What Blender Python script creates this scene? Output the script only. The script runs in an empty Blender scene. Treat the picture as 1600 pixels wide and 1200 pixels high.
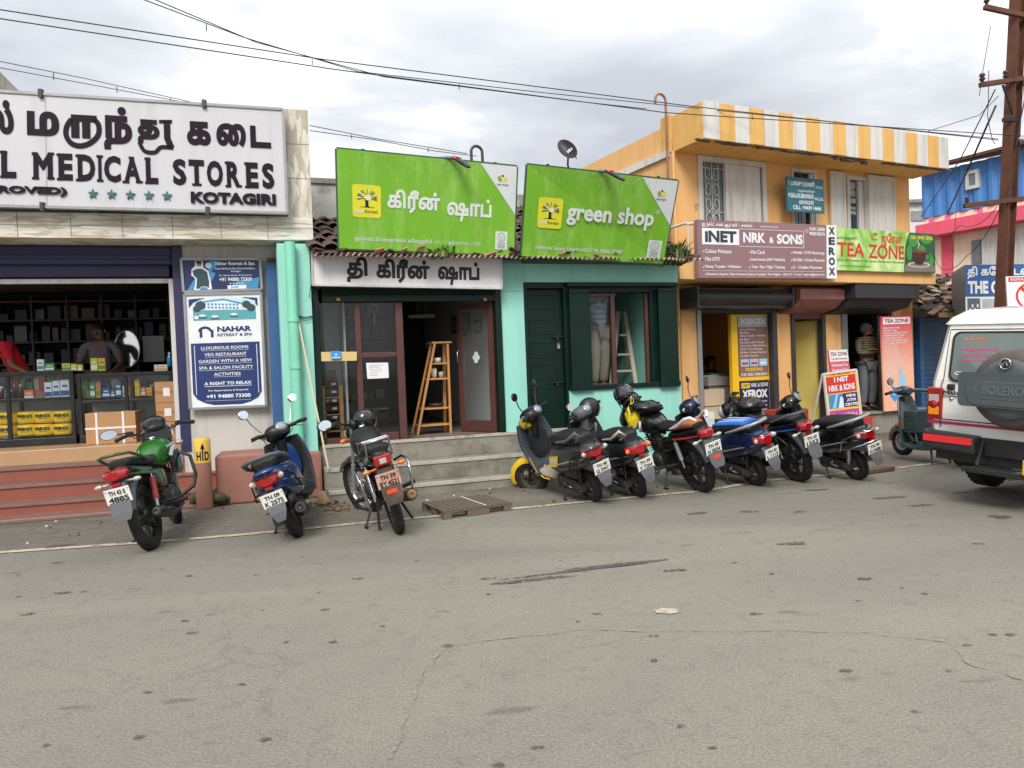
import bpy,math,random
import numpy as np
from mathutils import Matrix,Vector,Euler
from mathutils.geometry import delaunay_2d_cdt
random.seed(7)
S=bpy.context.scene
COL=S.collection
PI=math.pi
R_=math.radians
# camera
CAM_H,FPX,HZ0,ROLL=1.47,1150.0,26.2,R_(2.23)
PITCH=-math.atan(HZ0/FPX)
_F=Vector((0,math.cos(PITCH),math.sin(PITCH)))
_U0=Vector((0,-math.sin(PITCH),math.cos(PITCH)))
_R0=Vector((1,0,0))
_R=_R0*math.cos(ROLL)-_U0*math.sin(ROLL)
_U=_U0*math.cos(ROLL)+_R0*math.sin(ROLL)
CAM=Vector((0,0,CAM_H))
cam=bpy.data.objects.new('camera',bpy.data.cameras.new('camera'))
COL.objects.link(cam)
cm=Matrix(((_R.x,_U.x,-_F.x),(_R.y,_U.y,-_F.y),(_R.z,_U.z,-_F.z))).to_4x4()
cm.translation=CAM
cam.matrix_world=cm
cam.data.sensor_width=36.0
cam.data.lens=36.0*FPX/1600.0
cam.data.clip_start=0.05
cam.data.clip_end=6000
S.camera=cam
S.render.resolution_x,S.render.resolution_y=1024,768
# sky, sun, exposure
SUN_EL,SUN_AZ=R_(42),R_(188)
w=bpy.data.worlds.new('World');S.world=w;w.use_nodes=True
nt=w.node_tree;N=nt.nodes;Lk=nt.links
bg=N['Background']
sky=N.new('ShaderNodeTexSky');sky.sky_type='NISHITA';sky.sun_disc=False
sky.sun_elevation=SUN_EL;sky.sun_rotation=SUN_AZ;sky.dust_density=2.5
tc=N.new('ShaderNodeTexCoord')
mp=N.new('ShaderNodeMapping');mp.inputs['Scale'].default_value=(1.0,1.0,2.6);mp.inputs['Location'].default_value=(1.3,.4,.2)
Lk.new(tc.outputs['Generated'],mp.inputs['Vector'])
n1=N.new('ShaderNodeTexNoise');n1 .inputs['Scale'].default_value=1.9;n1 .inputs['Detail'].default_value=9;n1 .inputs['Roughness'].default_value=.55;n1 .inputs['Distortion'].default_value=.35
Lk.new(mp.outputs[0],n1 .inputs['Vector'])
cr=N.new('ShaderNodeValToRGB')
els=cr.color_ramp.elements
els[0].position=.38;els[0].color=(3.2,3.35,3.62,1)
els[1].position=.64;els[1].color=(7.1,7.1,7.1,1)
e=els.new(.53);e.color=(4.5,4.6,4.8,1)
Lk.new(n1 .outputs['Fac'],cr.inputs[0])
mx=N.new('ShaderNodeMix');mx.data_type='RGBA';mx.inputs[0].default_value=.93
sz_=N.new('ShaderNodeSeparateXYZ');Lk.new(tc.outputs['Generated'],sz_.inputs[0])
zr_=N.new('ShaderNodeMapRange');zr_.inputs[1].default_value=.25;zr_.inputs[2].default_value=.95;zr_.inputs[3].default_value=.86;zr_.inputs[4].default_value=1.7
Lk.new(sz_.outputs[2],zr_.inputs[0])
vz=N.new('ShaderNodeVectorMath');vz.operation='SCALE';Lk.new(cr.outputs[0],vz.inputs[0]);Lk.new(zr_.outputs[0],vz.inputs['Scale'])
Lk.new(sky.outputs[0],mx.inputs[6]);Lk.new(vz.outputs[0],mx.inputs[7])
Lk.new(mx.outputs[2],bg.inputs[0])
bg.inputs[1].default_value=.1
sun=bpy.data.objects.new('sun',bpy.data.lights.new('sun','SUN'))
COL.objects.link(sun)
sun.data.energy=1.45;sun.data.angle=R_(24);sun.data.color=(1,.965,.91)
sd=Vector((math.sin(SUN_AZ)*math.cos(SUN_EL),math.cos(SUN_AZ)*math.cos(SUN_EL),math.sin(SUN_EL)))
sun.rotation_euler=(-sd).to_track_quat('-Z','Y').to_euler()
sun.location=(0,-5,20)
S.view_settings.view_transform='Standard';S.view_settings.look='None'
S.view_settings.exposure=1.08;S.view_settings.gamma=1.0
# projection helpers (pixel of the 1600x1200 photograph -> world)
def ray(px,py):
 return _F*FPX+_R*(px-800)-_U*(py-600)
def on_z(px,py,z=0.0):
 d=ray(px,py);t=(z-CAM.z)/d.z
 return CAM+d*t
def on_d(px,py,D):
 d=ray(px,py);return CAM+d*(D/d.y)
class Fr:
 """vertical plane frame: s along facade, n into the building, z up"""
 def __init__(self,o,ang):
  self.o=Vector((o[0],o[1],0));self.a=R_(ang)
  self.ex=Vector((math.cos(self.a),math.sin(self.a),0));self.ey=Vector((-math.sin(self.a),math.cos(self.a),0))
  self.M=Matrix.Translation(self.o)@Matrix.Rotation(self.a,4,'Z')
 def at(self,px,py,n=0.0):
  d=ray(px,py);p0=self.o+self.ey*n
  t=(p0-CAM).dot(self.ey)/d.dot(self.ey)
  p=CAM+d*t
  return (p-self.o).dot(self.ex),p.z
 def s(self,px,py=500,n=0.0):return self.at(px,py,n)[0]
 def z(self,px,py,n=0.0):return self.at(px,py,n)[1]
 def P(self,px,py,n=0.0):
  s,z=self.at(px,py,n);return self.W(s,n,z)
 def W(self,s,n,z):return self.o+self.ex*s+self.ey*n+Vector((0,0,z))
 # materials
def srgb(r,g=None,b=None):
 if g is None:r,g,b=int(r[0:2],16),int(r[2:4],16),int(r[4:6],16)
 f=lambda c:(c/255/12.92)if c/255<=.04045 else ((c/255+.055)/1.055)**2.4
 return (f(r),f(g),f(b))
MATS={}
def mat(name,col=(.5,.5,.5),rough=.6,metal=0.0,var=.12,vs=3.0,bump=0.0,bs=40.0,dirt=0.0,dcol=(.05,.045,.04),ds=1.6,streak=False,coat=0.0,spec=.5,trans=0.0,emit=0.0,alpha=1.0,chip=None):
 if name in MATS:return MATS[name]
 m=bpy.data.materials.new(name);m.use_nodes=True
 t=m.node_tree;n=t.nodes;l=t.links;b=n['Principled BSDF']
 b.inputs['Roughness'].default_value=rough;b.inputs['Metallic'].default_value=metal
 b.inputs['Specular IOR Level'].default_value=spec
 b.inputs['Coat Weight'].default_value=coat;b.inputs['Coat Roughness'].default_value=.08
 b.inputs['Transmission Weight'].default_value=trans
 if alpha<1:b.inputs['Alpha'].default_value=alpha
 b.inputs['Base Color'].default_value=(*col,1)
 co=n.new('ShaderNodeTexCoord')
 if var or dirt:
  ns=n.new('ShaderNodeTexNoise');ns.inputs['Scale'].default_value=vs;ns.inputs['Detail'].default_value=6;ns.inputs['Roughness'].default_value=.65
  l.new(co.outputs['Object'],ns.inputs['Vector'])
  mr=n.new('ShaderNodeMapRange');mr.inputs[1].default_value=.25;mr.inputs[2].default_value=.75;mr.inputs[3].default_value=1-var;mr.inputs[4].default_value=1+var
  l.new(ns.outputs['Fac'],mr.inputs[0])
  vm=n.new('ShaderNodeVectorMath');vm.operation='SCALE';vm.inputs[0].default_value=col
  l.new(mr.outputs[0],vm.inputs['Scale'])
  out=vm.outputs[0]
  if dirt:
   mpn=n.new('ShaderNodeMapping');mpn.inputs['Scale'].default_value=(ds*4,ds*4,ds*.35)if streak else (ds,ds,ds)
   l.new(co.outputs['Object'],mpn.inputs['Vector'])
   n2=n.new('ShaderNodeTexNoise');n2 .inputs['Scale'].default_value=1.0;n2 .inputs['Detail'].default_value=9;n2 .inputs['Roughness'].default_value=.72
   l.new(mpn.outputs[0],n2 .inputs['Vector'])
   m2=n.new('ShaderNodeMapRange');m2 .inputs[1].default_value=.48;m2 .inputs[2].default_value=.7;m2 .inputs[3].default_value=0;m2 .inputs[4].default_value=dirt
   l.new(n2 .outputs['Fac'],m2 .inputs[0])
   mi=n.new('ShaderNodeMix');mi.data_type='RGBA';mi.inputs[7].default_value=(*dcol,1)
   l.new(m2 .outputs[0],mi.inputs[0]);l.new(out,mi.inputs[6]);out=mi.outputs[2]
   ra=n.new('ShaderNodeMath');ra.operation='MULTIPLY_ADD';ra.inputs[1].default_value=.3;ra.inputs[2].default_value=rough;ra.use_clamp=True
   l.new(m2 .outputs[0],ra.inputs[0]);l.new(ra.outputs[0],b.inputs['Roughness'])
  if chip:
   n3=n.new('ShaderNodeTexNoise');n3 .inputs['Scale'].default_value=chip[2];n3 .inputs['Detail'].default_value=10;n3 .inputs['Roughness'].default_value=.7
   l.new(co.outputs['Object'],n3 .inputs['Vector'])
   m3=n.new('ShaderNodeMapRange');m3 .inputs[1].default_value=.72-chip[0]*.2;m3 .inputs[2].default_value=.735-chip[0]*.2;m3 .inputs[3].default_value=0;m3 .inputs[4].default_value=.85
   l.new(n3 .outputs['Fac'],m3 .inputs[0])
   mj=n.new('ShaderNodeMix');mj.data_type='RGBA';mj.inputs[7].default_value=(*chip[1],1)
   l.new(m3 .outputs[0],mj.inputs[0]);l.new(out,mj.inputs[6]);out=mj.outputs[2]
  l.new(out,b.inputs['Base Color'])
 if bump:
  nb=n.new('ShaderNodeTexNoise');nb.inputs['Scale'].default_value=bs;nb.inputs['Detail'].default_value=5
  l.new(co.outputs['Object'],nb.inputs['Vector'])
  bp=n.new('ShaderNodeBump');bp.inputs['Strength'].default_value=bump;bp.inputs['Distance'].default_value=.01
  l.new(nb.outputs['Fac'],bp.inputs['Height']);l.new(bp.outputs[0],b.inputs['Normal'])
 if emit:
  b.inputs['Emission Color'].default_value=(*col,1);b.inputs['Emission Strength'].default_value=emit
 MATS[name]=m
 return m
def flat(name,col=(.5,.5,.5),rough=.45):return mat(name,col,rough,var=.05,vs=8,dirt=.12,ds=5)
def glass_mat(name,tint=(.9,.95,.95),refl=.12,base=0.0):
 """window pane: mostly see-through, some mirror reflection, a little film of dust or painted glare"""
 if name in MATS:return MATS[name]
 m=bpy.data.materials.new(name);m.use_nodes=True
 t=m.node_tree;n=t.nodes;l=t.links;n.remove(n['Principled BSDF'])
 tr=n.new('ShaderNodeBsdfTransparent');tr.inputs[0].default_value=(*tint,1)
 gl=n.new('ShaderNodeBsdfGlossy');gl.inputs['Roughness'].default_value=.03;gl.inputs[0].default_value=(.55,.57,.58,1)
 df=n.new('ShaderNodeBsdfDiffuse');df.inputs[0].default_value=(.45,.46,.46,1)
 fr=n.new('ShaderNodeFresnel');fr.inputs[0].default_value=1.5
 ad=n.new('ShaderNodeMath');ad.operation='MULTIPLY_ADD';ad.use_clamp=True;ad.inputs[1].default_value=.5;ad.inputs[2].default_value=refl
 l.new(fr.outputs[0],ad.inputs[0])
 m0=n.new('ShaderNodeMixShader');m0 .inputs[0].default_value=base
 l.new(tr.outputs[0],m0 .inputs[1]);l.new(df.outputs[0],m0 .inputs[2])
 m1=n.new('ShaderNodeMixShader');l.new(ad.outputs[0],m1 .inputs[0]);l.new(m0 .outputs[0],m1 .inputs[1]);l.new(gl.outputs[0],m1 .inputs[2])
 l.new(m1 .outputs[0],n['Material Output'].inputs[0])
 MATS[name]=m;return m
 # mesh builder
class MB:
 def __init__(self,M=None):
  self.v,self.f,self.mi,self.sm=[],[],[],[]
  self.M=M or Matrix.Identity(4);self.m=0;self.s=False
 def add(self,vs,fs,m=None,s=None):
  k=len(self.v)
  self.v+=[self.M@Vector(p)for p in vs]
  for q in fs:
   self.f.append([k+i for i in q]);self.mi.append(self.m if m is None else m);self.sm.append(self.s if s is None else s)
  return self
 def box(self,x0,x1,y0,y1,z0,z1,m=None):
  if x0>x1:x0,x1=x1,x0
  if y0>y1:y0,y1=y1,y0
  if z0>z1:z0,z1=z1,z0
  v=[(x0,y0,z0),(x1,y0,z0),(x1,y1,z0),(x0,y1,z0),(x0,y0,z1),(x1,y0,z1),(x1,y1,z1),(x0,y1,z1)]
  return self.add(v,[(0,3,2,1),(4,5,6,7),(0,1,5,4),(1,2,6,5),(2,3,7,6),(3,0,4,7)],m,False)
 def obox(self,c,size,rot=None,m=None):
  old=self.M;self.M=old@Matrix.Translation(Vector(c))@(rot.to_4x4()if rot is not None else Matrix.Identity(4))
  a,b,d=size[0]/2,size[1]/2,size[2]/2
  self.box(-a,a,-b,b,-d,d,m);self.M=old;return self
 def bar(self,p,q,w,h,up=(0,0,1),m=None):
  """rectangular bar from p to q"""
  p,q=Vector(p),Vector(q);d=(q-p).normalized();u=Vector(up)
  sx=d.cross(u)
  if sx.length<1e-4:sx=d.cross(Vector((1,0,0)))
  sx.normalize();uy=sx.cross(d)
  a,b=sx*w/2,uy*h/2
  v=[p-a-b,p+a-b,p+a+b,p-a+b,q-a-b,q+a-b,q+a+b,q-a+b]
  return self.add(v,[(0,1,2,3),(7,6,5,4),(0,4,5,1),(1,5,6,2),(2,6,7,3),(3,7,4,0)],m,False)
 def tube(self,pts,r,n=8,closed=False,m=None,caps=True,flat_=1.0):
  pts=[Vector(p)for p in pts];k=len(pts)
  rr=r if isinstance(r,(list,tuple))else [r]*k
  vs=[];nrm=None
  for i in range(k):
   a=pts[i-1]if (i or closed)else pts[i];b=pts[(i+1)%k]if (i<k-1 or closed)else pts[i]
   t=(b-a).normalized()
   if nrm is None:
    h=Vector((0,0,1))if abs(t.z)<.9 else Vector((1,0,0));nrm=(h-t*h.dot(t)).normalized()
   else:
    nrm=(nrm-t*nrm.dot(t));nrm=nrm.normalized()if nrm.length>1e-6 else Vector((1,0,0))
   bn=t.cross(nrm)
   for j in range(n):
    an=2*PI*j/n
    vs.append(pts[i]+(nrm*math.cos(an)*flat_+bn*math.sin(an))*rr[i])
  fs=[]
  for i in range(k if closed else k-1):
   i2=(i+1)%k
   for j in range(n):
    j2=(j+1)%n;fs.append((i*n+j,i*n+j2,i2*n+j2,i2*n+j))
  self.add(vs,fs,m,True)
  if caps and not closed:
   self.add(vs[:n],[tuple(range(n-1,-1,-1))],m,False);self.add(vs[-n:],[tuple(range(n))],m,False)
  return self
 def lathe(self,c,axis,prof,n=24,m=None,arc=None,smooth=True):
  """prof: list of (radius, offset along axis)"""
  c,ax=Vector(c),Vector(axis).normalized()
  h=Vector((0,0,1))if abs(ax.z)<.9 else Vector((1,0,0));u=(h-ax*h.dot(ax)).normalized();vv=ax.cross(u)
  a0,a1=arc if arc else (0,2*PI);full=arc is None;k=n if full else n+1
  vs=[]
  for (r,o)in prof:
   for j in range(k):
    t=a0+(a1-a0)*j/n
    vs.append(c+ax*o+(u*math.cos(t)+vv*math.sin(t))*r)
  fs=[]
  for i in range(len(prof)-1):
   for j in range(n):
    j2=(j+1)%k;fs.append((i*k+j,i*k+j2,(i+1)*k+j2,(i+1)*k+j))
  return self.add(vs,fs,m,smooth)
 def ell(self,c,r,rot=None,nu=14,nv=9,m=None,cut=None):
  c=Vector(c);vs=[];fs=[]
  lo=-PI/2 if cut is None else cut
  for i in range(nv+1):
   a=lo+(PI/2-lo)*i/nv
   for j in range(nu):
    b=2*PI*j/nu
    p=Vector((r[0]*math.cos(a)*math.cos(b),r[1]*math.cos(a)*math.sin(b),r[2]*math.sin(a)))
    vs.append(c+(rot@p if rot is not None else p))
  for i in range(nv):
   for j in range(nu):
    j2=(j+1)%nu;fs.append((i*nu+j,i*nu+j2,(i+1)*nu+j2,(i+1)*nu+j))
  return self.add(vs,fs,m,True)
 def loft(self,rings,caps=True,m=None,smooth=True):
  n=len(rings[0]);vs=[p for r in rings for p in r];fs=[]
  for i in range(len(rings)-1):
   for j in range(n):
    j2=(j+1)%n;fs.append((i*n+j,i*n+j2,(i+1)*n+j2,(i+1)*n+j))
  self.add(vs,fs,m,smooth)
  if caps:
   self.add(rings[0],[tuple(range(n-1,-1,-1))],m,False);self.add(rings[-1],[tuple(range(n))],m,False)
  return self
 def loftx(self,secs,n=16,e=2.6,m=None,yc=0.0):
  """secs: (x, half width, z0, z1[, exponent]) superellipse sections in the yz plane"""
  rings=[]
  for q in secs:
   x,hw,z0,z1=q[:4];ee=q[4]if len(q)>4 else e;y0=q[5]if len(q)>5 else yc
   r=[]
   for j in range(n):
    a=2*PI*j/n;ca,sa=math.cos(a),math.sin(a)
    r.append(Vector((x,y0+hw*math.copysign(abs(ca)**(2/ee),ca),(z0+z1)/2+(z1-z0)/2*math.copysign(abs(sa)**(2/ee),sa))))
   rings.append(r)
  return self.loft(rings,True,m)
 def prism(self,poly,ext,m=None):
  """poly: list of 3D points, extruded by vector ext"""
  n=len(poly);a=[Vector(p)for p in poly];e_=Vector(ext);b=[p+e_ for p in a]
  fs=[tuple(range(n-1,-1,-1)),tuple(range(n,2*n))]+[(i,(i+1)%n,n+(i+1)%n,n+i)for i in range(n)]
  return self.add(a+b,fs,m,False)
 def face(self,pts,m=None):return self.add(pts,[tuple(range(len(pts)))],m,False)
 def build(self,name,mats,parent=None,space=None,bevel=0.0,seg=2,sub=0,loc=None,fixn=True):
  """space: matrix of the coordinates the verts are in (world); default = local of the thing's root"""
  if not isinstance(mats,(list,tuple)):mats=[mats]
  vs=self.v
  if parent is not None:
   root=parent
   while root.parent:root=root.parent
   if space is not None:
    T=root_matrix(root).inverted()@space;vs=[T@p for p in vs]
  else:
   if space is not None:vs=[space@p for p in vs]
   if loc is None:
    lo=[min(p[i]for p in vs)for i in range(3)];hi=[max(p[i]for p in vs)for i in range(3)]
    loc=Vector(((lo[0]+hi[0])/2,(lo[1]+hi[1])/2,lo[2]))
   vs=[p-loc for p in vs]
  me=bpy.data.meshes.new(name)
  me.from_pydata([tuple(p)for p in vs],[],self.f)
  for q in mats:me.materials.append(q)
  me.polygons.foreach_set('material_index',self.mi)
  me.polygons.foreach_set('use_smooth',self.sm)
  me.update()
  o=bpy.data.objects.new(name,me);COL.objects.link(o)
  if parent is not None:o.parent=parent
  else:o.location=loc
  if bevel:
   bv=o.modifiers.new('bevel','BEVEL');bv.width=bevel;bv.segments=seg;bv.limit_method='ANGLE';bv.angle_limit=R_(50)
   bv.harden_normals=False
  if sub:
   sb=o.modifiers.new('sub','SUBSURF');sb.levels=sb.render_levels=sub
  return o
ID4=Matrix.Identity(4)
def root_matrix(o):
 return Matrix.Translation(o.location)@o.rotation_euler.to_matrix().to_4x4()@Matrix.Diagonal((*o.scale,1))
def tag(o,label,cat,group=None,kind=None):
 if label:o['label']=label
 if cat:o['category']=cat
 if group:o['group']=group
 if kind:o['kind']=kind
 return o
def thing(name,label,cat,loc=(0,0,0),rot=(0,0,0),group=None):
 o=bpy.data.objects.new(name,None);COL.objects.link(o)
 o.empty_display_size=.1
 o.location=loc;o.rotation_euler=rot if isinstance(rot,(tuple,list))else (0,0,rot)
 return tag(o,label,cat,group)
def copy_thing(src,loc,rotz=None,label=None,group=None):
 def cp(o,par):
  c=o.copy();COL.objects.link(c);c.parent=par
  for ch in o.children:cp(ch,c)
  return c
 c=cp(src,None);c.location=loc
 if rotz is not None:c.rotation_euler=(src.rotation_euler[0],src.rotation_euler[1],rotz)
 if label:c['label']=label
 if group:c['group']=group
 return c
 # lettering: text outlines filled by winding number
_TX={}
def text2d(body,bold=0.0,res=3):
 key=(body,bold,res)
 if key in _TX:return _TX[key]
 c=bpy.data.curves.new('lettering','FONT');c.body=body
 ob=bpy.data.objects.new('lettering',c)
 cu=ob.to_curve(bpy.context.evaluated_depsgraph_get())
 loops=[]
 for sp in cu.splines:
  bp=sp.bezier_points;n=len(bp);pts=[]
  for i in range(n):
   a,b=bp[i],bp[(i+1)%n]
   p0,p1,p2,p3=a.co.xy,a.handle_right.xy,b.handle_left.xy,b.co.xy
   d=p3-p0
   straight=abs(d.cross(p1-p0))<1e-4 and abs(d.cross(p2-p0))<1e-4
   k=1 if straight else res
   for j in range(k):
    t=j/k;u=1-t
    pts.append(p0*u**3+p1*3*u*u*t+p2*3*u*t*t+p3*t**3)
  q=[]
  for p in pts:
   if not q or (p-q[-1]).length>1e-4:q.append(p)
  if len(q)>2 and (q[0]-q[-1]).length<1e-4:q.pop()
  if len(q)>2:loops.append(q)
 ob.to_curve_clear();bpy.data.objects.remove(ob);bpy.data.curves.remove(c)
 if not loops:return None
 big=max(loops,key=lambda q:abs(sum(q[i].x*q[(i+1)%len(q)].y-q[(i+1)%len(q)].x*q[i].y for i in range(len(q)))))
 sgn=1 if sum(big[i].x*big[(i+1)%len(big)].y-big[(i+1)%len(big)].x*big[i].y for i in range(len(big)))>0 else -1
 if bold:
  nl=[]
  for q in loops:
   n=len(q);o=[]
   for i in range(n):
    a=(q[i]-q[i-1]);b=(q[(i+1)%n]-q[i])
    na=Vector((a.y,-a.x)).normalized()*sgn;nb=Vector((b.y,-b.x)).normalized()*sgn
    nn=na+nb
    if nn.length<.3:nn=nb
    else:nn=nn.normalized()*min(1.0/max(.5,nn.normalized().dot(na)),1.6)
    o.append(q[i]+nn*bold)
   nl.append(o)
  loops=nl
 _TX[key]=fill_loops(loops)
 return _TX[key]
def fill_loops(loops):
 V,Eg,A,B=[],[],[],[]
 for q in loops:
  k=len(V);n=len(q);V+=[Vector((p[0],p[1]))for p in q]
  for i in range(n):
   Eg.append((k+i,k+(i+1)%n));A.append(q[i]);B.append(q[(i+1)%n])
 vs,es,fs,*_=delaunay_2d_cdt(V,Eg,[],0,1e-6)
 A=np.array([(p[0],p[1])for p in A]);B=np.array([(p[0],p[1])for p in B])
 P=np.array([(p.x,p.y)for p in vs]);Fc=np.array([f for f in fs if len(f)==3])
 C=P[Fc].mean(axis=1)
 up=(A[None,:,1]<=C[:,None,1])&(B[None,:,1]>C[:,None,1])
 dn=(A[None,:,1]>C[:,None,1])&(B[None,:,1]<=C[:,None,1])
 cr_=(B[:,0]-A[:,0])[None]*(C[:,None,1]-A[None,:,1])-(C[:,None,0]-A[None,:,0])*(B[:,1]-A[:,1])[None]
 wn=(up&(cr_>0)).sum(1)-(dn&(cr_<0)).sum(1)
 keep=Fc[wn!=0]
 used=np.unique(keep);mp_={int(a):i for i,a in enumerate(used)}
 P=P[used];keep=[tuple(mp_[int(i)]for i in f)for f in keep]
 out=[]
 for f in keep:
  a,b,c=P[f[0]],P[f[1]],P[f[2]]
  out.append(f if (b[0]-a[0])*(c[1]-a[1])-(b[1]-a[1])*(c[0]-a[0])>0 else (f[0],f[2],f[1]))
 return P,out
class Quad:
 """bilinear patch: corners bottom-left, bottom-right, top-right, top-left (3D); nrm points to the viewer"""
 def __init__(self,bl,br,tr,tl):
  self.bl,self.br,self.tr,self.tl=map(Vector,(bl,br,tr,tl))
  self.n=((self.br-self.bl).cross(self.tl-self.bl)).normalized()
  self.w=((self.br-self.bl).length+(self.tr-self.tl).length)/2;self.h=((self.tl-self.bl).length+(self.tr-self.br).length)/2
 def p(self,u,v,o=0.0):
  return (self.bl*(1-u)+self.br*u)*(1-v)+(self.tl*(1-u)+self.tr*u)*v+self.n*o
 def sub(self,u0,v0,u1,v1):return Quad(self.p(u0,v0),self.p(u1,v0),self.p(u1,v1),self.p(u0,v1))
def put2d(mb,Q,P,tris,box,off,thick,m,uvb=None):
 u0,v0,u1,v1=box
 lo,hi=(P.min(0),P.max(0))if uvb is None else uvb
 sx,sy=(u1-u0)/max(1e-6,hi[0]-lo[0]),(v1-v0)/max(1e-6,hi[1]-lo[1])
 uv=[(u0+(p[0]-lo[0])*sx,v0+(p[1]-lo[1])*sy)for p in P]
 if thick:
  ed={}
  for f in tris:
   for a,b in ((f[0],f[1]),(f[1],f[2]),(f[2],f[0])):ed[(a,b)]=1
  bd=[(a,b)for (a,b)in ed if (b,a)not in ed]
  n=len(uv)
  vs=[Q.p(u,v,off+thick)for u,v in uv]+[Q.p(u,v,off)for u,v in uv]
  mb.add(vs,list(tris)+[(b,a,a+n,b+n)for a,b in bd],m,False)
 else:
  mb.add([Q.p(u,v,off)for u,v in uv],tris,m,False)
def put(mb,Q,body,u0,v0,u1,v1,m=0,bold=0.0,off=.004,thick=0.0,res=3,fit=None):
 """text stretched into the box; fit='l','c','r' keeps natural width at the box height instead"""
 t=text2d(body,bold,res)
 if t is None:return
 P,tris=t
 if fit:
  asp=(P[:,0].max()-P[:,0].min())/(P[:,1].max()-P[:,1].min())
  wd=min((v1-v0)*Q.h*asp/Q.w,u1-u0)
  if fit=='c':c=(u0+u1)/2;u0,u1=c-wd/2,c+wd/2
  elif fit=='r':u0=u1-wd
  else:u1=u0+wd
 put2d(mb,Q,P,tris,(u0,v0,u1,v1),off,thick,m)
def poly(mb,Q,pts,m=0,off=.003,thick=0.0):
 P,tris=fill_loops([[Vector(p)for p in pts]])
 put2d(mb,Q,P,tris,(0,0,1,1),off,thick,m,((0,0),(1,1)))
def rect(mb,Q,u0,v0,u1,v1,m=0,off=.003):mb.face([Q.p(u0,v0,off),Q.p(u1,v0,off),Q.p(u1,v1,off),Q.p(u0,v1,off)],m)
def disc(mb,Q,cu,cv,ru,rv,m=0,off=.003,n=20,a0=0,a1=2*PI):
 mb.face([Q.p(cu+ru*math.cos(a0+(a1-a0)*i/n),cv+rv*math.sin(a0+(a1-a0)*i/n),off)for i in range(n)],m)
def ring(mb,Q,cu,cv,ru,rv,t,m=0,off=.003,n=24):
 for i in range(n):
  a,b=2*PI*i/n,2*PI*(i+1)/n
  mb.face([Q.p(cu+ru*math.cos(a),cv+rv*math.sin(a),off),Q.p(cu+ru*math.cos(b),cv+rv*math.sin(b),off),Q.p(cu+ru*(1-t)*math.cos(b),cv+rv*(1-t)*math.sin(b),off),Q.p(cu+ru*(1-t)*math.cos(a),cv+rv*(1-t)*math.sin(a),off)],m)
def panel(name,label,cat,Q,mats,thick=.04,group=None,parent=None,bevel=0.0,border=None,kind=None):
 """a flat board standing as its own thing: mesh root with thickness behind the quad"""
 mb=MB()
 mb.prism([Q.bl,Q.br,Q.tr,Q.tl],-Q.n*thick)
 o=mb.build(name,mats,parent,ID4,bevel=bevel)
 if parent is None:tag(o,label,cat,group,kind)
 return o
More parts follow.
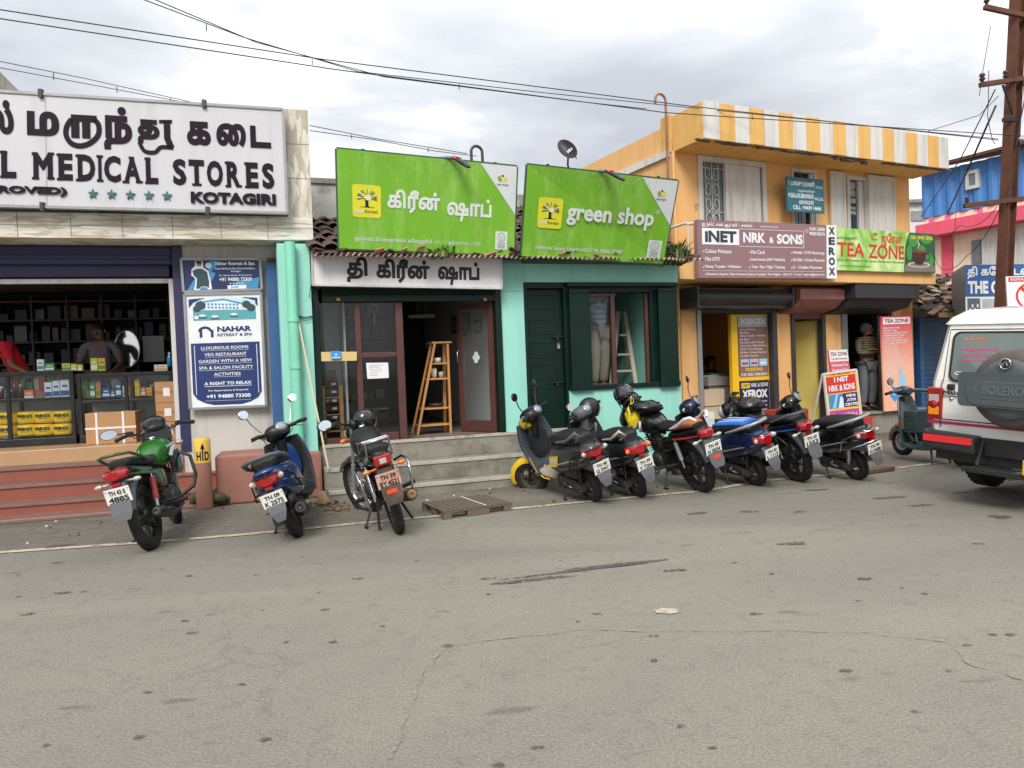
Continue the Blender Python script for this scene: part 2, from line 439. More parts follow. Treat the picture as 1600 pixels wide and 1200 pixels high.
 # ground
def ground_mat(name,c1,c2,c3,patch=.55,spots=.5):
 m=bpy.data.materials.new(name);m.use_nodes=True
 t=m.node_tree;n=t.nodes;l=t.links;b=n['Principled BSDF']
 g=n.new('ShaderNodeNewGeometry')
 def noise(sc,det=6,ro=.6,dist=0.0,stretch=None):
  x=n.new('ShaderNodeTexNoise');x.inputs['Scale'].default_value=sc;x.inputs['Detail'].default_value=det;x.inputs['Roughness'].default_value=ro;x.inputs['Distortion'].default_value=dist
  if stretch:
   q=n.new('ShaderNodeMapping');q.inputs['Scale'].default_value=stretch[0];q.inputs['Rotation'].default_value=(0,0,stretch[1])
   l.new(g.outputs['Position'],q.inputs['Vector']);l.new(q.outputs[0],x.inputs['Vector'])
  else:l.new(g.outputs['Position'],x.inputs['Vector'])
  return x
 def rng(x,a,b_,c,d):
  r=n.new('ShaderNodeMapRange');r.inputs[1].default_value=a;r.inputs[2].default_value=b_;r.inputs[3].default_value=c;r.inputs[4].default_value=d
  l.new(x,r.inputs[0]);return r.outputs[0]
 def mix(f,a,b_):
  x=n.new('ShaderNodeMix');x.data_type='RGBA'
  l.new(f,x.inputs[0])
  for i,v in ((6,a),(7,b_)):
   if isinstance(v,tuple):x.inputs[i].default_value=(*v,1)
   else:l.new(v,x.inputs[i])
  return x.outputs[2]
 big=noise(.32,5,.6,.6,((.55,1.5,1),R_(-14)))
 base=mix(rng(big.outputs['Fac'],.36,.66,0,1),c1,c2)
 fine=noise(75,3,.75)
 mid=noise(9,6,.7)
 base=mix(rng(mid.outputs['Fac'],.52,.72,0,patch),base,c3)
 sp=noise(2.1,4,.5,.2,((.7,2.2,1),R_(-10)))
 base=mix(rng(sp.outputs['Fac'],.66,.71,0,spots),base,tuple(x*.5 for x in c3))
 vo=n.new('ShaderNodeTexVoronoi');vo.inputs['Scale'].default_value=85;l.new(g.outputs['Position'],vo.inputs['Vector'])
 agg=n.new('ShaderNodeMix');agg.data_type='RGBA';agg.blend_type='MULTIPLY';agg.inputs[0].default_value=1
 l.new(base,agg.inputs[6])
 gr=n.new('ShaderNodeValToRGB');gr.color_ramp.elements[0].position=.33;gr.color_ramp.elements[0].color=(.76,.75,.73,1);gr.color_ramp.elements[1].position=.66;gr.color_ramp.elements[1].color=(1.24,1.24,1.24,1)
 l.new(fine.outputs['Fac'],gr.inputs[0]);l.new(gr.outputs[0],agg.inputs[7])
 vc=n.new('ShaderNodeTexVoronoi');vc.feature='DISTANCE_TO_EDGE';vc.inputs['Scale'].default_value=.38
 wv=noise(2.5,4,.6);wm=n.new('ShaderNodeVectorMath');wm.operation='MULTIPLY_ADD';wm.inputs[1].default_value=(.7,.7,0)
 l.new(wv.outputs['Color'],wm.inputs[0]);l.new(g.outputs['Position'],wm.inputs[2]);l.new(wm.outputs[0],vc.inputs['Vector'])
 out=mix(rng(vc.outputs['Distance'],.0,.004,.2,0),agg.outputs[2],tuple(x*.45 for x in c3))
 l.new(out,b.inputs['Base Color'])
 l.new(rng(mid.outputs['Fac'],.4,.7,.92,.7),b.inputs['Roughness'])
 b.inputs['Specular IOR Level'].default_value=.35
 bp=n.new('ShaderNodeBump');bp.inputs['Strength'].default_value=.55;bp.inputs['Distance'].default_value=.006
 ad=n.new('ShaderNodeMath');ad.operation='ADD';l.new(fine.outputs['Fac'],ad.inputs[0]);l.new(vo.outputs['Distance'],ad.inputs[1])
 l.new(ad.outputs[0],bp.inputs['Height']);l.new(bp.outputs[0],b.inputs['Normal'])
 return m
ROAD=ground_mat('road_asphalt',srgb(133,129,118),srgb(117,114,106),srgb(98,94,87),.45,.45)
SHOULDER=ground_mat('shoulder_dirt',srgb(124,118,108),srgb(90,85,78),srgb(58,54,49),.6,.6)
mb=MB();mb.face([(-900,-300,0),(900,-300,0),(900,1500,0),(-900,1500,0)])
tag(mb.build('road',ROAD,loc=Vector((0,0,0))),None,None,kind='structure')
LINE=[(-160,880),(0,864),(220,849),(360,838),(479,827),(555,819),(633,812),(840,792),(1020,775),(1099,768),(1192,752),(1391,733),(1500,720),(1590,709),(1700,697)]
LP=[on_z(x,y,0)for x,y in LINE]
LP.insert(0,LP[0]+(LP[0]-LP[1])*7);LP.append(LP[-1]+(LP[-1]-LP[-2])*12)
mb=MB()
for i in range(len(LP)-1):
 a,b=LP[i],LP[i+1];nn=Vector((-math.sin(R_(17)),math.cos(R_(17)),0));z=Vector((0,0,.004))
 mb.face([a+nn*.02+z,b+nn*.02+z,b+nn*6+z,a+nn*6+z])
tag(mb.build('pavement',SHOULDER,loc=Vector((0,0,0))),None,None,kind='structure')
def worn(name,paint,under,keep=.5,sc=14):
 m=mat(name,paint,.75,var=.1,vs=20)
 t=m.node_tree;n=t.nodes;l=t.links;b=n['Principled BSDF']
 g=n.new('ShaderNodeNewGeometry');x=n.new('ShaderNodeTexNoise');x.inputs['Scale'].default_value=sc;x.inputs['Detail'].default_value=7;x.inputs['Roughness'].default_value=.75
 l.new(g.outputs['Position'],x.inputs['Vector'])
 r=n.new('ShaderNodeMapRange');r.inputs[1].default_value=keep-.08;r.inputs[2].default_value=keep+.1;l.new(x.outputs['Fac'],r.inputs[0])
 tr=n.new('ShaderNodeBsdfTransparent');ms=n.new('ShaderNodeMixShader')
 l.new(r.outputs[0],ms.inputs[0]);l.new(b.outputs[0],ms.inputs[1]);l.new(tr.outputs[0],ms.inputs[2]);l.new(ms.outputs[0],n['Material Output'].inputs[0])
 return m
mb=MB()
for i in range(len(LP)-1):
 a,b=LP[i],LP[i+1];d=(b-a).normalized();nn=Vector((-d.y,d.x,0))*.045;z=Vector((0,0,.008))
 mb.face([a-nn+z,b-nn+z,b+nn+z,a+nn+z])
tag(mb.build('road_marking',worn('worn_line_paint',srgb(190,180,158),None,.56,9),loc=Vector((0,0,0))),None,None,kind='structure')
mb=MB();rnd=random.Random(11)
def blot(px,py,rx,ry,ang=0.0):
 c=on_z(px,py,0);k=14;pts=[]
 for i in range(k):
  a=2*PI*i/k;q=rnd.uniform(.65,1.2)
  x,y=rx*q*math.cos(a),ry*q*math.sin(a)
  pts.append(c+Vector((x*math.cos(ang)-y*math.sin(ang),x*math.sin(ang)+y*math.cos(ang),.006)))
 mb.face(pts)
for q in [(900,893,.62,.02,.25),(840,906,.3,.035,.2),(960,884,.45,.045,.22),(795,911,.12,.03,.2),(1240,850,.12,.06,.1),(1560,808,.1,.08,0),(1055,892,.1,.03,0),(1275,766,.18,.04,.1),(1500,770,.1,.04,0),(100,927,.07,.03,0),(46,960,.05,.03,0),(1390,778,.2,.05,.1),(1440,790,.14,.04,.1),(1170,800,.1,.04,0),(760,905,.05,.02,0),(1350,905,.05,.03,0),(300,990,.04,.02,0),(90,880,.06,.02,0),(1090,802,.12,.05,.2),(1250,800,.07,.03,0),(1530,850,.05,.02,0),(700,1010,.03,.02,0),(1180,960,.04,.02,0),(560,905,.05,.02,0)]:
 blot(*q)
for k in range(45):blot(rnd.uniform(0,1600),870+330*rnd.random()**1.5,rnd.uniform(.012,.035),rnd.uniform(.008,.02))
tag(mb.build('road_stain',worn('damp_stain',srgb(88,83,77),None,.52,26),loc=Vector((0,0,0))),None,None,kind='structure')
mb=MB();blot(1040,956,.075,.05)
tag(mb.build('road_patch',worn('pale_spill',srgb(176,168,148),None,.6,25),loc=Vector((0,0,0))),None,None,kind='structure')
mb=MB();SEAM=[(612,1185),(640,1110),(662,1050),(700,1008),(900,984),(1340,986),(1480,1002),(1520,1040),(1610,1062)]
SP=[]
for i in range(len(SEAM)-1):
 for j in range(8):t=j/8;SP.append(on_z(SEAM[i][0]*(1-t)+SEAM[i+1][0]*t+rnd.uniform(-4,4),SEAM[i][1]*(1-t)+SEAM[i+1][1]*t+rnd.uniform(-2,2),.007))
for a,b in zip(SP,SP[1:]):d=(b-a).normalized();nn=Vector((-d.y,d.x,0))*.008;mb.face([a-nn,b-nn,b+nn,a+nn])
tag(mb.build('road_seam',worn('seam_dust',srgb(139,135,124),None,.46,9),loc=Vector((0,0,0))),None,None,kind='structure')
# facade frames
_m0=on_z(370,703,.58);MF=Fr(_m0,16.0)
_g0=on_z(599,689,.613);GF=Fr(_g0,19.4)
_y0=on_d(1062,600,11.9);YF=Fr(_y0,25.6)
def pxbox(mb,fr,x0,y0,x1,y1,n,depth,m=0):
 """box whose front face (plane n) covers the pixel rectangle"""
 ym,xm=(y0+y1)/2,(x0+x1)/2
 mb.box(fr.s(x0,ym,n),fr.s(x1,ym,n),n,n+depth,fr.z(xm,y1,n),fr.z(xm,y0,n),m);return mb
def pxquad(fr,n,bl,br,tr,tl):return Quad(fr.P(*bl,n),fr.P(*br,n),fr.P(*tr,n),fr.P(*tl,n))
M_MINT=mat('mint_paint',srgb(148,210,195),.75,chip=(.32,srgb(104,150,136),3.5),var=.06,vs=1.2,dirt=.35,dcol=srgb(120,165,150),ds=1.1,streak=True,bump=.15,bs=60)
M_MINTP=mat('mint_pipe_paint',srgb(126,205,176),.55,var=.06,dirt=.25,dcol=srgb(90,140,120),ds=2,streak=True)
M_WHITEW=mat('dirty_white_wall',srgb(190,186,180),.85,chip=(.33,srgb(120,112,104),4),var=.06,dirt=.5,dcol=srgb(130,122,112),ds=1.0,streak=True,bump=.2,bs=50)
M_PINKW=mat('pink_plaster',srgb(152,104,90),.8,chip=(.42,srgb(150,136,122),3.4),var=.1,dirt=.45,dcol=srgb(112,84,70),ds=2.2,bump=.25,bs=35)
M_REDT=mat('red_step_tile',srgb(138,76,61),.45,var=.08,vs=5,dirt=.35,dcol=srgb(120,78,62),ds=3)
M_NOSE=mat('step_nosing',srgb(126,95,85),.5,var=.15,vs=9,dirt=.4,dcol=srgb(92,68,58),ds=4)
M_TAN=mat('tan_floor_tile',srgb(176,140,104),.4,var=.08,vs=4,dirt=.3,dcol=srgb(150,108,72),ds=3)
M_CONC=mat('step_concrete',srgb(136,132,121),.85,chip=(.5,srgb(112,106,95),7),var=.14,vs=3,dirt=.85,dcol=srgb(78,74,65),ds=1.7,bump=.3,bs=40)
M_CONCL=mat('pale_step_edge',srgb(172,167,153),.85,chip=(.5,srgb(120,112,100),9),var=.12,vs=4,dirt=.5,dcol=srgb(104,98,88),ds=3,bump=.3,bs=40)  # paler concrete for the lip along each tread edge
M_CONCD=mat('old_concrete',srgb(140,136,126),.9,var=.15,vs=2,dirt=.75,dcol=srgb(66,62,56),ds=1.5,streak=True,bump=.35,bs=30)
M_PURP=mat('purple_paint',srgb(38,36,78),.45,var=.1,dirt=.4,dcol=srgb(40,40,58),ds=3)
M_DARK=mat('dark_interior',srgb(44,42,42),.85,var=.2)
M_BLACK=mat('black_frame',srgb(20,21,23),.4,var=.1,dirt=.2,dcol=srgb(70,68,64),ds=5)
M_DGREEN=mat('dark_green_paint',srgb(6,33,26),.4,spec=.3,var=.2,vs=3,dirt=.2,dcol=srgb(18,46,38),ds=6,bump=.12,bs=25)
M_BROWN=mat('brown_frame_wood',srgb(84,50,46),.45,var=.15,vs=6,dirt=.3,dcol=srgb(58,40,36),ds=5)
M_WOOD=mat('pine_wood',srgb(190,136,78),.5,var=.14,vs=7,dirt=.25,dcol=srgb(140,92,48),ds=4)
M_DWOOD=mat('dark_shelf_wood',srgb(58,36,27),.5,var=.2,vs=6)
M_YEL=mat('yellow_wall_paint',srgb(224,174,114),.8,chip=(.36,srgb(150,112,78),3.2),var=.06,vs=1.2,dirt=.35,dcol=srgb(176,128,70),ds=1.3,streak=True,bump=.2,bs=45)
M_YSTR=mat('parapet_white',srgb(208,206,202),.8,chip=(.3,srgb(150,140,126),3),var=.06,dirt=.45,dcol=srgb(140,132,120),ds=1.8,streak=True,bump=.2,bs=45)
M_YSTY=mat('parapet_yellow',srgb(218,172,98),.8,chip=(.3,srgb(168,136,90),3),var=.07,dirt=.4,dcol=srgb(160,120,70),ds=1.8,streak=True,bump=.2,bs=45)
M_WFRM=mat('white_frame_paint',srgb(200,198,194),.55,var=.06,dirt=.5,dcol=srgb(130,122,110),ds=2.5,streak=True)
M_GREYM=mat('grey_metal',srgb(66,66,68),.45,.3,var=.15,dirt=.4,dcol=srgb(46,42,40),ds=4)
M_LGREY=mat('light_grey_metal',srgb(146,148,150),.45,.4,var=.1,dirt=.3,dcol=srgb(90,86,82),ds=4)
M_WHITEP=flat('white_print',srgb(226,226,228));M_BLKP=mat('black_print',srgb(10,10,12),.5,var=.05)
M_GLASS=glass_mat('shop_glass',(.96,.98,.98),refl=.015)
M_GLASSD=glass_mat('dusty_glass',(.8,.84,.84),.05,.06)
M_STEEL=mat('brushed_steel',srgb(176,178,180),.3,.9,var=.08)
M_RUST=mat('rust_steel',srgb(98,62,46),.8,.2,var=.25,vs=5,dirt=.5,dcol=srgb(56,36,28),ds=4,bump=.2,bs=30)
M_WIRE=mat('black_cable',srgb(34,34,36),.6,var=0)
M_CARD=mat('cardboard',srgb(176,134,94),.85,var=.07,vs=2)
def stone_clad(name,horizontal=True):
 m=mat(name,srgb(206,194,168),.8,var=.1,vs=2)
 t=m.node_tree;n=t.nodes;l=t.links;b=n['Principled BSDF']
 co=n.new('ShaderNodeTexCoord');mp_=n.new('ShaderNodeMapping')
 mp_.inputs['Scale'].default_value=(4.5,4.5,34)if horizontal else (30,30,5)
 l.new(co.outputs['Object'],mp_.inputs['Vector'])
 vo=n.new('ShaderNodeTexVoronoi');vo.inputs['Scale'].default_value=1;vo.inputs['Randomness'].default_value=1;l.new(mp_.outputs[0],vo.inputs['Vector'])
 cr_=n.new('ShaderNodeValToRGB');cr_.color_ramp.elements[0].color=(*srgb(176,166,144),1);cr_.color_ramp.elements[1].color=(*srgb(222,218,208),1)
 e_=cr_.color_ramp.elements.new(.5);e_.color=(*srgb(202,195,180),1)
 sp=n.new('ShaderNodeSeparateColor');l.new(vo.outputs['Color'],sp.inputs[0]);l.new(sp.outputs[0],cr_.inputs[0])
 ed=n.new('ShaderNodeTexVoronoi');ed.feature='DISTANCE_TO_EDGE';ed.inputs['Scale'].default_value=1;l.new(mp_.outputs[0],ed.inputs['Vector'])
 r=n.new('ShaderNodeMapRange');r.inputs[1].default_value=0;r.inputs[2].default_value=.05;r.inputs[3].default_value=.22;r.inputs[4].default_value=0;l.new(ed.outputs['Distance'],r.inputs[0])
 mi=n.new('ShaderNodeMix');mi.data_type='RGBA';mi.inputs[7].default_value=(*srgb(110,98,80),1);l.new(r.outputs[0],mi.inputs[0]);l.new(cr_.outputs[0],mi.inputs[6])
 ns=n.new('ShaderNodeTexNoise');ns.inputs['Scale'].default_value=1.3;ns.inputs['Detail'].default_value=8;l.new(co.outputs['Object'],ns.inputs['Vector'])
 r2=n.new('ShaderNodeMapRange');r2 .inputs[1].default_value=.52;r2 .inputs[2].default_value=.75;r2 .inputs[3].default_value=0;r2 .inputs[4].default_value=.3;l.new(ns.outputs['Fac'],r2 .inputs[0])
 m3=n.new('ShaderNodeMix');m3 .data_type='RGBA';m3 .inputs[7].default_value=(*srgb(120,106,86),1);l.new(r2 .outputs[0],m3 .inputs[0]);l.new(mi.outputs[2],m3 .inputs[6])
 l.new(m3 .outputs[2],b.inputs['Base Color'])
 bp=n.new('ShaderNodeBump');bp.inputs['Strength'].default_value=.6;bp.inputs['Distance'].default_value=.02;l.new(sp.outputs[0],bp.inputs['Height']);l.new(bp.outputs[0],b.inputs['Normal'])
 return m
 # medical store building (left)
F=MF
med=thing('medical_store_building','flat roofed medical shop with stone clad fascia and red tiled steps','building',F.o,F.a)
NF=-.45
sL=F.s(0,400,0)-3.2;sJ=F.s(278,560,0);sE=F.s(438,550,0)
zf0=F.z(250,373,NF);zf1=F.z(300,336,NF);sFr=F.s(489,360,NF)
ztop=F.z(462,171,NF);sc0,sc1=F.s(446,250,NF),F.s(484,250,NF)
mb=MB();mb.box(sL,sFr,NF,5.0,zf0,zf1)
for k in range(1,14):
 s_=sFr-.52*k;mb.box(s_-.004,s_+.004,NF-.002,NF+.01,zf0+.01,zf1-.01,1)
mb.box(sL,sFr,NF-.002,NF+.01,(zf0+zf1)/2-.003,(zf0+zf1)/2+.003,1)
mb.build('fascia',[stone_clad('stone_cladding'),M_CONCD],med)
mb=MB();mb.box(sc0,sc1,NF+.004,NF+.5,zf1,ztop)
for q in (.36,.68):mb.box(sc0+.004,sc1-.004,NF+.001,NF+.01,zf1+(ztop-zf1)*q-.003,zf1+(ztop-zf1)*q+.003,1)
mb.build('clad_column',[stone_clad('stone_cladding_upright',False),M_CONCD],med)
mb=MB();mb.box(sL,sc0,NF+.12,5.0,zf1,zf1+.5);mb.box(sL,sc0-.02,NF+.1,NF+.3,zf1+.5,ztop-.1)
mb.build('roof',M_CONCD,med)
zT=F.z(60,440,.1);zfl=.69
mb=MB();mb.box(sJ+.02,sE,0,.35,.02,zf0-.003);mb.box(sE-.1,sE,.35,5,.02,zf0-.003)
mb.build('front_wall',M_WHITEW,med)
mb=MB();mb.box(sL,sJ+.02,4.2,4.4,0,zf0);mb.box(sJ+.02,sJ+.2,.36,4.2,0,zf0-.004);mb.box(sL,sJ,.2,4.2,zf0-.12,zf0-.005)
mb.build('interior_wall',M_DARK,med)
mb=MB();mb.box(sL,sJ+.05,.5,4.19,.05,zfl);mb.build('shop_floor',M_TAN,med,bevel=.008)
sSt=F.s(336,750,-.3);ri=zfl/4
for k in range(1,4):
 mb=MB();z1=zfl-ri*k;n0=.5-.29*k
 mb.box(sL,sSt if n0<-.01 else sJ+.04,n0+.02,n0+.34,max(.004,z1-ri+.0),z1-.03,0)
 mb.box(sL,sSt+.01 if n0<-.01 else sJ+.045,n0,n0+.36,z1-.032,z1,1)
 for j in range(16):mb.box(sL+.2+j*.42,sL+.204+j*.42,n0+.018,n0+.03,z1-ri+.01,z1-.033,1)
 mb.build('step',[M_REDT,M_NOSE],med,bevel=.006)
mb=MB();mb.box(sL,sSt+.05,.5-1.16,.5-.6,.004,.05);mb.build('step',[M_NOSE],med,bevel=.01)
mb=MB();mb.box(sL,sJ-.02,.02,.5,F.z(100,413,.02),zf0-.01)
mb.box(sL,sJ-.04,.0,.45,F.z(100,405,.02),F.z(100,398,.02));mb.box(sL,sJ-.06,.1,.4,F.z(100,433,.1),F.z(100,412,.1))
mb.build('shutter_housing',M_PURP,med,bevel=.01)
mb=MB();mb.box(F.s(276,560,-.02),F.s(292,560,-.02),-.02,.2,.6,F.z(280,380,0));mb.build('shutter_jamb',M_PURP,med,bevel=.004)
mb=MB();mb.box(F.s(268,540,.05),F.s(277.5,540,.05),.05,.2,.69,F.z(268,436,.05));mb.build('white_trim',M_WFRM,med,bevel=.004)
mb=MB();mb.box(sL,F.s(268,440,.05),.12,.17,F.z(100,443,.12),F.z(100,436,.12));mb.build('tube_light_batten',M_WFRM,med)
mb=MB();mb.box(F.s(420,520,-.12),F.s(437,520,-.12),-.12,-.002,.6,F.z(425,408,-.12));mb.box(F.s(418,410,-.12),F.s(438,410,-.12),-.13,-.003,F.z(425,410,-.12),F.z(425,403,-.12),1)
mb.build('blue_post',[mat('blue_post_paint',srgb(46,88,138),.6,var=.12,dirt=.35,dcol=srgb(40,60,84),ds=2,streak=True),M_RUST],med,bevel=.006)
mb=MB();p=F.s(-60,120,.6)
zz=F.z(0,95,3);mb.prism([(sL,3,ztop-.5),(F.s(22,140,3),3,F.z(22,140,3)),(F.s(0,112,3),3,F.z(0,112,3)),(sL,3,zz+.7)],(0,3,0));mb.build('stair_head',M_CONCD,med)
pl_w=F.s(337,750,-.6);pr_w=F.s(498,730,-.6)
mb=MB();mb.box(pl_w,F.s(420,740,-.6),-.6,-.005,.004,.58);mb.box(F.s(420,740,-.6)+.004,pr_w,-.58,-.008,.004,.56)
o=mb.build('plinth_block',M_PINKW,None,F.M,bevel=.03,seg=3)
tag(o,'worn salmon pink plinth below the white wall and blue poster','plinth')
pc=F.W(F.s(318,740,-.72),-.72,.18)
post=thing('marker_post','round post painted yellow above pink lettered HD','post',pc)
rr=.088
mb=MB();mb.lathe((0,0,-.17),(0,0,1),[(rr*1.02,0),(rr,.52)],24);mb.build('shaft',M_PINKW,post)
zt_=.52-.17
mb=MB();mb.lathe((0,0,zt_),(0,0,1),[(rr+.002,0),(rr+.001,.26),(rr-.012,.275),(0,.277)],24)
mb.build('yellow_cap',mat('post_yellow',srgb(214,172,72),.7,var=.12,dirt=.5,dcol=srgb(120,92,44),ds=5),post)
mb=MB()
def wrap_text(mb,body,a0,a1,z0,z1,r,bold=.03):
 P,tris=text2d(body,bold);lo,hi=P.min(0),P.max(0)
 vs=[]
 for q in P:
  a=a0+(a1-a0)*(q[0]-lo[0])/(hi[0]-lo[0]);vs.append((r*math.cos(a),r*math.sin(a),z0+(z1-z0)*(q[1]-lo[1])/(hi[1]-lo[1])))
 mb.add(vs,tris)
ca=math.atan2(-pc.y,-pc.x)
wrap_text(mb,'H',ca-.75,ca-.2,zt_+.03,zt_+.13,rr+.006);wrap_text(mb,'D',ca+.2,ca+.75,zt_+.03,zt_+.13,rr+.006)
mb.add([(Vector((math.cos(ca+a)*(rr+.006),math.sin(ca+a)*(rr+.006),zt_+z)))for a,z in ((-.07,.03),(.07,.03),(.07,.16),(.25,.16),(0,.23),(-.25,.16),(-.07,.16))],[(0,1,2,6),(3,4,5),(2,3,5,6)])
mb.build('lettering',M_BLKP,post)
mb=MB();rnd=random.Random(5)
for k in range(26):
 c=F.W(F.s(322,775,-.66)+rnd.uniform(-.16,.22),-.66+rnd.uniform(-.05,.25),rnd.uniform(.02,.13));q=rnd.uniform(.03,.075)
 mb.ell(c,(q,q*rnd.uniform(.7,1.2),q*.8),Euler((rnd.random()*3,rnd.random()*3,0)).to_matrix(),7,5)
tag(mb.build('moss_mound',mat('moss',srgb(74,78,48),.95,var=.4,vs=14,bump=.6,bs=60,dirt=.6,dcol=srgb(48,42,34),ds=8),None,ID4),'low mossy rubble mound at the foot of the yellow topped post','rubble',kind='stuff')
# green shop building
F=GF
gs=thing('green_shop_building','low mint green shop with dark green joinery and old clay tile roof','building',F.o,F.a)
sill=.613
gL0,gL1=F.s(440,560),F.s(490,560)
gR=F.s(1062,520);zEv=F.z(900,412,0)+.05
gA,gB=F.s(490,570),F.s(785.5,560);gC=F.s(822,560);gD=F.s(887.5,560);gE=F.s(888,560)
zD1=F.z(850,441);zSg0,zSg1=F.z(640,448,-.02),F.z(640,398,-.02)
zW0,zW1=F.z(980,606),F.z(980,441)
mb=MB()
mb.box(gL0,gL1,-.1,.3,.0,zSg1+.1)
mb.box(gB,gC,0,.3,sill-.01,zSg1+.1)
mb.box(gC,gR,0,.3,zD1,zSg1+.1)
mb.box(gE,gR,.001,.3,.0,zW0)
mb.box(gR-.3,gR,.3,6,0,zSg1+.4)
mb.box(gA,gB,.0,.25,zSg0,zSg1+.1)
mb.box(gB-.0,gB+.27,-.012,.0,F.z(800,455),F.z(800,452)+.12)
mb.build('front_wall',M_MINT,gs,bevel=.012)
mb=MB();mb.box(gL0+.005,gL1+.03,-.16,.0,0.0,F.z(470,705));mb.build('pillar_plinth',M_PINKW,gs,bevel=.03)
mb=MB()
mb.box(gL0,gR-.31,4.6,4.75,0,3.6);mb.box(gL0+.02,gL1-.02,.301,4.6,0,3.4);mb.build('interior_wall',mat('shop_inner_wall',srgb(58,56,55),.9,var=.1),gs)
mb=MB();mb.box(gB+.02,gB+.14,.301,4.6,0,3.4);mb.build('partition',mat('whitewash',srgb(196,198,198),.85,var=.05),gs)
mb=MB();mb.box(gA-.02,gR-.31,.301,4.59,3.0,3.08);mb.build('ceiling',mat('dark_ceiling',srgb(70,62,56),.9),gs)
mb=MB();mb.box(gA+.0,gB+.0,.002,4.59,.3,sill);mb.box(gB+.15,gR-.31,.32,4.59,.3,sill);mb.build('shop_floor',mat('grey_floor',srgb(128,120,112),.4,var=.1,dirt=.3),gs)
st0=F.s(508,740,-.3);st1=F.s(886,670,0)
for k,(z0,z1,n0,n1)in enumerate([(.004,.138,-.66,.2),(.14,.36,-.37,.2),(.362,sill,-.02,.001)]):
 mb=MB();mb.box(st0,st1,n0,n1 if k<2 else 0,z0,z1)
 if k==2:mb.box(gC+.005,gE-.005,0,.12,z0,z1-.002);
 for j in range(5):mb.box(st0+.35+j*.62,st0+.355+j*.62,n0-.001,n0+.01,z0+.01,z1-.01,1)
 mb.box(st0+.003,st1-.003,n0-.014,n0+.06,z1-.035,z1+.004,2)
 mb.build('step',[M_CONC,M_CONCD,M_CONCL],gs,bevel=.012,seg=3)
mb=MB();zs1=zSg0-.004
mb.box(gA,F.s(502,570),-.03,.1,sill,zs1);mb.build('shutter_jamb',M_DGREEN,gs,bevel=.004)
mb=MB();mb.box(F.s(776,560),gB,-.03,.1,sill,zs1);mb.build('shutter_jamb',M_DGREEN,gs,bevel=.004)
mb=MB();sA,sB=F.s(502,460)+.002,F.s(776,460)-.002;zb=F.z(640,471)
mb.box(sA,sB,.0,.14,zb+.075,zs1)
for k in range(4):mb.tube([(sA,-.012,zs1-.02-k*.028),(sB,-.012,zs1-.02-k*.028)],.014,8)
mb.box(sA,sB,-.02,.05,zb,zb+.07)
mb.build('rolled_shutter',M_DGREEN,gs,bevel=.003)
for px in (528,757):
 mb=MB();s_=F.s(px,466,-.03);z_=F.z(px,466,-.03);mb.tube([(s_-.05,-.03,z_+.01),(s_+.02,-.03,z_+.01)],.008,6);mb.box(s_-.02,s_+.025,-.05,-.025,z_-.035,z_)
 mb.build('padlock',mat('brass',srgb(150,122,70),.35,.8,var=.1),gs,bevel=.004)
zg1=zb-.004
def gbar(px0,px1,y0=None,y1=None,n=.03,d=.07):
 mb=MB();mb.box(F.s(px0,560,n),F.s(px1,560,n),n,n+d,sill if y1 is None else F.z(570,y1,n),zg1 if y0 is None else F.z(570,y0,n));mb.build('glazing_bar',M_BROWN,gs,bevel=.006)
gbar(557,566);gbar(620.5,632,n=.025,d=.09);gbar(566.3,620.2,551,559)
mb=MB();mb.box(F.s(502,600,.03),F.s(557,600,.03)-.002,.035,.09,sill,sill+.07);mb.box(F.s(566.3,600,.03),F.s(620.2,600,.03),.035,.09,sill,sill+.1);mb.build('glazing_rail',M_BROWN,gs,bevel=.005)
mb=MB();mb.box(F.s(502.3,560,.06),F.s(556.8,560,.06),.06,.066,sill+.075,zg1);mb.box(F.s(566.4,560,.06),F.s(620.2,560,.06),.06,.066,sill+.104,zg1);mb.build('glass_pane',M_GLASS,gs)
hp=Vector((F.s(774,580,.05),.06,0));dl=Vector((-.42,.62,0));dl.normalize();wd=.62
mb=MB();q=lambda t,z:(hp.x+dl.x*t,hp.y+dl.y*t,z)
for (t0,t1,z0,z1)in ((0,.09,sill+.01,zg1),(wd-.07,wd,sill+.01,zg1),(.09,wd-.07,sill+.01,sill+.16),(.09,wd-.07,zg1-.07,zg1)):
 mb.bar(q((t0+t1)/2,z0),q((t0+t1)/2,z1),t1-t0,.045,up=(-dl.y,dl.x,0))
lf=mb.build('door_leaf',M_BROWN,gs,bevel=.004)
mb=MB();mb.face([q(.09,sill+.16),q(wd-.07,sill+.16),q(wd-.07,zg1-.07),q(.09,zg1-.07)]);mb.build('glass_pane',glass_mat('white_glare_glass',(.85,.9,.9),.05,.14),lf)  # diffuse film paints a whitish reflection into this pane
mb=MB();hx=Vector(q(wd-.03,1.55))+Vector((-.5,-.5,0)).normalized()*.04;mb.tube([hx,hx+Vector((-.03,-.03,.03)),hx+Vector((-.03,-.03,.15)),hx+Vector((0,0,.18))],.008,6);mb.build('handle',M_STEEL,lf)
mb=MB()
for k in range(4):
 a=PI/2*k;c=Vector(q(.3,1.62))+Vector((-.012,-.01,0));c2=c+Vector((dl.x*.03*math.cos(a),dl.y*.03*math.cos(a),.045*math.sin(a)))
 mb.face([c2+Vector((dl.x*.035*math.cos(b),dl.y*.035*math.cos(b),.035*math.sin(b)))-Vector((.002*k,.002*k,0))for b in [2*PI*i/12 for i in range(12)]])
mb.build('sticker',flat('pale_sticker',srgb(190,205,205)),lf)
mb=MB();mb.box(F.s(502,690),F.s(776,680),-.005,.03,sill,sill+.012);mb.build('threshold',M_BROWN,gs)
dz0,dz1=F.z(855,667,.1),F.z(850,452,.1)
mb=MB();d0,d1=F.s(824,560,.1),F.s(880,560,.1)
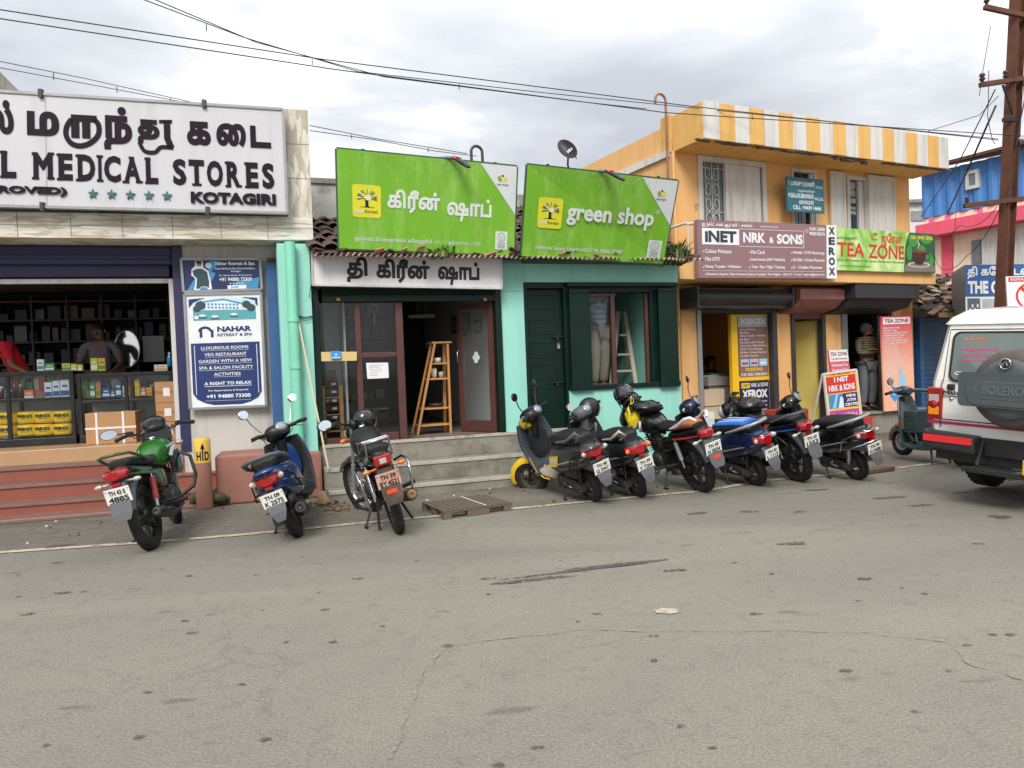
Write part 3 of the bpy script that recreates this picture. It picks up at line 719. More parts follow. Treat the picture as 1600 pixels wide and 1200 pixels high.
mb.box(d0,d1,.1,.15,sill,dz1)
for (y0,y1)in ((461,484),(499,523),(535,559),(570,594),(606,628),(641,664)):
 za,zb_=F.z(850,y1,.1),F.z(850,y0,.1);a,b=F.s(828,560,.1),F.s(869,560,.1)
 mb.box(a,b,.092,.1,za,za+.008);mb.box(a,b,.092,.1,zb_-.01,zb_);mb.box(a,a+.01,.093,.1,za+.008,zb_-.01);mb.box(b-.01,b,.093,.1,za+.008,zb_-.01)
dr=mb.build('panel_door',M_DGREEN,gs,bevel=.003)
for yy in (527,598):
 mb=MB();a,b=F.s(862,yy,.08),F.s(881,yy,.08);z_=F.z(870,yy,.08);mb.tube([(a,.078,z_),(b,.078,z_)],.011,6);mb.box(a+.06,a+.1,.07,.1,z_-.05,z_+.02);mb.build('bolt',M_BLACK,dr)
mb=MB();a=F.s(873,540,.06);z_=F.z(873,541,.06);mb.box(a-.02,a+.02,.06,.085,z_-.035,z_+.02);mb.tube([(a-.012,.07,z_+.02),(a-.012,.07,z_+.05),(a+.012,.07,z_+.05),(a+.012,.07,z_+.02)],.005,6);mb.build('padlock',M_STEEL,dr,bevel=.006)
mb=MB();mb.box(gC,d0-.003,.02,.2,sill,zD1-.003);mb.box(d1+.003,gE+.0,.02,.2,sill,zD1-.003);mb.box(d0-.003,d1+.003,.02,.2,dz1+.003,zD1-.003);mb.build('door_frame',M_DGREEN,gs,bevel=.006)
w0,w1=F.s(919,530),F.s(1019,530);wR=F.s(1058,520)
mb=MB();zz0,zz1=zW0+.003,zD1-.003
mb.box(gE+.003,w0,.03,.2,zz0,zz1);mb.box(w1,gR-.02,.03,.2,zz0,zz1);mb.box(w0,w1,.03,.2,F.z(970,456),zz1);mb.box(gE-.0,gR-.03,-.04,.03,zz0-.002,zz0+.06);mb.box(gE-.0,gR-.03,-.06,.03,zz1-.06,zz1-.005)
wf=mb.build('window_frame',M_DGREEN,gs,bevel=.006)
zi0,zi1=F.z(970,603),F.z(970,457)
mb=MB();sm=F.s(963,530)
mb.box(w0+.003,w0+.04,.08,.14,zi0,zi1);mb.box(sm-.03,sm+.03,.07,.14,zi0,zi1);mb.box(w1-.05,w1-.003,.08,.14,zi0,zi1);mb.box(w0+.04,sm-.03,.08,.14,zi0,zi0+.045);mb.box(w0+.04,sm-.03,.08,.14,zi1-.045,zi1)
mb.build('casement',M_BROWN,wf,bevel=.004)
mb=MB();mb.box(w0+.04,sm-.03,.11,.115,zi0+.045,zi1-.045);mb.build('pane',M_GLASS,wf)
def shutter(px0,px1,y0,y1,n):
 mb=MB();a,b=F.s(px0,530,n),F.s(px1,530,n);z0_,z1_=F.z((px0+px1)/2,y1,n),F.z((px0+px1)/2,y0,n)
 mb.box(a,b,n,n+.035,z0_,z1_)
 for q in (.33,.66):mb.box(a+.01,b-.01,n-.002,n+.01,z0_+(z1_-z0_)*q-.004,z0_+(z1_-z0_)*q+.004)
 mb.box(a,b,n-.012,n,z0_,z0_+.05);mb.box(a,b,n-.012,n,z1_-.05,z1_)
 mb.build('window_shutter',M_DGREEN,gs,bevel=.004)
shutter(892,924,452,610,-.06);shutter(1031,1060,450,604,-.07)
mb=MB();mb.box(F.s(972,530,1.25),F.s(1012,530,1.25),1.25,1.28,zi0-.2,zi1);mb.build('inner_screen',mat('pale_screen',srgb(160,172,176),.8,var=.06),gs)
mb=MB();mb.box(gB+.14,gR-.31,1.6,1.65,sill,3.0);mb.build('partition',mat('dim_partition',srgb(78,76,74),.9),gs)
mb=MB();ps=F.s(461,560,-.2);mb.tube([(ps,-.19,.05),(ps,-.19,zSg1+.1)],.062,14)
for z_ in (.9,1.55,2.1):mb.tube([(ps,-.19,z_),(ps,-.19,z_+.05)],.072,14)
mb.build('drain_pipe',M_MINTP,gs)
zr=F.z(640,396,-.45);slope=.42
mb=MB();nS=74;s0_,s1_=F.s(492,400,-.45),F.s(1098,430,-.45)
nw=12
vs=[];
for i in range(nS*2+1):
 s_=s0_+(s1_-s0_)*i/(nS*2);dz=.02 if i%2 else -.02
 jag=.05*math.sin(i*.37)*math.sin(i*.093+1)-.02
 vs+=[(s_,-.45+jag,zr+dz-.03),(s_,.6,zr+dz+1.05*slope*.5)]
n_=nS*2+1
mb.add(vs,[(2*i,2*i+2,2*i+3,2*i+1)for i in range(n_-1)])
mb.build('corrugated_eave',mat('rusty_sheet',srgb(176,152,142),.8,var=.2,vs=6,dirt=.6,dcol=srgb(86,60,50),ds=3),gs)
M_TILE=mat('clay_roof_tile',srgb(84,62,54),.9,var=.35,vs=9,dirt=.7,dcol=srgb(44,36,32),ds=4,bump=.3,bs=25)
mb=MB();rnd=random.Random(3)
row=0;n_cur=-.36
while n_cur<2.4:
 s_=s0_+rnd.uniform(0,.1)
 while s_<s1_-.05:
  wv_=.2;dx=rnd.uniform(-.015,.015);z_=zr+.02+(n_cur+.45)*slope+rnd.uniform(0,.02);L=.33
  prof=[(-.1,.0),(-.06,.035),(0,.05),(.05,.03),(.1,.0)]
  a=[(s_+dx+p_[0],n_cur,z_+p_[1])for p_ in prof];b=[(s_+dx+p_[0],n_cur+L,z_+p_[1]+L*slope-.03)for p_ in prof]
  vs=a+b;mb.add(vs,[(i,i+1,6+i,5+i)for i in range(4)],None,True)
  s_+=.185
 n_cur+=.27
mb.box(s0_,s1_-.02,.0,2.5,zr-.04,zr)
mb.prism([(s0_,-.4,zr+.0),(s0_,2.5,zr+.02),(s0_,2.5,zr+2.9*slope-.02),(s0_,-.4,zr+.01)],(s1_-s0_,0,0))
mb.build('tiled_roof',M_TILE,gs)
mb=MB()
for k in range(80):
 s_=s0_+(s1_-s0_)*rnd.random();q=rnd.uniform(.04,.11)
 mb.obox((s_,-.38+rnd.uniform(-.05,.2),zr+rnd.uniform(.0,.06)),(q*1.6,q,.015),Euler((rnd.uniform(-.5,.5),rnd.uniform(-.5,.5),rnd.uniform(0,3))).to_matrix(),rnd.choice((0,0,1)))
mb.build('broken_tiles',[M_TILE,mat('pale_broken_tile',srgb(170,128,104),.9,var=.25,vs=9)],gs)['kind']='stuff'
nb=1.2
mb=MB();mb.box(F.s(478,330,nb),F.s(560,330,nb),nb,nb+.2,3.0,F.z(505,286,nb));mb.box(F.s(478,330,nb)-.03,F.s(560,330,nb),nb-.03,nb+.23,F.z(505,287,nb),F.z(505,279,nb),1)
mb.build('rear_parapet',[mat('stained_limewash',srgb(186,184,180),.9,var=.1,dirt=.95,dcol=srgb(78,76,72),ds=1.6,bump=.2),M_CONCD],gs)
mb=MB();mb.box(F.s(790,330,2.6),F.s(830,330,2.6),2.6,2.8,3.0,F.z(812,304,2.6));mb.box(F.s(803,330,2.4),F.s(812,330,2.4),2.4,2.5,3.0,F.z(808,312,2.4),1)
mb.build('rear_wall',[M_CONCD,mat('grey_plank',srgb(150,150,152),.9,var=.15,dirt=.5,streak=True)],gs)
# yellow two storey building
F=YF
yb=thing('yellow_building','two storey yellow building with yellow and white striped parapet','building',F.o,F.a)
NSl=-.75
y0=F.s(1052,300);y1=F.s(1421,320)
zSlb,zSlt=F.z(1200,439,NSl),F.z(1380,421,NSl)
zPb,zPt=F.z(1290,240,NSl),F.z(1290,186,NSl)
pS0,pS1=F.s(1098.5,190,NSl),F.s(1483,240,NSl)
zSl1=zSlb+.32
mb=MB()
def strip(a,b,z0,z1,n=0,d=.25):mb.box(a,b,n,n+d,z0,z1)
pA,pB,pC,pD,pE=[F.s(x,560)for x in (1097,1212,1243,1289,1320)]
tz=F.z(1380,500)
strip(F.s(1040,560),pA,0,zSlb);strip(pB,pC,0,zSlb);strip(pD,pE,0,zSlb);strip(F.s(1427,560),y1,0,zSlb)
w1a,w1b,w1t=F.s(1090,300),F.s(1196,300),F.z(1140,248)
w2a,w2b,w2t=F.s(1236,300),F.s(1276,300),F.z(1255,264)
w3a,w3b,w3t=F.s(1322,300),F.s(1356,300),F.z(1345,276)
zs_=zSl1+.0
strip(y0,w1a,zSlb,zPb+.2);strip(w1b,w2a,zSlb,zPb+.2);strip(w2b,w3a,zSlb,zPb+.2);strip(w3b,y1,zSlb,zPb+.2)
strip(w1a,w1b,w1t,zPb+.2);strip(w2a,w2b,w2t,zPb+.2);strip(w3a,w3b,w3t,zPb+.2)
strip(y1-.25,y1,0,zPb+.2,.25,6)
mb.build('front_wall',M_YEL,yb)
mb=MB();sx=y0
mb.box(sx,sx+.25,.25,9.0,0,zPt-.12)
zb_=zPt-.75
mb.build('side_wall',M_YEL,yb)
mb=MB();mb.box(sx-.05,sx+.02,.05,9.0,zPb-.06,zPb+.05);mb.build('side_band',M_YSTR,yb)
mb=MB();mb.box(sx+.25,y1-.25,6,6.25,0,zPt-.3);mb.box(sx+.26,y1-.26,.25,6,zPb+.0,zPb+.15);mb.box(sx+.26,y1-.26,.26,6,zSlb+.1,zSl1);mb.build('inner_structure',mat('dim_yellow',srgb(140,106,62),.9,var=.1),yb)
mb=MB();ns=19
tops=[655,715,772,825,880,933,985,1035,1085,1133,1180,1225,1270,1315,1358,1402,1443,1482,1522,1558]
xs=[F.s(820+t/2.353,160+(t-655)*.07,NSl)for t in tops]
mb.box(pS0-.0,pS1,NSl+.02,.0,zPb,zPt-.01)
for i in range(ns):mb.box(xs[i]+(.002 if i else 0),xs[i+1]-.002,NSl,NSl+.02,zPb+(.0 if i%3 else .006),zPt,1 if i%2==0 else 0)
mb.box(y0-.02,pS0+.9,.0,.25,zPb,zPt+.03,0)
mb.build('parapet',[M_YSTY,M_YSTR],yb,bevel=.006)
mb=MB();rnd=random.Random(8)
for k in range(70):
 t=rnd.random();s_=pS0+(pS1-pS0)*t;big_=1.8 if .5<t<.64 else .6
 mb.obox((s_,NSl+.04+rnd.uniform(0,.05),zPb-rnd.uniform(0,.02)*big_),(rnd.uniform(.06,.25),.06,rnd.uniform(.015,.05)*big_),Euler((0,rnd.uniform(-.12,.12),0)).to_matrix())
mb.build('crumbling_edge',mat('broken_concrete',srgb(96,86,76),.95,var=.3,vs=12),yb)['kind']='stuff'
mb=MB();bS1=F.s(1462,430,NSl);bS0=F.s(1062,430,NSl)
mb.box(bS0,bS1,NSl,-.002,zSlb,zSl1)
mb.build('balcony_slab',M_YEL,yb,bevel=.01)
mb=MB();c=F.s(1043,250,-.06);ztp=F.z(1041,160,-.06)
pts=[(c,-.06,zSl1-.8),(c,-.06,ztp+.02)]
hk=[(c-.1+.1*math.cos(a),-.06,ztp+.02+.1*math.sin(a))for a in [PI*i/10 for i in range(11)]]
mb.tube(pts+hk[1:]+[(c-.2,-.06,ztp-.04)],.02,10)
mb.build('vent_pipe',mat('ochre_pipe',srgb(150,104,78),.6,dirt=.5),yb)
mb=MB();c2=F.s(1052,250,-.03);mb.tube([(c2,-.03,zSl1-.9),(c2,-.03,zPb)],.03,8)
c3=F.s(1066,560,-.05);mb.tube([(c3,-.05,.3),(c3,-.05,F.z(1066,455,-.05)),(c3+.26,-.05,F.z(1080,452,-.05)),(c3+.26,-.05,F.z(1080,488,-.05))],.018,8)
mb.build('conduit',M_YEL,yb)
def frame_bars(mb,a,b,z0,z1,t,n,d=.08,sill_=True):
 mb.box(a,a+t,n,n+d,z0,z1);mb.box(b-t,b,n,n+d,z0,z1);mb.box(a+t,b-t,n,n+d,z1-t,z1)
 if sill_:mb.box(a+t,b-t,n,n+d,z0,z0+t)
zwb=zSl1+.02
mb=MB();frame_bars(mb,w1a+.004,w1b-.004,zwb,w1t-.004,.09,-.04);wm=F.s(1135,300);mb.box(wm-.04,wm+.04,-.035,.04,zwb+.09,w1t-.094)
win=mb.build('window_frame',M_WFRM,yb,bevel=.006)
mb=MB();mb.box(wm+.045,w1b-.14,-.03,-.005,zwb+.092,w1t-.1);mb.build('shutter_panel',M_WFRM,win,bevel=.004)
mb=MB();mb.box(w1a+.095,wm-.042,.05,.055,zwb+.09,w1t-.095);mb.build('pane',mat('frosted_grey_glass',srgb(104,118,122),.2,var=.1),win)
def scroll(mb,cx,z,sc,n,up=1,r=.009):
 for sg in (-1,1):
  pts=[]
  for i in range(22):
   a=i/21*PI*2.3;q=.085*sc*(1-.55*i/21)
   pts.append((cx+sg*(.085*sc-q*math.cos(a))*.95,n,z+up*q*math.sin(a)*1.5))
  mb.tube(pts,r,5)
mb=MB();gx=(w1a+.095+wm-.042)/2;gh=w1t-.1-zwb-.09
for q,up in ((.12,1),(.3,-1),(.42,1),(.58,-1),(.72,1),(.9,-1)):scroll(mb,gx,zwb+.09+gh*q,1.0,.03,up)
mb.tube([(gx,.03,zwb+.09),(gx,.03,w1t-.1)],.008,5)
for dx in (-.14,.14):mb.tube([(gx+dx,.03,zwb+.09),(gx+dx,.03,w1t-.1)],.007,5)
for q in (.5,.95):mb.tube([(w1a+.1,.03,zwb+.09+gh*q),(wm-.04,.03,zwb+.09+gh*q)],.007,5)
mb.build('grille',M_WFRM,win)
mb=MB();frame_bars(mb,w2a+.003,w2b-.003,zwb,w2t-.003,.06,-.02);mb.box(w2b-.16,w2b-.065,.0,.05,zwb+.06,w2t-.07)
win=mb.build('window_frame',M_WFRM,yb,bevel=.006)
mb=MB();mb.box(w2a+.06,w2b-.062,.06,.065,zwb+.06,w2t-.065);mb.build('pane',mat('dark_window_glass',srgb(38,42,44),.12,var=.1,spec=.8),win)
mb=MB();c=(w2a+w2b-.1)/2
for q in (.1,.35):scroll(mb,c,zwb+.1+q,.9,.03,1)
mb.tube([(c,.03,zwb+.06),(c,.03,w2t-.07)],.008,5);mb.build('grille',M_GREYM,win)
mb=MB();frame_bars(mb,w3a+.003,w3b-.003,zwb,w3t-.003,.07,-.03);win=mb.build('window_frame',M_WFRM,yb,bevel=.006)
mb=MB();mb.box(w3a+.07,w3b-.25,.05,.055,zwb+.05,w3t-.075);mb.build('pane',mat('dark_window_glass2',srgb(46,56,64),.06,var=.1,spec=1.0),win)
mb=MB();mb.box(w3b-.25,w3b-.18,.0,.06,zwb+.05,w3t-.08);mb.box(w3b-.17,w3b-.08,.03,.06,zwb+.05,w3t-.08)
for q in (.3,.7):mb.box(w3b-.25,w3b-.08,-.004,.06,zwb+q*1.0,zwb+q*1.0+.06)
mb.build('casement',M_WFRM,win,bevel=.004)
for (x0,x1,yt)in ((1298,1321,268),(1357,1398,275)):
 mb=MB();a,b=F.s(x0,310,-.06),F.s(x1,310,-.06);zt=F.z((x0+x1)/2,yt,-.06)
 mb.box(a,b,-.06,-.02,zwb,zt);mb.box(a,a+.05,-.075,-.06,zwb,zt);mb.box(b-.05,b,-.075,-.06,zwb,zt);mb.box(a+.05,b-.05,-.07,-.06,zt-.08,zt)
 mb.build('window_shutter',M_WFRM,yb,bevel=.004)
wq=Quad(F.W(w3a+.08,.045,F.z(1340,335)),F.W(w3b-.27,.045,F.z(1340,335)),F.W(w3b-.27,.045,F.z(1340,283)),F.W(w3a+.08,.045,F.z(1340,283)))
mb=MB()
for (t,v0,v1)in (('BALASUBRAMANI',.78,.98),('ADVOCATE',.56,.7),('M.பாலசுப்ரமணி',.3,.52),('வழக்கறிஞர்',.14,.26),('CELL : 94439 14646',0,.12)):put(mb,wq,t,.05,v0,.95,v1,0,.02,0)
mb.build('window_lettering',M_WHITEP,win,ID4)
mb=MB()
mb.box(F.s(1040,560)-.1,pB+.1,3.2,3.3,0,zSlb);mb.box(F.s(1040,560),F.s(1040,560)+.1,.25,3.2,0,zSlb);mb.box(pB+.1,pB+.2,.25,3.2,0,zSlb)
mb.build('copy_shop_room',mat('warm_room_wall',srgb(206,150,76),.85,var=.08),yb)
mb=MB();mb.box(pC+.0,pC+.06,.25,3.4,0,zSlb);mb.box(pD+.03,pD+.13,.25,3.4,0,zSlb);mb.box(pC,pD+.1,3.4,3.5,0,zSlb)
mb.prism([(pC+.12,.9,.0),(pD+.029,.1,.0),(pD+.029,.16,0),(pC+.12,1.0,0)],(0,0,F.z(1265,500)-.0));mb.build('passage_wall',mat('olive_wall',srgb(196,180,96),.8,var=.08,dirt=.3,dcol=srgb(150,130,70)),yb)
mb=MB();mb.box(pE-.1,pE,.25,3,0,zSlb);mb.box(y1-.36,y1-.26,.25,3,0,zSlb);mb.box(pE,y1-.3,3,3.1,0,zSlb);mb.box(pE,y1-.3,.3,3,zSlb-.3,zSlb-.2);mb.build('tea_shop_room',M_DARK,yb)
tf=F.z(1380,643,-.1)
mb=MB();mb.box(pE-.05,y1-.1,-.35,2.95,0,tf);mb.box(pE-.06,y1-.09,-.4,-.0,tf,tf+.03);mb.build('tea_shop_floor',M_CONC,yb,bevel=.012)
mb=MB();mb.box(F.s(1040,560),pB+.1,.1,3.2,0,.3);mb.box(pC,pD,.1,3.4,0,.3);mb.build('shop_floor',M_CONC,yb)
for (px,yy0,yy1,n0,n1)in ((1245,640,690,-.5,-.05),(1345,652,690,-.75,-.41)):
 mb=MB();a,b=F.s(px,660,n0),F.s(px+19,660,n0)
 mb.box(a-(.0 if px>1300 else .35),b,n0,n1,0,F.z(px,yy0,n0));mb.build('red_step',mat('red_oxide',srgb(176,58,48),.55,var=.12,dirt=.35,dcol=srgb(110,60,50)),yb,bevel=.01)
mb=MB();mb.box(pB-.1,pD+.1,-.85,-.51,0,.17);mb.build('red_step',mat('red_oxide'),yb,bevel=.01)
for (px0,px1,yt,col)in ((1092,1098,480,M_LGREY),(1209,1216,480,M_GREYM),(1239,1244,488,M_GREYM),(1287,1292,488,M_GREYM),(1318,1326,488,M_LGREY),(1372,1379,492,M_GREYM)):
 mb=MB();mb.box(F.s(px0,560,-.04),F.s(px1,560,-.04),-.04,.08,.1,F.z(px0,yt,-.04));mb.build('shutter_jamb',col,yb,bevel=.003)
def housing(px0,px1,y0_,y1_,m,name,nf=-.55,slats=False,yr=None):
 mb=MB();a,b=F.s(px0,463,nf),F.s(px1,463,nf);zt,zb2=F.z((px0+px1)/2,y0_,nf),F.z((px0+px1)/2,y1_,nf)
 zt=min(zt,zSlb-.004)
 h=zt-zb2
 if slats:
  mb.box(a,a+.03,nf,-.003,zb2,zt);mb.box(b-.03,b,nf,-.003,zb2,zt)
  prof=[]
  for k in range(40):
   an=-PI/2*.6+PI*1.15*k/39
   prof.append((nf+.26-.26*math.cos(an)-.0,(zt+zb2)/2+h*.48*math.sin(an)+(.006 if k%6<3 else 0)))
  pa=[(a+.03,y,z)for y,z in prof];pb=[(b-.03,y,z)for y,z in prof]
  mb.add(pa+pb,[(i,i+1,41+i,40+i)for i in range(39)],None,True)
  mb.box(a+.03,b-.03,nf+.12,-.004,zb2,zt-.01)
 else:
  p=[(a,nf,zb2+h*.4),(a,nf,zt-h*.12),(a,nf+.1,zt),(a,-.003,zt),(a,-.003,zb2-.08),(a,nf+.18,zb2)]
  mb.prism(p,(b-a,0,0))
 return mb.build(name,m,yb,bevel=.004)
housing(1090,1241,448,480,M_GREYM,'shutter_housing',-.5,True)
housing(1251,1320,448,480,mat('dusty_pink_metal',srgb(152,106,98),.6,dirt=.4,dcol=srgb(90,66,62)),'shutter_housing',-.5)
mb=MB();a,b=F.s(1337,460,-.72),F.s(1437,460,-.72);mb.box(a,b,-.72,-.004,F.z(1390,466,-.72),F.z(1390,438,-.72));mb.prism([(a+.02,-.6,F.z(1390,466,-.72)),(a+.02,-.01,F.z(1390,466,-.72)),(a+.02,-.01,F.z(1390,482,-.72)-.05),(a+.02,-.5,F.z(1390,479,-.72))],(b-a-.04,0,0));mb.build('shutter_housing',mat('charcoal_metal',srgb(44,44,46),.55,var=.1,dirt=.3,dcol=srgb(70,66,62),ds=3),yb,bevel=.006)
mb=MB();mb.box(pA-.08,pB+.08,-.02,.05,F.z(1150,489),F.z(1150,479));mb.build('shutter_bottom_bar',M_GREYM,yb)
mb=MB();mb.box(pC-.02,pD+.02,-.02,.05,F.z(1265,498),F.z(1265,482));mb.build('shutter_bottom_bar',mat('maroon_metal',srgb(96,66,62),.6),yb)
mb=MB();ra,rb=F.s(1074,380,-.66),F.s(1089,380,-.66);zt=F.z(1082,349,-.66)
mb.tube([(ra,-.66,zt-.02),(rb+.05,-.66,zt+.02)],.022,8);mb.tube([(ra,-.66,zt),(ra,-.02,zt)],.022,8)
for s_ in (ra+.02,(ra+rb)/2+.05,rb):mb.tube([(s_,-.66,zSl1),(s_,-.66,zt)],.016,6)
mb.build('railing',M_WFRM,yb)
yq=lambda x0,x1,n=.1:(F.s(x0,570,n),F.s(x1,570,n))
ydz0,ydz1=.12,F.z(1180,491,.1)
ydt=thing('yellow_shop_door','bright yellow framed door plastered with printing and ticket posters','door',F.W(F.s(1175,570,.1),.1,ydz0),F.a)
mb=MB();a,b=yq(1143,1209);a2,b2=yq(1153,1200);zm=F.z(1180,590,.1)
mb.box(a,a2,.08,.16,ydz0,ydz1);mb.box(b2,b,.08,.16,ydz0,ydz1);mb.box(a2,b2,.085,.15,zm-.05,zm+.05);mb.box(a2,b2,.085,.15,ydz1-.05,ydz1);mb.box(a2,b2,.085,.15,ydz0,ydz0+.1)
mb.build('door_frame',mat('bright_yellow_paint',srgb(238,186,30),.5,var=.06,dirt=.2,dcol=srgb(170,120,30)),ydt,F.M,bevel=.005)
mb=MB();mb.box(a2,b2,.11,.115,ydz0+.1,ydz1-.05);mb.build('glass_pane',M_GLASSD,ydt,F.M)
def poster(Q,name,base,parent):
 mb=MB();rect(mb,Q,0,0,1,1,0,0);return mb.build(name,base,parent,ID4)
P_RED=flat('print_red',srgb(206,48,44));P_YEL=flat('print_yellow',srgb(240,200,60));P_NAVY=flat('print_navy',srgb(34,44,70));P_BRN=flat('print_brown',srgb(134,100,92))
P_PINK=flat('print_pink',srgb(214,92,112));P_PEACH=flat('print_peach',srgb(234,164,138));P_BLUE=flat('print_blue',srgb(44,146,214));P_SKY=flat('print_sky',srgb(150,200,224));P_MAG=flat('print_magenta',srgb(186,66,158));P_GRY=flat('print_grey',srgb(168,178,182));P_GREEN=flat('print_green',srgb(120,182,62))
uq=Quad(F.W(a2+.01,.078,F.z(1180,588,.08)),F.W(b2-.02,.078,F.z(1180,588,.08)),F.W(b2-.02,.078,F.z(1180,494,.08)),F.W(a2+.01,.078,F.z(1180,494,.08)))
mb=MB();rect(mb,uq,0,.0,1,1,1,0);rect(mb,uq,0,.82,1,1,2,.002)
put(mb,uq,'XEROX',.06,.87,.97,.96,0,.03)
for i,t in enumerate(['Colour Printout','Mini ATM','Money Transfer / Withdraw','Pan Card','Insurance (All Vehicle)','Train / Bus / Flight Ticketing','Mobile / DTH Recharge','EB Bills / Online Payment','E-Challan Payment']):
 wd_=min(.92,.036*len(t));put(mb,uq,t,.05,.765-i*.055,.05+wd_,.8-i*.055,0,.01)
for i in range(3):rect(mb,uq,.05+i*.32,.17,.33+i*.32,.29,4,.003);rect(mb,uq,.08+i*.32,.2,.3+i*.32,.24,(3,3,0)[i],.005)
put(mb,uq,'TICKETING',.2,.09,.8,.145,5,.03);put(mb,uq,'91591 28382 / 95005 85676',.05,.01,.95,.06,0,.02)
mb.build('service_poster',[M_WHITEP,P_BRN,P_GRY,P_RED,P_SKY,P_YEL],ydt,ID4)
lq=Quad(F.W(a2+.02,.078,F.z(1180,662,.08)),F.W(b2-.01,.078,F.z(1180,662,.08)),F.W(b2-.01,.078,F.z(1180,595,.08)),F.W(a2+.02,.078,F.z(1180,595,.08)))
mb=MB();rect(mb,lq,0,.0,1,1,1,0);rect(mb,lq,0,.02,1,.17,2,.002);rect(mb,lq,.03,.84,.32,.96,2,.002)
put(mb,lq,'I NET',.06,.865,.29,.935,3,.02);put(mb,lq,'NRK & SONS',.36,.86,.95,.95,0,.02);put(mb,lq,'XEROX',.05,.6,.93,.8,0,.05);put(mb,lq,'BUS / FLIGHT TICKETING',.04,.06,.96,.13,3,.02)
for i in range(4):
 for j,tt in enumerate((('Colour Printout','Mini ATM','Money Transfer','Pan Card')[i],('Insurance','EB Bills','Mobile Recharge','E-Challan')[i])):put(mb,lq,tt,.05+j*.5,.5-i*.1,.4+j*.5,.545-i*.1,0,.01)
mb.build('copy_poster',[M_WHITEP,P_NAVY,P_YEL,M_BLKP],ydt,ID4)
dk=thing('photocopier','pale photocopier stacked with papers behind the yellow door','photocopier',F.W(F.s(1128,600,.7),.9,.3),F.a)
mb=MB();s_=F.s(1128,600,.7);mb.box(s_-.3,s_+.55,.7,1.25,.3,1.0);mb.box(s_-.34,s_+.6,.66,1.28,1.0,1.16);mb.box(s_-.1,s_+.58,.695,.705,.4,.55);mb.build('body',mat('copier_plastic',srgb(176,172,164),.6,var=.05),dk,F.M,bevel=.015)
mb=MB();mb.obox((s_,.95,1.175),(.35,.25,.03),Euler((0,0,.3)).to_matrix());mb.obox((s_+.12,.95,1.2),(.4,.26,.03),Euler((.05,.1,-.2)).to_matrix(),1);mb.build('papers',[M_WHITEP,mat('teal_cloth',srgb(70,120,132),.8)],dk,F.M)
for i,(px,y0_,y1_)in enumerate(((1118,608,634),(1118,635,655))):
 mb=MB();s_=F.s(px,620,.35);mb.box(s_-.24,s_+.2,.35,.6,F.z(px,y1_,.35),F.z(px,y0_,.35)-.004)
 tag(mb.build('paper_box',mat('paper_box_card',srgb(196,178,150),.8),None,F.M,bevel=.006),('upper' if i==0 else 'lower')+' pale paper box stacked inside the copy shop doorway','box')
mb=MB();s_=F.s(1126,510,2.0);mb.box(s_-.12,s_+.2,3.17,3.19,F.z(1126,520,3.1),F.z(1126,492,3.1));tag(mb.build('wall_calendar',flat('cream_paper',srgb(214,190,140)),None,F.M),'cream sheet calendar hung on the orange wall of the copy shop','calendar')
mb=MB();s_=F.s(1103,510,3.1);mb.box(s_-.1,s_+.12,3.15,3.19,F.z(1103,528,3.1),F.z(1103,496,3.1));tag(mb.build('wall_picture',M_BLACK,None,F.M),'dark framed picture on the orange wall of the copy shop','picture')
wb=thing('white_cabinet','small white metal cabinet standing outside between scooters and yellow pillar','cabinet',F.W(F.s(1097,670,-.3),-.3,0),F.a)
mb=MB();a,b=F.s(1084,665,-.42),F.s(1108,665,-.42);zt=F.z(1096,645,-.42);mb.box(a,b+.12,-.42,-.1,.02,zt);mb.build('body',mat('white_enamel',srgb(206,208,206),.4,dirt=.3),wb,F.M,bevel=.012)
mb=MB();mb.box(a+.03,b+.09,-.428,-.42,.08,zt-.06);mb.build('door',mat('white_enamel'),wb,F.M,bevel=.004)
dp=F.P(886,231,1.6);dp=F.W(y0+.1,4.6,zPt+.25)
_t=ray(888,236);_k=(F.o+F.ex*(y0+.12)-CAM).dot(F.ex)/_t.dot(F.ex);dp=CAM+_t*_k
dish=thing('satellite_dish','black oval satellite dish on the yellow side wall','satellite dish',dp);dish.scale=(.85,.85,.85)
rot=(Vector((-.35,-1,.35))).to_track_quat('Z','Y').to_matrix()@Matrix.Rotation(R_(40),3,'Z')
mb=MB(Matrix.Translation((0,0,.0))@rot.to_4x4());rings=[]
for i in range(7):
 q=i/6;rings.append([Vector((.18*q*math.cos(a),.33*q*math.sin(a),.09*q*q))for a in [2*PI*j/24 for j in range(24)]])
mb.loft(rings[1:],False);mb.face(rings[1]);mb.build('reflector',mat('dish_black',srgb(40,40,42),.5,var=.1),dish)
Qd=Quad(rot@Vector((-.16,-.12,.06)),rot@Vector((.16,-.12,.06)),rot@Vector((.16,.02,.045)),rot@Vector((-.16,.02,.045)))
mb=MB();put(mb,Qd,'HD',.35,0.1,.8,.7,0,.04,.02);mb.build('lettering',M_WHITEP,dish)
mb=MB();mb.tube([(0,.05,-.05),(0,.3,-.25),(.1,.5,-.5)],.025,8);mb.tube([rot@Vector((0,-.36,.05)),rot@Vector((0,-.2,.42))],.012,6);mb.build('mast',M_GREYM,dish)
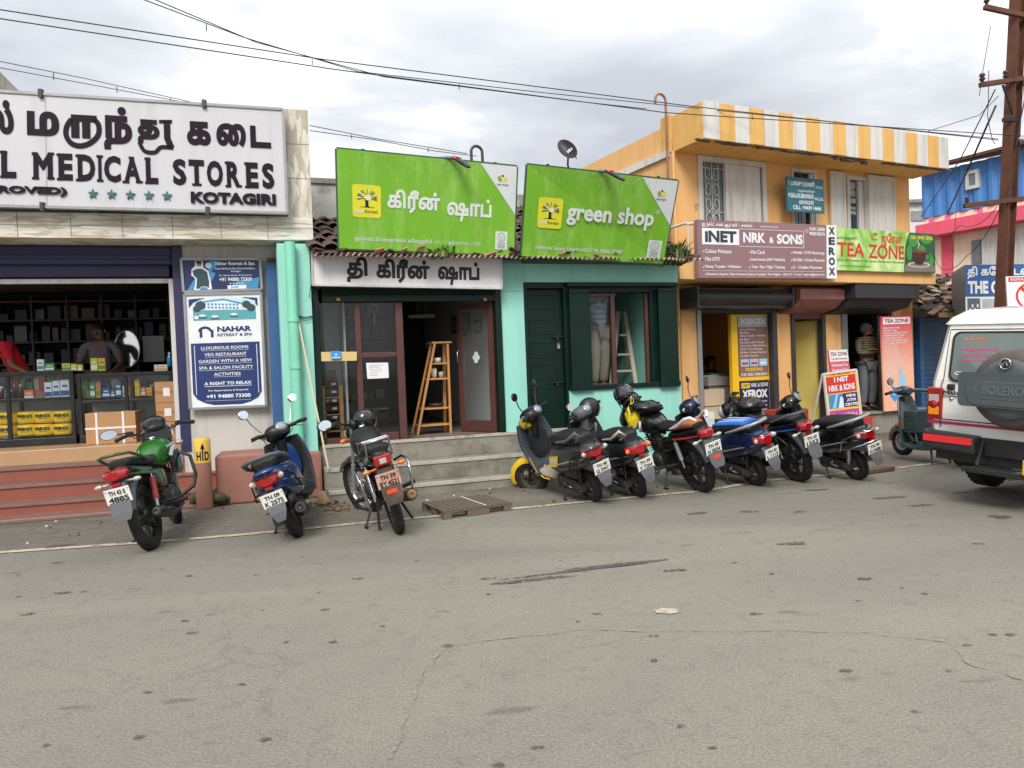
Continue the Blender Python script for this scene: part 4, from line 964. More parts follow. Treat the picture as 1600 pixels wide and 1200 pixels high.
# blue and pink building beyond
_b0=on_d(1447,500,22.0);BF=Fr(_b0,-60.5)
F=BF
bb=thing('blue_pink_building','cream and pink building with blue corrugated upper storey','building',F.o,F.a)
zB0,zB1=F.z(1447,341),F.z(1447,272);
zb_m=zB0;zt_m=zB1
mb=MB();nC=150;L_=14.0
vs=[]
for i in range(nC+1):
 s_=L_*i/nC;d=[-.03,-.03,.03,.03][i%4];vs+=[(s_,d,zb_m),(s_,d,zt_m+.0)]
mb.add(vs,[(2*i,2*i+2,2*i+3,2*i+1)for i in range(nC)])
vs=[]
for i in range(60):
 d=[-.03,-.03,.03,.03][i%4];vs+=[(d,i*.1,zb_m),(d,i*.1,zt_m)]
mb.add(vs,[(2*i,2*i+2,2*i+3,2*i+1)for i in range(59)])
mb.build('corrugated_cladding',mat('blue_sheet',srgb(66,124,190),.5,var=.1,vs=2,dirt=.2,dcol=srgb(60,90,130),streak=True),bb)
mb=MB();mb.prism([(-.2,-.4,zt_m+.05),(L_,-.4,zt_m+.05),(L_,5,zt_m+1.2),(-.2,5,zt_m+1.2)],(0,0,.08));mb.build('roof',M_RUST,bb)
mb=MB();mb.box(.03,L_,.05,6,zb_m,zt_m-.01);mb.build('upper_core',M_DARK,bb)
wz0,wz1=F.z(1518,295,-.1),F.z(1518,266,-.1);wa,wbb=F.s(1508,280,-.1),F.s(1529,280,-.1)
mb=MB();frame_bars(mb,wa,wbb,wz0,wz1,.09,-.1,.1);wn=mb.build('window_frame',M_WFRM,bb)
mb=MB();mb.box(wa+.09,wbb-.09,-.06,-.04,wz0+.09,wz1-.09);mb.build('pane',mat('frosted_grey_glass'),wn)
M_CREAM=mat('cream_wall',srgb(240,216,192),.8,var=.05,dirt=.3,dcol=srgb(190,160,140),streak=True);M_PNK=mat('pink_wall',srgb(226,112,160),.8,var=.06,dirt=.2);M_CORAL=mat('coral_band',srgb(224,88,112),.8,var=.06,dirt=.2)
zP0=F.z(1480,366);zP1=zP0+.38
mb=MB();mb.box(0,L_,.04,6,zP1,zb_m-.002);mb.box(0,L_,.3,6,0,zP0);mb.box(-.4,.04,.5,6,0,zb_m-.1);mb.build('wall',M_CREAM,bb)
for px in (1455,1480,1531):mb=MB();mb.box(F.s(px-4,350),F.s(px+4,350),.02,.1,zP1,zb_m-.004);mb.build('pilaster',M_PNK,bb)
mb=MB();mb.box(-.1,L_,-.25,.29,zP0,zP1-.003);mb.build('string_course',M_CORAL,bb)
mb=MB();mb.box(F.s(1471,400,.26),F.s(1488,400,.26),.26,.31,0,zP0-.002);mb.build('red_pilaster',M_CORAL,bb)
mb=MB();mb.box(F.s(1534,400,.2),F.s(1600,380,.2)+2,.2,.28,1,zP0-.004);mb.build('white_panel',M_WFRM,bb)
mb=MB();mb.box(F.s(1518,395,.25),F.s(1532,395,.25),.25,.32,F.z(1525,412,.25),F.z(1525,375,.25));mb.build('door',mat('grey_door_glass',srgb(110,116,120),.3,var=.2,vs=4),bb)
mb=MB();q=on_d(1436,400,30);mb.box(q.x-2.5,q.x+2,30,34,0,CAM_H+30*(548-318)/FPX);mb.box(q.x-2.4,q.x+2.1,29.8,34.1,CAM_H+30*(548-318)/FPX,CAM_H+30*(548-313)/FPX,1);mb.box(q.x-.3,q.x+.4,29.95,30,CAM_H+30*(548-345)/FPX,CAM_H+30*(548-330)/FPX,2)
tag(mb.build('far_house',[mat('far_white',srgb(206,206,204),.9,dirt=.4),M_CONCD,M_LGREY],None,ID4),'plain white house far behind between the yellow and blue buildings','building')
F=YF
sh=thing('lean_to_shop','small shop with collapsing tile roof and closed blue roller shutter','building',F.W(F.s(1440,560,.3),.3,0),F.a)
l0,l1=F.s(1431,560,.3),F.s(1431,560,.3)+4.2
zq=F.z(1450,492,-.2)
mb=MB()
for k in range(46):mb.box(l0,l1,.3+(.0 if k%2 else .025),.36,.15+k*.05,.15+k*.05+.046)
mb.box(l0,l0+.1,.2,.3,0,zq);mb.build('roller_shutter',mat('blue_shutter_paint',srgb(42,92,142),.5,var=.1,dirt=.35,dcol=srgb(30,50,74),ds=3),sh,F.M)
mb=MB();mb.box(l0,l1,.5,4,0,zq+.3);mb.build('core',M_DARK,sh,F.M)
mb=MB();rnd=random.Random(21)
r0=F.z(1450,490,-.3);
for i in range(360):
 t=rnd.random();s_=l0-.3+rnd.random()*3.6;n_=-.3+t*2.4
 mb.obox((s_,n_,r0+t*1.15+rnd.uniform(-.04,.1)),(rnd.uniform(.15,.45),rnd.uniform(.06,.14),.03),Euler((rnd.uniform(-.2,.8),rnd.uniform(-.5,.5),rnd.uniform(-.6,.6))).to_matrix(),rnd.choice((0,0,1,1,2)))
mb.prism([(l0-.3,-.35,r0-.05),(l0-.3,2.2,r0-.05),(l0-.3,2.2,r0+1.1)],(3.8,0,0),1)
mb.build('tile_heap_roof',[mat('grey_brown_tile',srgb(120,98,84),.9,var=.35,vs=8),mat('dark_tile',srgb(62,52,46),.9,var=.3,vs=8),mat('pale_tile',srgb(176,164,152),.9,var=.2)],sh,F.M)['kind']='stuff'
mb=MB();e0=F.z(1450,500,-.3)
mb.bar((l0-.2,-.36,r0-.03),(l1-.4,-.36,r0-.12),.05,.09);mb.bar((l0+.0,-.3,e0-.55),(l0+1.6,-.3,e0-.5),.05,.05);mb.bar((l0+.3,-.3,e0-.5),(l0+1.0,-.3,e0-.05),.04,.04);mb.bar((l0+.9,-.3,e0-.1),(l0+1.6,-.3,e0-.5),.04,.04)
mb.build('timber_truss',mat('old_yellow_timber',srgb(176,146,84),.7,var=.15),sh,F.M)
# utility pole
pb=on_d(1557,700,12.0);pb.z=0;ptop=on_d(1594,-60,12.0)
pole=thing('utility_pole','rusty steel utility pole with insulator arms, leaning beside the white car','utility pole',pb)
ax=(ptop-pb);L=ax.length;axn=ax.normalized()
rotp=axn.to_track_quat('Z','Y').to_matrix().to_4x4()
def at_pole(y):
 best=min(range(0,1000),key=lambda i:abs(((lambda p:600-FPX*((p-CAM).dot(_U))/((p-CAM).dot(_F)))(pb+ax*i/1000))-y));return L*best/1000
mb=MB(rotp@Matrix.Rotation(R_(20),4,'Z'));W_=.17
mb.box(-W_/2,W_/2,-.09,-.075,0,L);mb.box(-W_/2,W_/2,.075,.09,0,L);mb.box(-.008,.008,-.075,.075,0,L)
mb.build('mast',M_RUST,pole)
Rw=Vector((1,.0,0))
def arm(y,x0,x1,d=.1,tilt=0.0,name='cross_arm'):
 h=axn*at_pole(y);mb=MB()
 a=h+Vector((x0,-.1,-tilt));b=h+Vector((x1,-.1,tilt));mb.bar(a,b,.07,.07)
 return mb.build(name,M_RUST,pole),a,b
def insul(p,parent,s_=1.0):
 mb=MB();mb.lathe(p,(0,0,1),[(0,.14*s_),(.035*s_,.13*s_),(.045*s_,.09*s_),(.025*s_,.075*s_),(.05*s_,.04*s_),(.03*s_,.02*s_),(.012,-.03)],10);mb.build('insulator',mat('brown_porcelain',srgb(58,40,36),.25,var=.1),parent)
o1,a1,b1=arm(128,-.62,.5,tilt=.06);insul(a1+Vector((.04,0,.05)),o1);insul(a1+Vector((.42,0,.08)),o1)
o2,a2_,b2_=arm(315,-.78,.7,tilt=.06);insul(a2_+Vector((.05,0,.04)),o2,.8)
o3,a3,b3=arm(22,-.6,.1,tilt=-.09);insul(a3+Vector((.04,0,.05)),o3)
mb=MB();h=axn*at_pole(190);mb.bar(h+Vector((-.22,-.1,0)),h+Vector((0,-.1,0)),.05,.06);mb.tube([h+Vector((-.02,-.08,.02)),h+Vector((-.22,-.12,.55))],.02,6);mb.build('bracket',M_BLACK,pole)
mb=MB();h=axn*at_pole(225);mb.tube([h+Vector((.05,-.1,.05)),h+Vector((.2,-.15,.0)),h+Vector((.26,-.18,-.06))],.03,8);mb.ell(h+Vector((.32,-.2,-.15)),(.16,.1,.09),Euler((0,.4,0)).to_matrix());mb.build('street_lamp',M_LGREY,pole)
mb=MB();pts=[axn*at_pole(y)+Vector((dx,-.13,0))for y,dx in ((130,.06),(160,.1),(200,.03),(240,-.01),(280,-.03),(310,-.1),(330,-.16))];mb.tube(pts,.01,5);mb.build('cable_drop',M_WIRE,pole)
# overhead wires
def wire(pts,label,r=.008,sag=0,grp='overhead wires crossing the sky',name='overhead_wire',tick=0):
 P3=[on_d(x,y,d)for x,y,d in pts];out=[]
 for i in range(len(P3)-1):
  k=14
  for j in range(k):
   t=j/k;p=P3[i].lerp(P3[i+1],t);p.z-=sag*4*t*(1-t);out.append(p)
 out.append(P3[-1]);mb=MB();mb.tube(out,r,5)
 if tick:
  for j in range(9,len(out)-4,13):mb.tube([out[j]+Vector((0,0,-.012)),out[j]+Vector((0,0,tick))],.006,4)
 tag(mb.build(name,M_WIRE,None,ID4),label,'wire',grp)
wire([(-20,12,8),(500,92,9.5),(1080,166,11),(1560,219,12)],'upper of the two long power wires running from the top left corner',.007)
wire([(-20,26,8),(520,108,9.5),(1040,176,11),(1620,214,12)],'lower of the two long power wires running from the top left corner',.007)
wire([(205,-8,8),(380,58,9),(560,112,10),(860,146,11),(1560,217,12)],'power wire dropping from the top edge above the medical sign',.006,tick=-.09)
wire([(225,-8,8),(400,66,9),(600,120,10),(900,158,11),(1010,170,11)],'second power wire dropping from the top edge beside its twin',.006)
wire([(-10,94,9),(130,122,10),(220,142,10.5),(310,162,11)],'thin twin cable behind the medical store sign, upper line',.005,tick=-.1)
wire([(-10,104,9),(130,130,10),(225,148,10.5),(310,164,11)],'thin twin cable behind the medical store sign, lower line',.005)
wire([(484,196,11),(584,216,11.5),(730,240,12)],'thin cable passing above the left green billboard, upper line',.006,tick=-.08)
wire([(484,204,11),(584,218,11.5),(680,236,12),(745,244,12)],'thin cable passing above the left green billboard, lower line',.006)
wire([(1440,338,18),(1500,250,14),(1555,140,12)],'slanting cable rising from the blue building to the pole',.01)
wire([(1450,205,14),(1530,180,13),(1560,150,12)],'short cable from the striped parapet to the pole',.006)
wire([(1480,335,16),(1510,270,13),(1545,190,12),(1556,165,12)],'bundled service cable slanting up to the pole bracket',.016)
wire([(1440,370,16),(1500,352,14),(1560,320,12)],'loose cable looping below the blue cladding',.006,.15)
wire([(1545,110,12),(1543,180,12),(1556,225,12)],'loose cable loop hanging beside the pole',.006,.12)
wire([(1500,290,16),(1494,330,14),(1488,420,13)],'thin cable hanging down past the pink wall',.006)
wire([(1548,40,12),(1536,110,12),(1530,150,12)],'thin cable hanging from the top pole arm',.005)
wire([(1452,370,16),(1470,420,14),(1510,400,13),(1560,330,12)],'slack cable hanging before the pink wall',.006,.1)
mb=MB()
# medical store sign
F=MF
NS=NF-.16
Q=Quad(F.P(-150,325-150*.021-4,NS),F.P(449,333,NS),F.P(442,171,NS),F.P(-150,143-150*.066,NS))
M_SIGNW=mat('sign_sheet_white',srgb(192,191,195),.4,var=.03,vs=1.2,dirt=.35,dcol=srgb(150,150,156),ds=.9,streak=True)
o=panel('shop_sign','wide white sign with raised dark Tamil and English lettering on stone fascia','sign',Q,M_SIGNW,.12)
M_LET=mat('raised_letter',srgb(22,9,20),.6,spec=.2,var=.12,vs=5);M_TEALS=mat('teal_star',srgb(34,96,104),.4)
_sa,_sb=F.s(-150,235,NS),F.s(445.5,250,NS)
def U(px):return (F.s(px,240,NS)-_sa)/(_sb-_sa)
def V(px,py):
 t=(px+150)/597.0;top=(133.1)*(1-t)+171*t;bot=(317.8)*(1-t)+333*t;return (bot-py)/(bot-top)
def bxp(x0,y0,x1,y1):return (U(x0),V((x0+x1)/2,y1),U(x1),V((x0+x1)/2,y0))
mb=MB();TH=.008
def T(t,x0,y0,x1,y1,m=0,b=.05):put(mb,Q,t,*bxp(x0,y0,x1,y1),m,b,.002,TH)
def stroke2(pts,w):
 """thick stroke polygon in pixel space, smoothed through its points"""
 if len(pts)>3:
  P_=[Vector(p)for p in pts];q_=[]
  for i in range(len(P_)-1):
   a,b,c,d=P_[max(0,i-1)],P_[i],P_[i+1],P_[min(len(P_)-1,i+2)]
   for k in range(5):
    t=k/5;q_.append(((b*2)+(c-a)*t+(a*2-b*5+c*4-d)*t*t+(b*3-a-c*3+d)*t**3)*.5)
  pts=q_+[P_[-1]]
 L,R=[],[]
 for i,p in enumerate(pts):
  a=Vector(pts[max(0,i-1)]);b=Vector(pts[min(len(pts)-1,i+1)]);d=(b-a).normalized();n=Vector((-d.y,d.x))*(w[i]if isinstance(w,list)else w)/2
  L.append(Vector(p)+n);R.append(Vector(p)-n)
 pg=L+R[::-1]
 P,tr=fill_loops([[Vector((U(q.x),V(q.x,q.y)))for q in pg]]);put2d(mb,Q,P,tr,(0,0,1,1),.002,TH,0,((0,0),(1,1)))
T('ல்',-22,156,22,209);T('ம',43,174,93,212);
T('ா',112,180,152,216,0,.06)
stroke2([(113,186),(105,198),(104,212),(112,224),(126,228),(142,223),(154,211),(155,196),(149,187)],8)
T('ந்',163,167,207,234);T('த',216,187,250,224,0,.06)
stroke2([(262,190),(262,216),(268,231)],10);stroke2([(250,190),(270,190)],5);stroke2([(218,222),(226,236),(242,238),(252,230),(271,231)],6)
T('க',293,190,330,227);T('ை',339,193,385,229);T('ட',392,197,424,231)
def slab(t,x0,x1,y0,y1,sers):
 T(t,x0,y0,x1,y1,0,.045)
 h=y1-y0;w_=x1-x0
 for (a,b,top)in sers:
  ya,yb_=(y0,y0+h*.085)if top else (y1-h*.085,y1)
  u0,v0,u1,v1=bxp(x0+w_*a,ya,x0+w_*b,yb_)
  poly(mb,Q,[(u0,v0),(u1,v0),(u1,v1),(u0,v1)],0,.0022,TH)
stem=lambda c,w_=.17,t=True:[(c-w_,c+w_,True),(c-w_,c+w_,False)]
sl={'L':stem(.16,.24),'M':[(-.08,.24,True),(.76,1.08,True),(-.08,.28,False),(.72,1.08,False)],'E':[(-.12,.25,True),(-.12,.25,False)],'D':[(-.12,.25,True),(-.12,.25,False)],'I':[(-.5,1.5,True),(-.5,1.5,False)],'C':[],'A':[(-.1,.3,False),(.7,1.1,False),(.3,.62,True)],'S':[],'T':[(.2,.8,False)],'O':[],'R':[(-.12,.25,True),(-.12,.3,False),(.72,1.1,False)]}
row=[('L',2,25),('M',52,82),('E',91,113),('D',121,148),('I',153,158),('C',162,188),('A',193,219),('L',227,246),('S',269,290),('T',294,318),('O',322,347),('R',353,374),('E',383,402),('S',408,427)]
for ch,x0,x1 in row:
 c=(x0+x1)/2;yt=238+(c-60)*.0475;h=42-(c-60)*.006
 slab(ch,x0,x1,yt,yt+h,sl[ch])
put(mb,Q,'ROVED)',U(-4),V(50,306),U(104),V(50,291.5),0,.05,.002,.02)
put(mb,Q,'KOTAGIRI',*bxp(296,301.5,428,319),0,.05,.002,.02)
for cx in (144,173,202,231,259):
 cy=303+(cx-144)*.03;pts=[]
 for i in range(10):
  a=PI/2+PI*i/5;r=8 if i%2==0 else 3.3;pts.append((U(cx+r*math.cos(a)),V(cx,cy-r*math.sin(a))))
 poly(mb,Q,pts,1,.002,.02)
mb.build('lettering',[M_LET,M_TEALS],o,ID4)
mb=MB()
for a,b in ((Q.bl,Q.br),(Q.br,Q.tr),(Q.tr,Q.tl)):mb.bar(a,b,.03,.03,up=Q.n)
s2=Q.p(U(72),0);mb.bar(Q.p(U(72),0.01,.001),Q.p(U(72),.99,.001),.006,.004,up=Q.n)
mb.build('frame',M_LGREY,o,ID4)
for u in (U(66),U(322)):
 for v_ in (0.0,1.0):mb=MB();mb.obox(Q.p(u,v_,.01),(.04,.05,.09),None);mb.build('clamp',M_GREYM,o,ID4)
 # hotel boards on the white wall
P_NBLUE=flat('print_royal_blue',srgb(24,48,104));P_DKB=flat('print_dark_blue',srgb(20,40,92));P_CYAN=flat('print_cyan',srgb(60,140,190));P_LAWN=flat('print_teal_lawn',srgb(86,160,168));P_LT=flat('print_pale_sky',srgb(196,216,226));P_TREE=flat('print_tree',srgb(44,70,78));P_SKIN=flat('print_skin',srgb(150,110,96))
NB=-.1
Q=pxquad(F,NB,(287,456),(409,452),(406,405),(283,405))
o=panel('hotel_signboard','small blue framed board with woman figure above the tall hotel poster','sign',Q,[P_DKB],.05)
mb=MB()
for a,b in ((Q.bl,Q.br),(Q.br,Q.tr),(Q.tr,Q.tl),(Q.tl,Q.bl)):mb.bar(a,b,.03,.035,up=Q.n)
mb.build('frame',M_LGREY,o,ID4)
mb=MB()
poly(mb,Q,[(.05,.05),(.3,.05),(.42,.55),(.25,.75)],1);poly(mb,Q,[(.55,.05),(.95,.05),(.98,.4),(.7,.3)],1,.0032);poly(mb,Q,[(.3,.5),(.5,.9),(.36,.95)],1,.0036)
poly(mb,Q,[(.13,.05),(.2,.04),(.22,.12),(.29,.13),(.31,.04),(.36,.06),(.35,.3),(.33,.62),(.27,.74),(.265,.93),(.22,.97),(.17,.93),(.17,.8),(.12,.68),(.11,.5),(.16,.4),(.15,.2)],2,.005)
poly(mb,Q,[(.16,.08),(.2,.08),(.22,.14),(.29,.15),(.32,.08),(.33,.3),(.31,.6),(.25,.7),(.19,.7),(.13,.64),(.14,.5),(.18,.4)],3,.007)
disc(mb,Q,.218,.85,.035,.08,4,.0075);disc(mb,Q,.218,.9,.038,.05,5,.0085);disc(mb,Q,.335,.8,.04,.09,6,.005)
put(mb,Q,'Nahar Retreat & Spa',.42,.78,.93,.92,2,.03);put(mb,Q,'Kota Hall Road, Near Mount Residence,',.42,.66,.93,.73,2,.015);put(mb,Q,'Kotagiri',.62,.57,.74,.64,2,.015);put(mb,Q,'For Reservations & Enquiries',.46,.44,.88,.51,6,.01);put(mb,Q,'+91 94880 73300',.46,.29,.88,.41,2,.02)
for i in range(5):disc(mb,Q,.6+i*.04,.22,.012,.022,2,.005,5)
rect(mb,Q,.56,.04,.8,.16,2,.005);put(mb,Q,'Just',.6,.06,.7,.14,1,.03,.008)
mb.build('print',[P_DKB,P_CYAN,M_WHITEP,P_TREE,P_SKIN,M_BLKP,P_LT],o,ID4)
Q=pxquad(F,NB,(297,639),(416,634),(407.5,457),(288,460))
o=panel('hotel_poster','tall white and royal blue hotel poster framed on the white wall','sign',Q,[M_WHITEP],.05)
mb=MB()
for a,b in ((Q.bl,Q.br),(Q.br,Q.tr),(Q.tr,Q.tl),(Q.tl,Q.bl)):mb.bar(a,b,.03,.035,up=Q.n)
mb.build('frame',M_LGREY,o,ID4)
mb=MB()
cor=lambda pts:poly(mb,Q,pts,0,.003)
cor([(.05,.955),(.05,.88),(.09,.91),(.16,.94),(.26,.965)]);cor([(.95,.955),(.95,.88),(.91,.91),(.84,.94),(.74,.965)])
pic=[(.1,.77),(.92,.77),(.92,.93),(.82,.95),(.5,.967),(.2,.95),(.1,.92)]
poly(mb,Q,pic,2,.004);poly(mb,Q,[(.1,.77),(.92,.77),(.92,.85),(.1,.86)],3,.005)
poly(mb,Q,[(.28,.855),(.72,.86),(.74,.905),(.6,.935),(.3,.945),(.26,.9)],1,.0065);poly(mb,Q,[(.24,.935),(.5,.955),(.74,.915),(.74,.9),(.5,.94),(.26,.925)],4,.008)
for r in range(2):
 for i in range(9):rect(mb,Q,.29+i*.047,.872+r*.028-i*.0012,.318+i*.047,.889+r*.028-i*.0012,4,.0082)
for cx,cy,r in ((.2,.9,.07),(.15,.87,.05),(.8,.9,.06),(.86,.87,.06)):disc(mb,Q,cx,cy,r,r*.55,5,.009+cx*.001,9)
for cx,cy in ((.38,.8),(.63,.815),(.22,.81)):disc(mb,Q,cx,cy,.05,.012,2,.009,10);rect(mb,Q,cx-.05,cy-.022,cx+.05,cy-.013,5,.009)
disc(mb,Q,.14,.795,.03,.016,1,.0095,8)
for x0 in (.17,.315):rect(mb,Q,x0,.62,x0+.035,.685,0,.004)
arc=[(.2425+.09*math.cos(a),.672+.045*math.sin(a))for a in [PI*i/12 for i in range(13)]]+[(.2425+.055*math.cos(a),.672+.024*math.sin(a))for a in [PI*i/12 for i in range(12,-1,-1)]]
poly(mb,Q,arc,0,.0045)
put(mb,Q,'NAHAR',.4,.665,.85,.712,0,.05);put(mb,Q,'RETREAT & SPA',.4,.625,.86,.65,0,.02)
bl=[(.05,.57),(.95,.57),(.95,.13),(.9,.08),(.8,.045),(.68,.025),(.32,.025),(.2,.045),(.1,.08),(.05,.13)]
poly(mb,Q,bl,0,.003)
for x in (.09,.905):rect(mb,Q,x,.12,x+.008,.55,1,.0045)
for i,(t,x0,x1)in enumerate((('LUXURIOUS ROOMS',.18,.8),('VEG RESTAURANT',.22,.77),('GARDEN WITH A VIEW',.14,.84),('SPA & SALON FACILITY',.14,.85),('ACTIVITIES',.33,.68))):
 v=.513-i*.058;put(mb,Q,t,x0,v,x1,v+.027,1,.012,.005);rect(mb,Q,x0,v-.011,x1,v-.009,1,.0045)
put(mb,Q,'A RIGHT TO RELAX',.2,.2,.82,.228,1,.03,.005);rect(mb,Q,.2,.187,.82,.191,1,.0045);put(mb,Q,'For Reservations & Enquiries',.25,.14,.77,.16,1,.015,.005);put(mb,Q,'+91 94880 73300',.22,.085,.8,.118,1,.03,.005)
rect(mb,Q,.2,.062,.8,.064,1,.0045)
mb.build('print',[P_NBLUE,M_WHITEP,P_LT,P_LAWN,P_CYAN,P_TREE],o,ID4)
# two green billboards
M_LIME=mat('billboard_green',srgb(112,172,38),.42,var=.08,vs=1.1,dirt=.6,dcol=srgb(158,196,104),ds=1.5,streak=True,bump=.5,bs=1.4,chip=(.22,srgb(150,186,96),6))
M_BWHT=mat('billboard_white',srgb(206,210,212),.4,var=.03,dirt=.2,dcol=srgb(170,172,170));M_LOGY=flat('logo_yellow',srgb(212,208,46));M_OLIV=flat('olive_print',srgb(150,150,40));M_LOGG=flat('logo_leaf_green',srgb(90,140,60))
def billboard(Q,label,english):
 o=panel('billboard',label,'billboard',Q,M_LIME,.05,'lime green billboards on the tiled roof')
 mb=MB()
 tri=[(.785,.995),(.998,.995),(.998,.46 if not english else .52)]if not english else [(.75,.995),(.998,.995),(.998,.47)]
 poly(mb,Q,tri,1,.004)
 u0,v0,u1,v1=(.075,.33,.228,.665)if not english else (.085,.33,.245,.67)
 r=.018;pg=[]
 for (cx,cy,a0)in ((u1-r,v1-r*1.6,0),(u0+r,v1-r*1.6,PI/2),(u0+r,v0+r*1.6,PI),(u1-r,v0+r*1.6,1.5*PI)):
  for i in range(5):a=a0+PI/2*i/4;pg.append((cx+r*math.cos(a),cy+r*1.6*math.sin(a)))
 poly(mb,Q,pg,2,.004)
 L=Q.sub(u0,v0,u1,v1)
 poly(mb,L,[(.4,.32),(.45,.36),(.44,.52),(.4,.6),(.6,.6),(.55,.52),(.56,.36),(.62,.32)],3,.006);rect(mb,L,.26,.31,.76,.325,3,.006)
 disc(mb,L,.52,.6,.085,.065,0,.0065)
 for i in range(17):
  a=R_(-12+204*i/16)
  for (q0,q1,w_)in ((.13,.2,.02),(.22,.34,.024)):
   if (q1<.21)and i%2:continue
   d=Vector((math.cos(a),math.sin(a)*.75));n=Vector((-d.y,d.x));c=Vector((.51,.6))
   poly(mb,L,[c+d*q0-n*w_*.5,c+d*q1-n*w_*.7,c+d*(q1+.02),c+d*q1+n*w_*.7,c+d*q0+n*w_*.5],(3,3,4,0)[(i*5)%4]if i<9 else (0 if i%3==0 else 3),.0066)
 poly(mb,L,[(.5,.56),(.54,.52),(.64,.54),(.66,.64),(.6,.7),(.52,.68)],0,.008)
 put(mb,L,'last',.12,.14,.4,.245,0,.03,.006);put(mb,L,'forest',.42,.14,.88,.245,3,.005,.006)
 if not english:
  put(mb,Q,'கிரீன்',.262,.4,.555,.645,0,.036,.005);put(mb,Q,'ஷாப்',.595,.345,.855,.61,0,.036,.005)
  put(mb,Q,'ஜான்ஸ்டோன்சதுக்கம், கோத்தகிரி -643217. தொ:04266 273887',.085,.075,.8,.135,1,.012)
 else:
  put(mb,Q,'green shop',.275,.385,.875,.64,0,.03,.005)
  ring(mb,Q,.895,.615,.017,.026,.16,1,.005);put(mb,Q,'R',.888,.602,.902,.628,1,.02)
  put(mb,Q,'Johnstone Square, Kotagiri 643217. Ph: 04266 273887',.085,.075,.69,.135,1,.012)
 c=(.915,.845)if not english else (.9,.83)
 for sg,m_ in ((-1,5),(1,2)):poly(mb,Q,[(c[0]+sg*.002,c[1]-.03),(c[0]+sg*.025,c[1]-.025),(c[0]+sg*.03,c[1]+.02),(c[0]+sg*.016,c[1]+.035),(c[0]+sg*.006,c[1]+.01)],m_,.006)
 disc(mb,Q,c[0],c[1]+.035,.007,.012,3,.0062)
 put(mb,Q,'FAIR TRADE',c[0]-.032,c[1]-.075,c[0]+.035,c[1]-.052,3,.01,.006)
 u0,v0,u1,v1=(.882,.06,.955,.265)if not english else (.865,.065,.965,.28)
 L=Q.sub(u0,v0,u1,v1);rect(mb,L,0,0,1,1,1,.004);ring(mb,L,.5,.67,.33,.25,.14,5,.006);disc(mb,L,.5,.66,.2,.15,6,.0065);poly(mb,L,[(.35,.5),(.6,.55),(.66,.72),(.52,.66)],2,.0075)
 rect(mb,L,.15,.355,.85,.37,3,.006)
 for i,t in enumerate(('SUPPORTING','GUARANTEED','FAIR TRADE')):put(mb,L,t,.2,.25-i*.09,.8,.31-i*.09,3,.01,.006)
 wm=MB();rw=random.Random(5+int(english))
 for k in range(75):
  u=.02+.72*rw.random()if rw.random()<.7 else .98*rw.random();w_=rw.uniform(.002,.008);ln=rw.uniform(.02,.2)*(1.4 if .2<u<.7 else .8)
  poly(wm,Q,[(u,.993),(u+w_,.993),(u+w_*.7,.993-ln),(u+w_*.3,.993-ln)],0,.0022+.00002*k)
 wm.build('rain_streaks',worn('faded_streak',srgb(142,186,88),None,.5,34),o,ID4)
 mb.build('lettering',[flat('billboard_letter_grey',srgb(212,216,212)),M_BWHT,M_LOGY,M_BLKP,M_LOGG,M_OLIV,P_SKY],o,ID4)
 mb=MB()
 for a,b in ((Q.bl,Q.br),(Q.br,Q.tr),(Q.tr,Q.tl),(Q.tl,Q.bl)):mb.bar(a-Q.n*.02,b-Q.n*.02,.035,.03,up=Q.n)
 mb.build('frame',mat('dark_teal_edge',srgb(54,84,66),.6,dirt=.4),o,ID4)
 for u in (.14,.88):mb=MB();mb.tube([Q.p(u,-.03,-.08),Q.p(u,1.03,-.08)],.02,8);mb.build('post',M_GREYM,o,ID4)
 return o
F=GF
Q1=Quad(F.P(530,388,-.4),F.P(803,399,-.4),F.P(808,260,-.6),F.P(526,232,-.6))
Q2=Quad(F.P(815,400,-.42),F.P(1036,412,-.42),F.P(1060,282.5,-.85),F.P(824.5,257,-.75))
b1=billboard(Q1,'lime green billboard with pale Tamil lettering over the open shop front',False)
b2=billboard(Q2,'lime green billboard with English lettering, leaning forward beside yellow wall',True)
def flood(Q,u,label,loop):
 base=Q.p(u,1.0,.02)
 o=thing('flood_lamp',label,'lamp',base,(0,0,0),'lamps clipped on the billboards');o.scale=(.72,.72,.72)
 d=(Vector((.32,-.3,-.28))).normalized()
 mb=MB();mb.tube([(-.28,.05,.05),(-.12,-.02,.04),(0,-.06,.02)],.025,8);mb.build('bracket',mat('grey_teal_bracket',srgb(96,124,118),.5),o)
 rot=d.to_track_quat('X','Z').to_matrix();mb=MB(Matrix.Translation((.02,-.08,0))@rot.to_4x4())
 mb.loftx([(-.06,.03,-.02,.02),(.05,.06,-.03,.035),(.22,.075,-.035,.045),(.36,.05,-.03,.03),(.4,.02,-.015,.015)],12);mb.build('lamp_head',mat('lamp_black',srgb(34,34,38),.35),o)
 mb=MB(Matrix.Translation((.02,-.08,0))@rot.to_4x4());mb.loftx([(-.02,.05,-.005,.048),(.04,.066,-.005,.052),(.08,.074,-.005,.054)],12);mb.build('band',P_PINK,o)
flood(Q1,.63,'dark flood lamp clipped on top of the Tamil lettered billboard',True)
flood(Q2,.5,'dark flood lamp clipped on top of the English lettered billboard',False)
mb=MB();a,b=Q1 .p(.745,1,-.1),Q1 .p(.81,1,-.1);r=(b-a).length/2;c=(a+b)/2
mb.tube([a]+[c+Vector(((a-c).normalized()*r*math.cos(t)))+Vector((0,0,.14+r*math.sin(t)))for t in [PI*i/12 for i in range(13)]]+[b],.018,8)
mb.build('pipe_hook',M_GREYM,b1,ID4)
Q=pxquad(F,-.2,(488.5,445),(783.5,450.5),(783,404),(487,392))
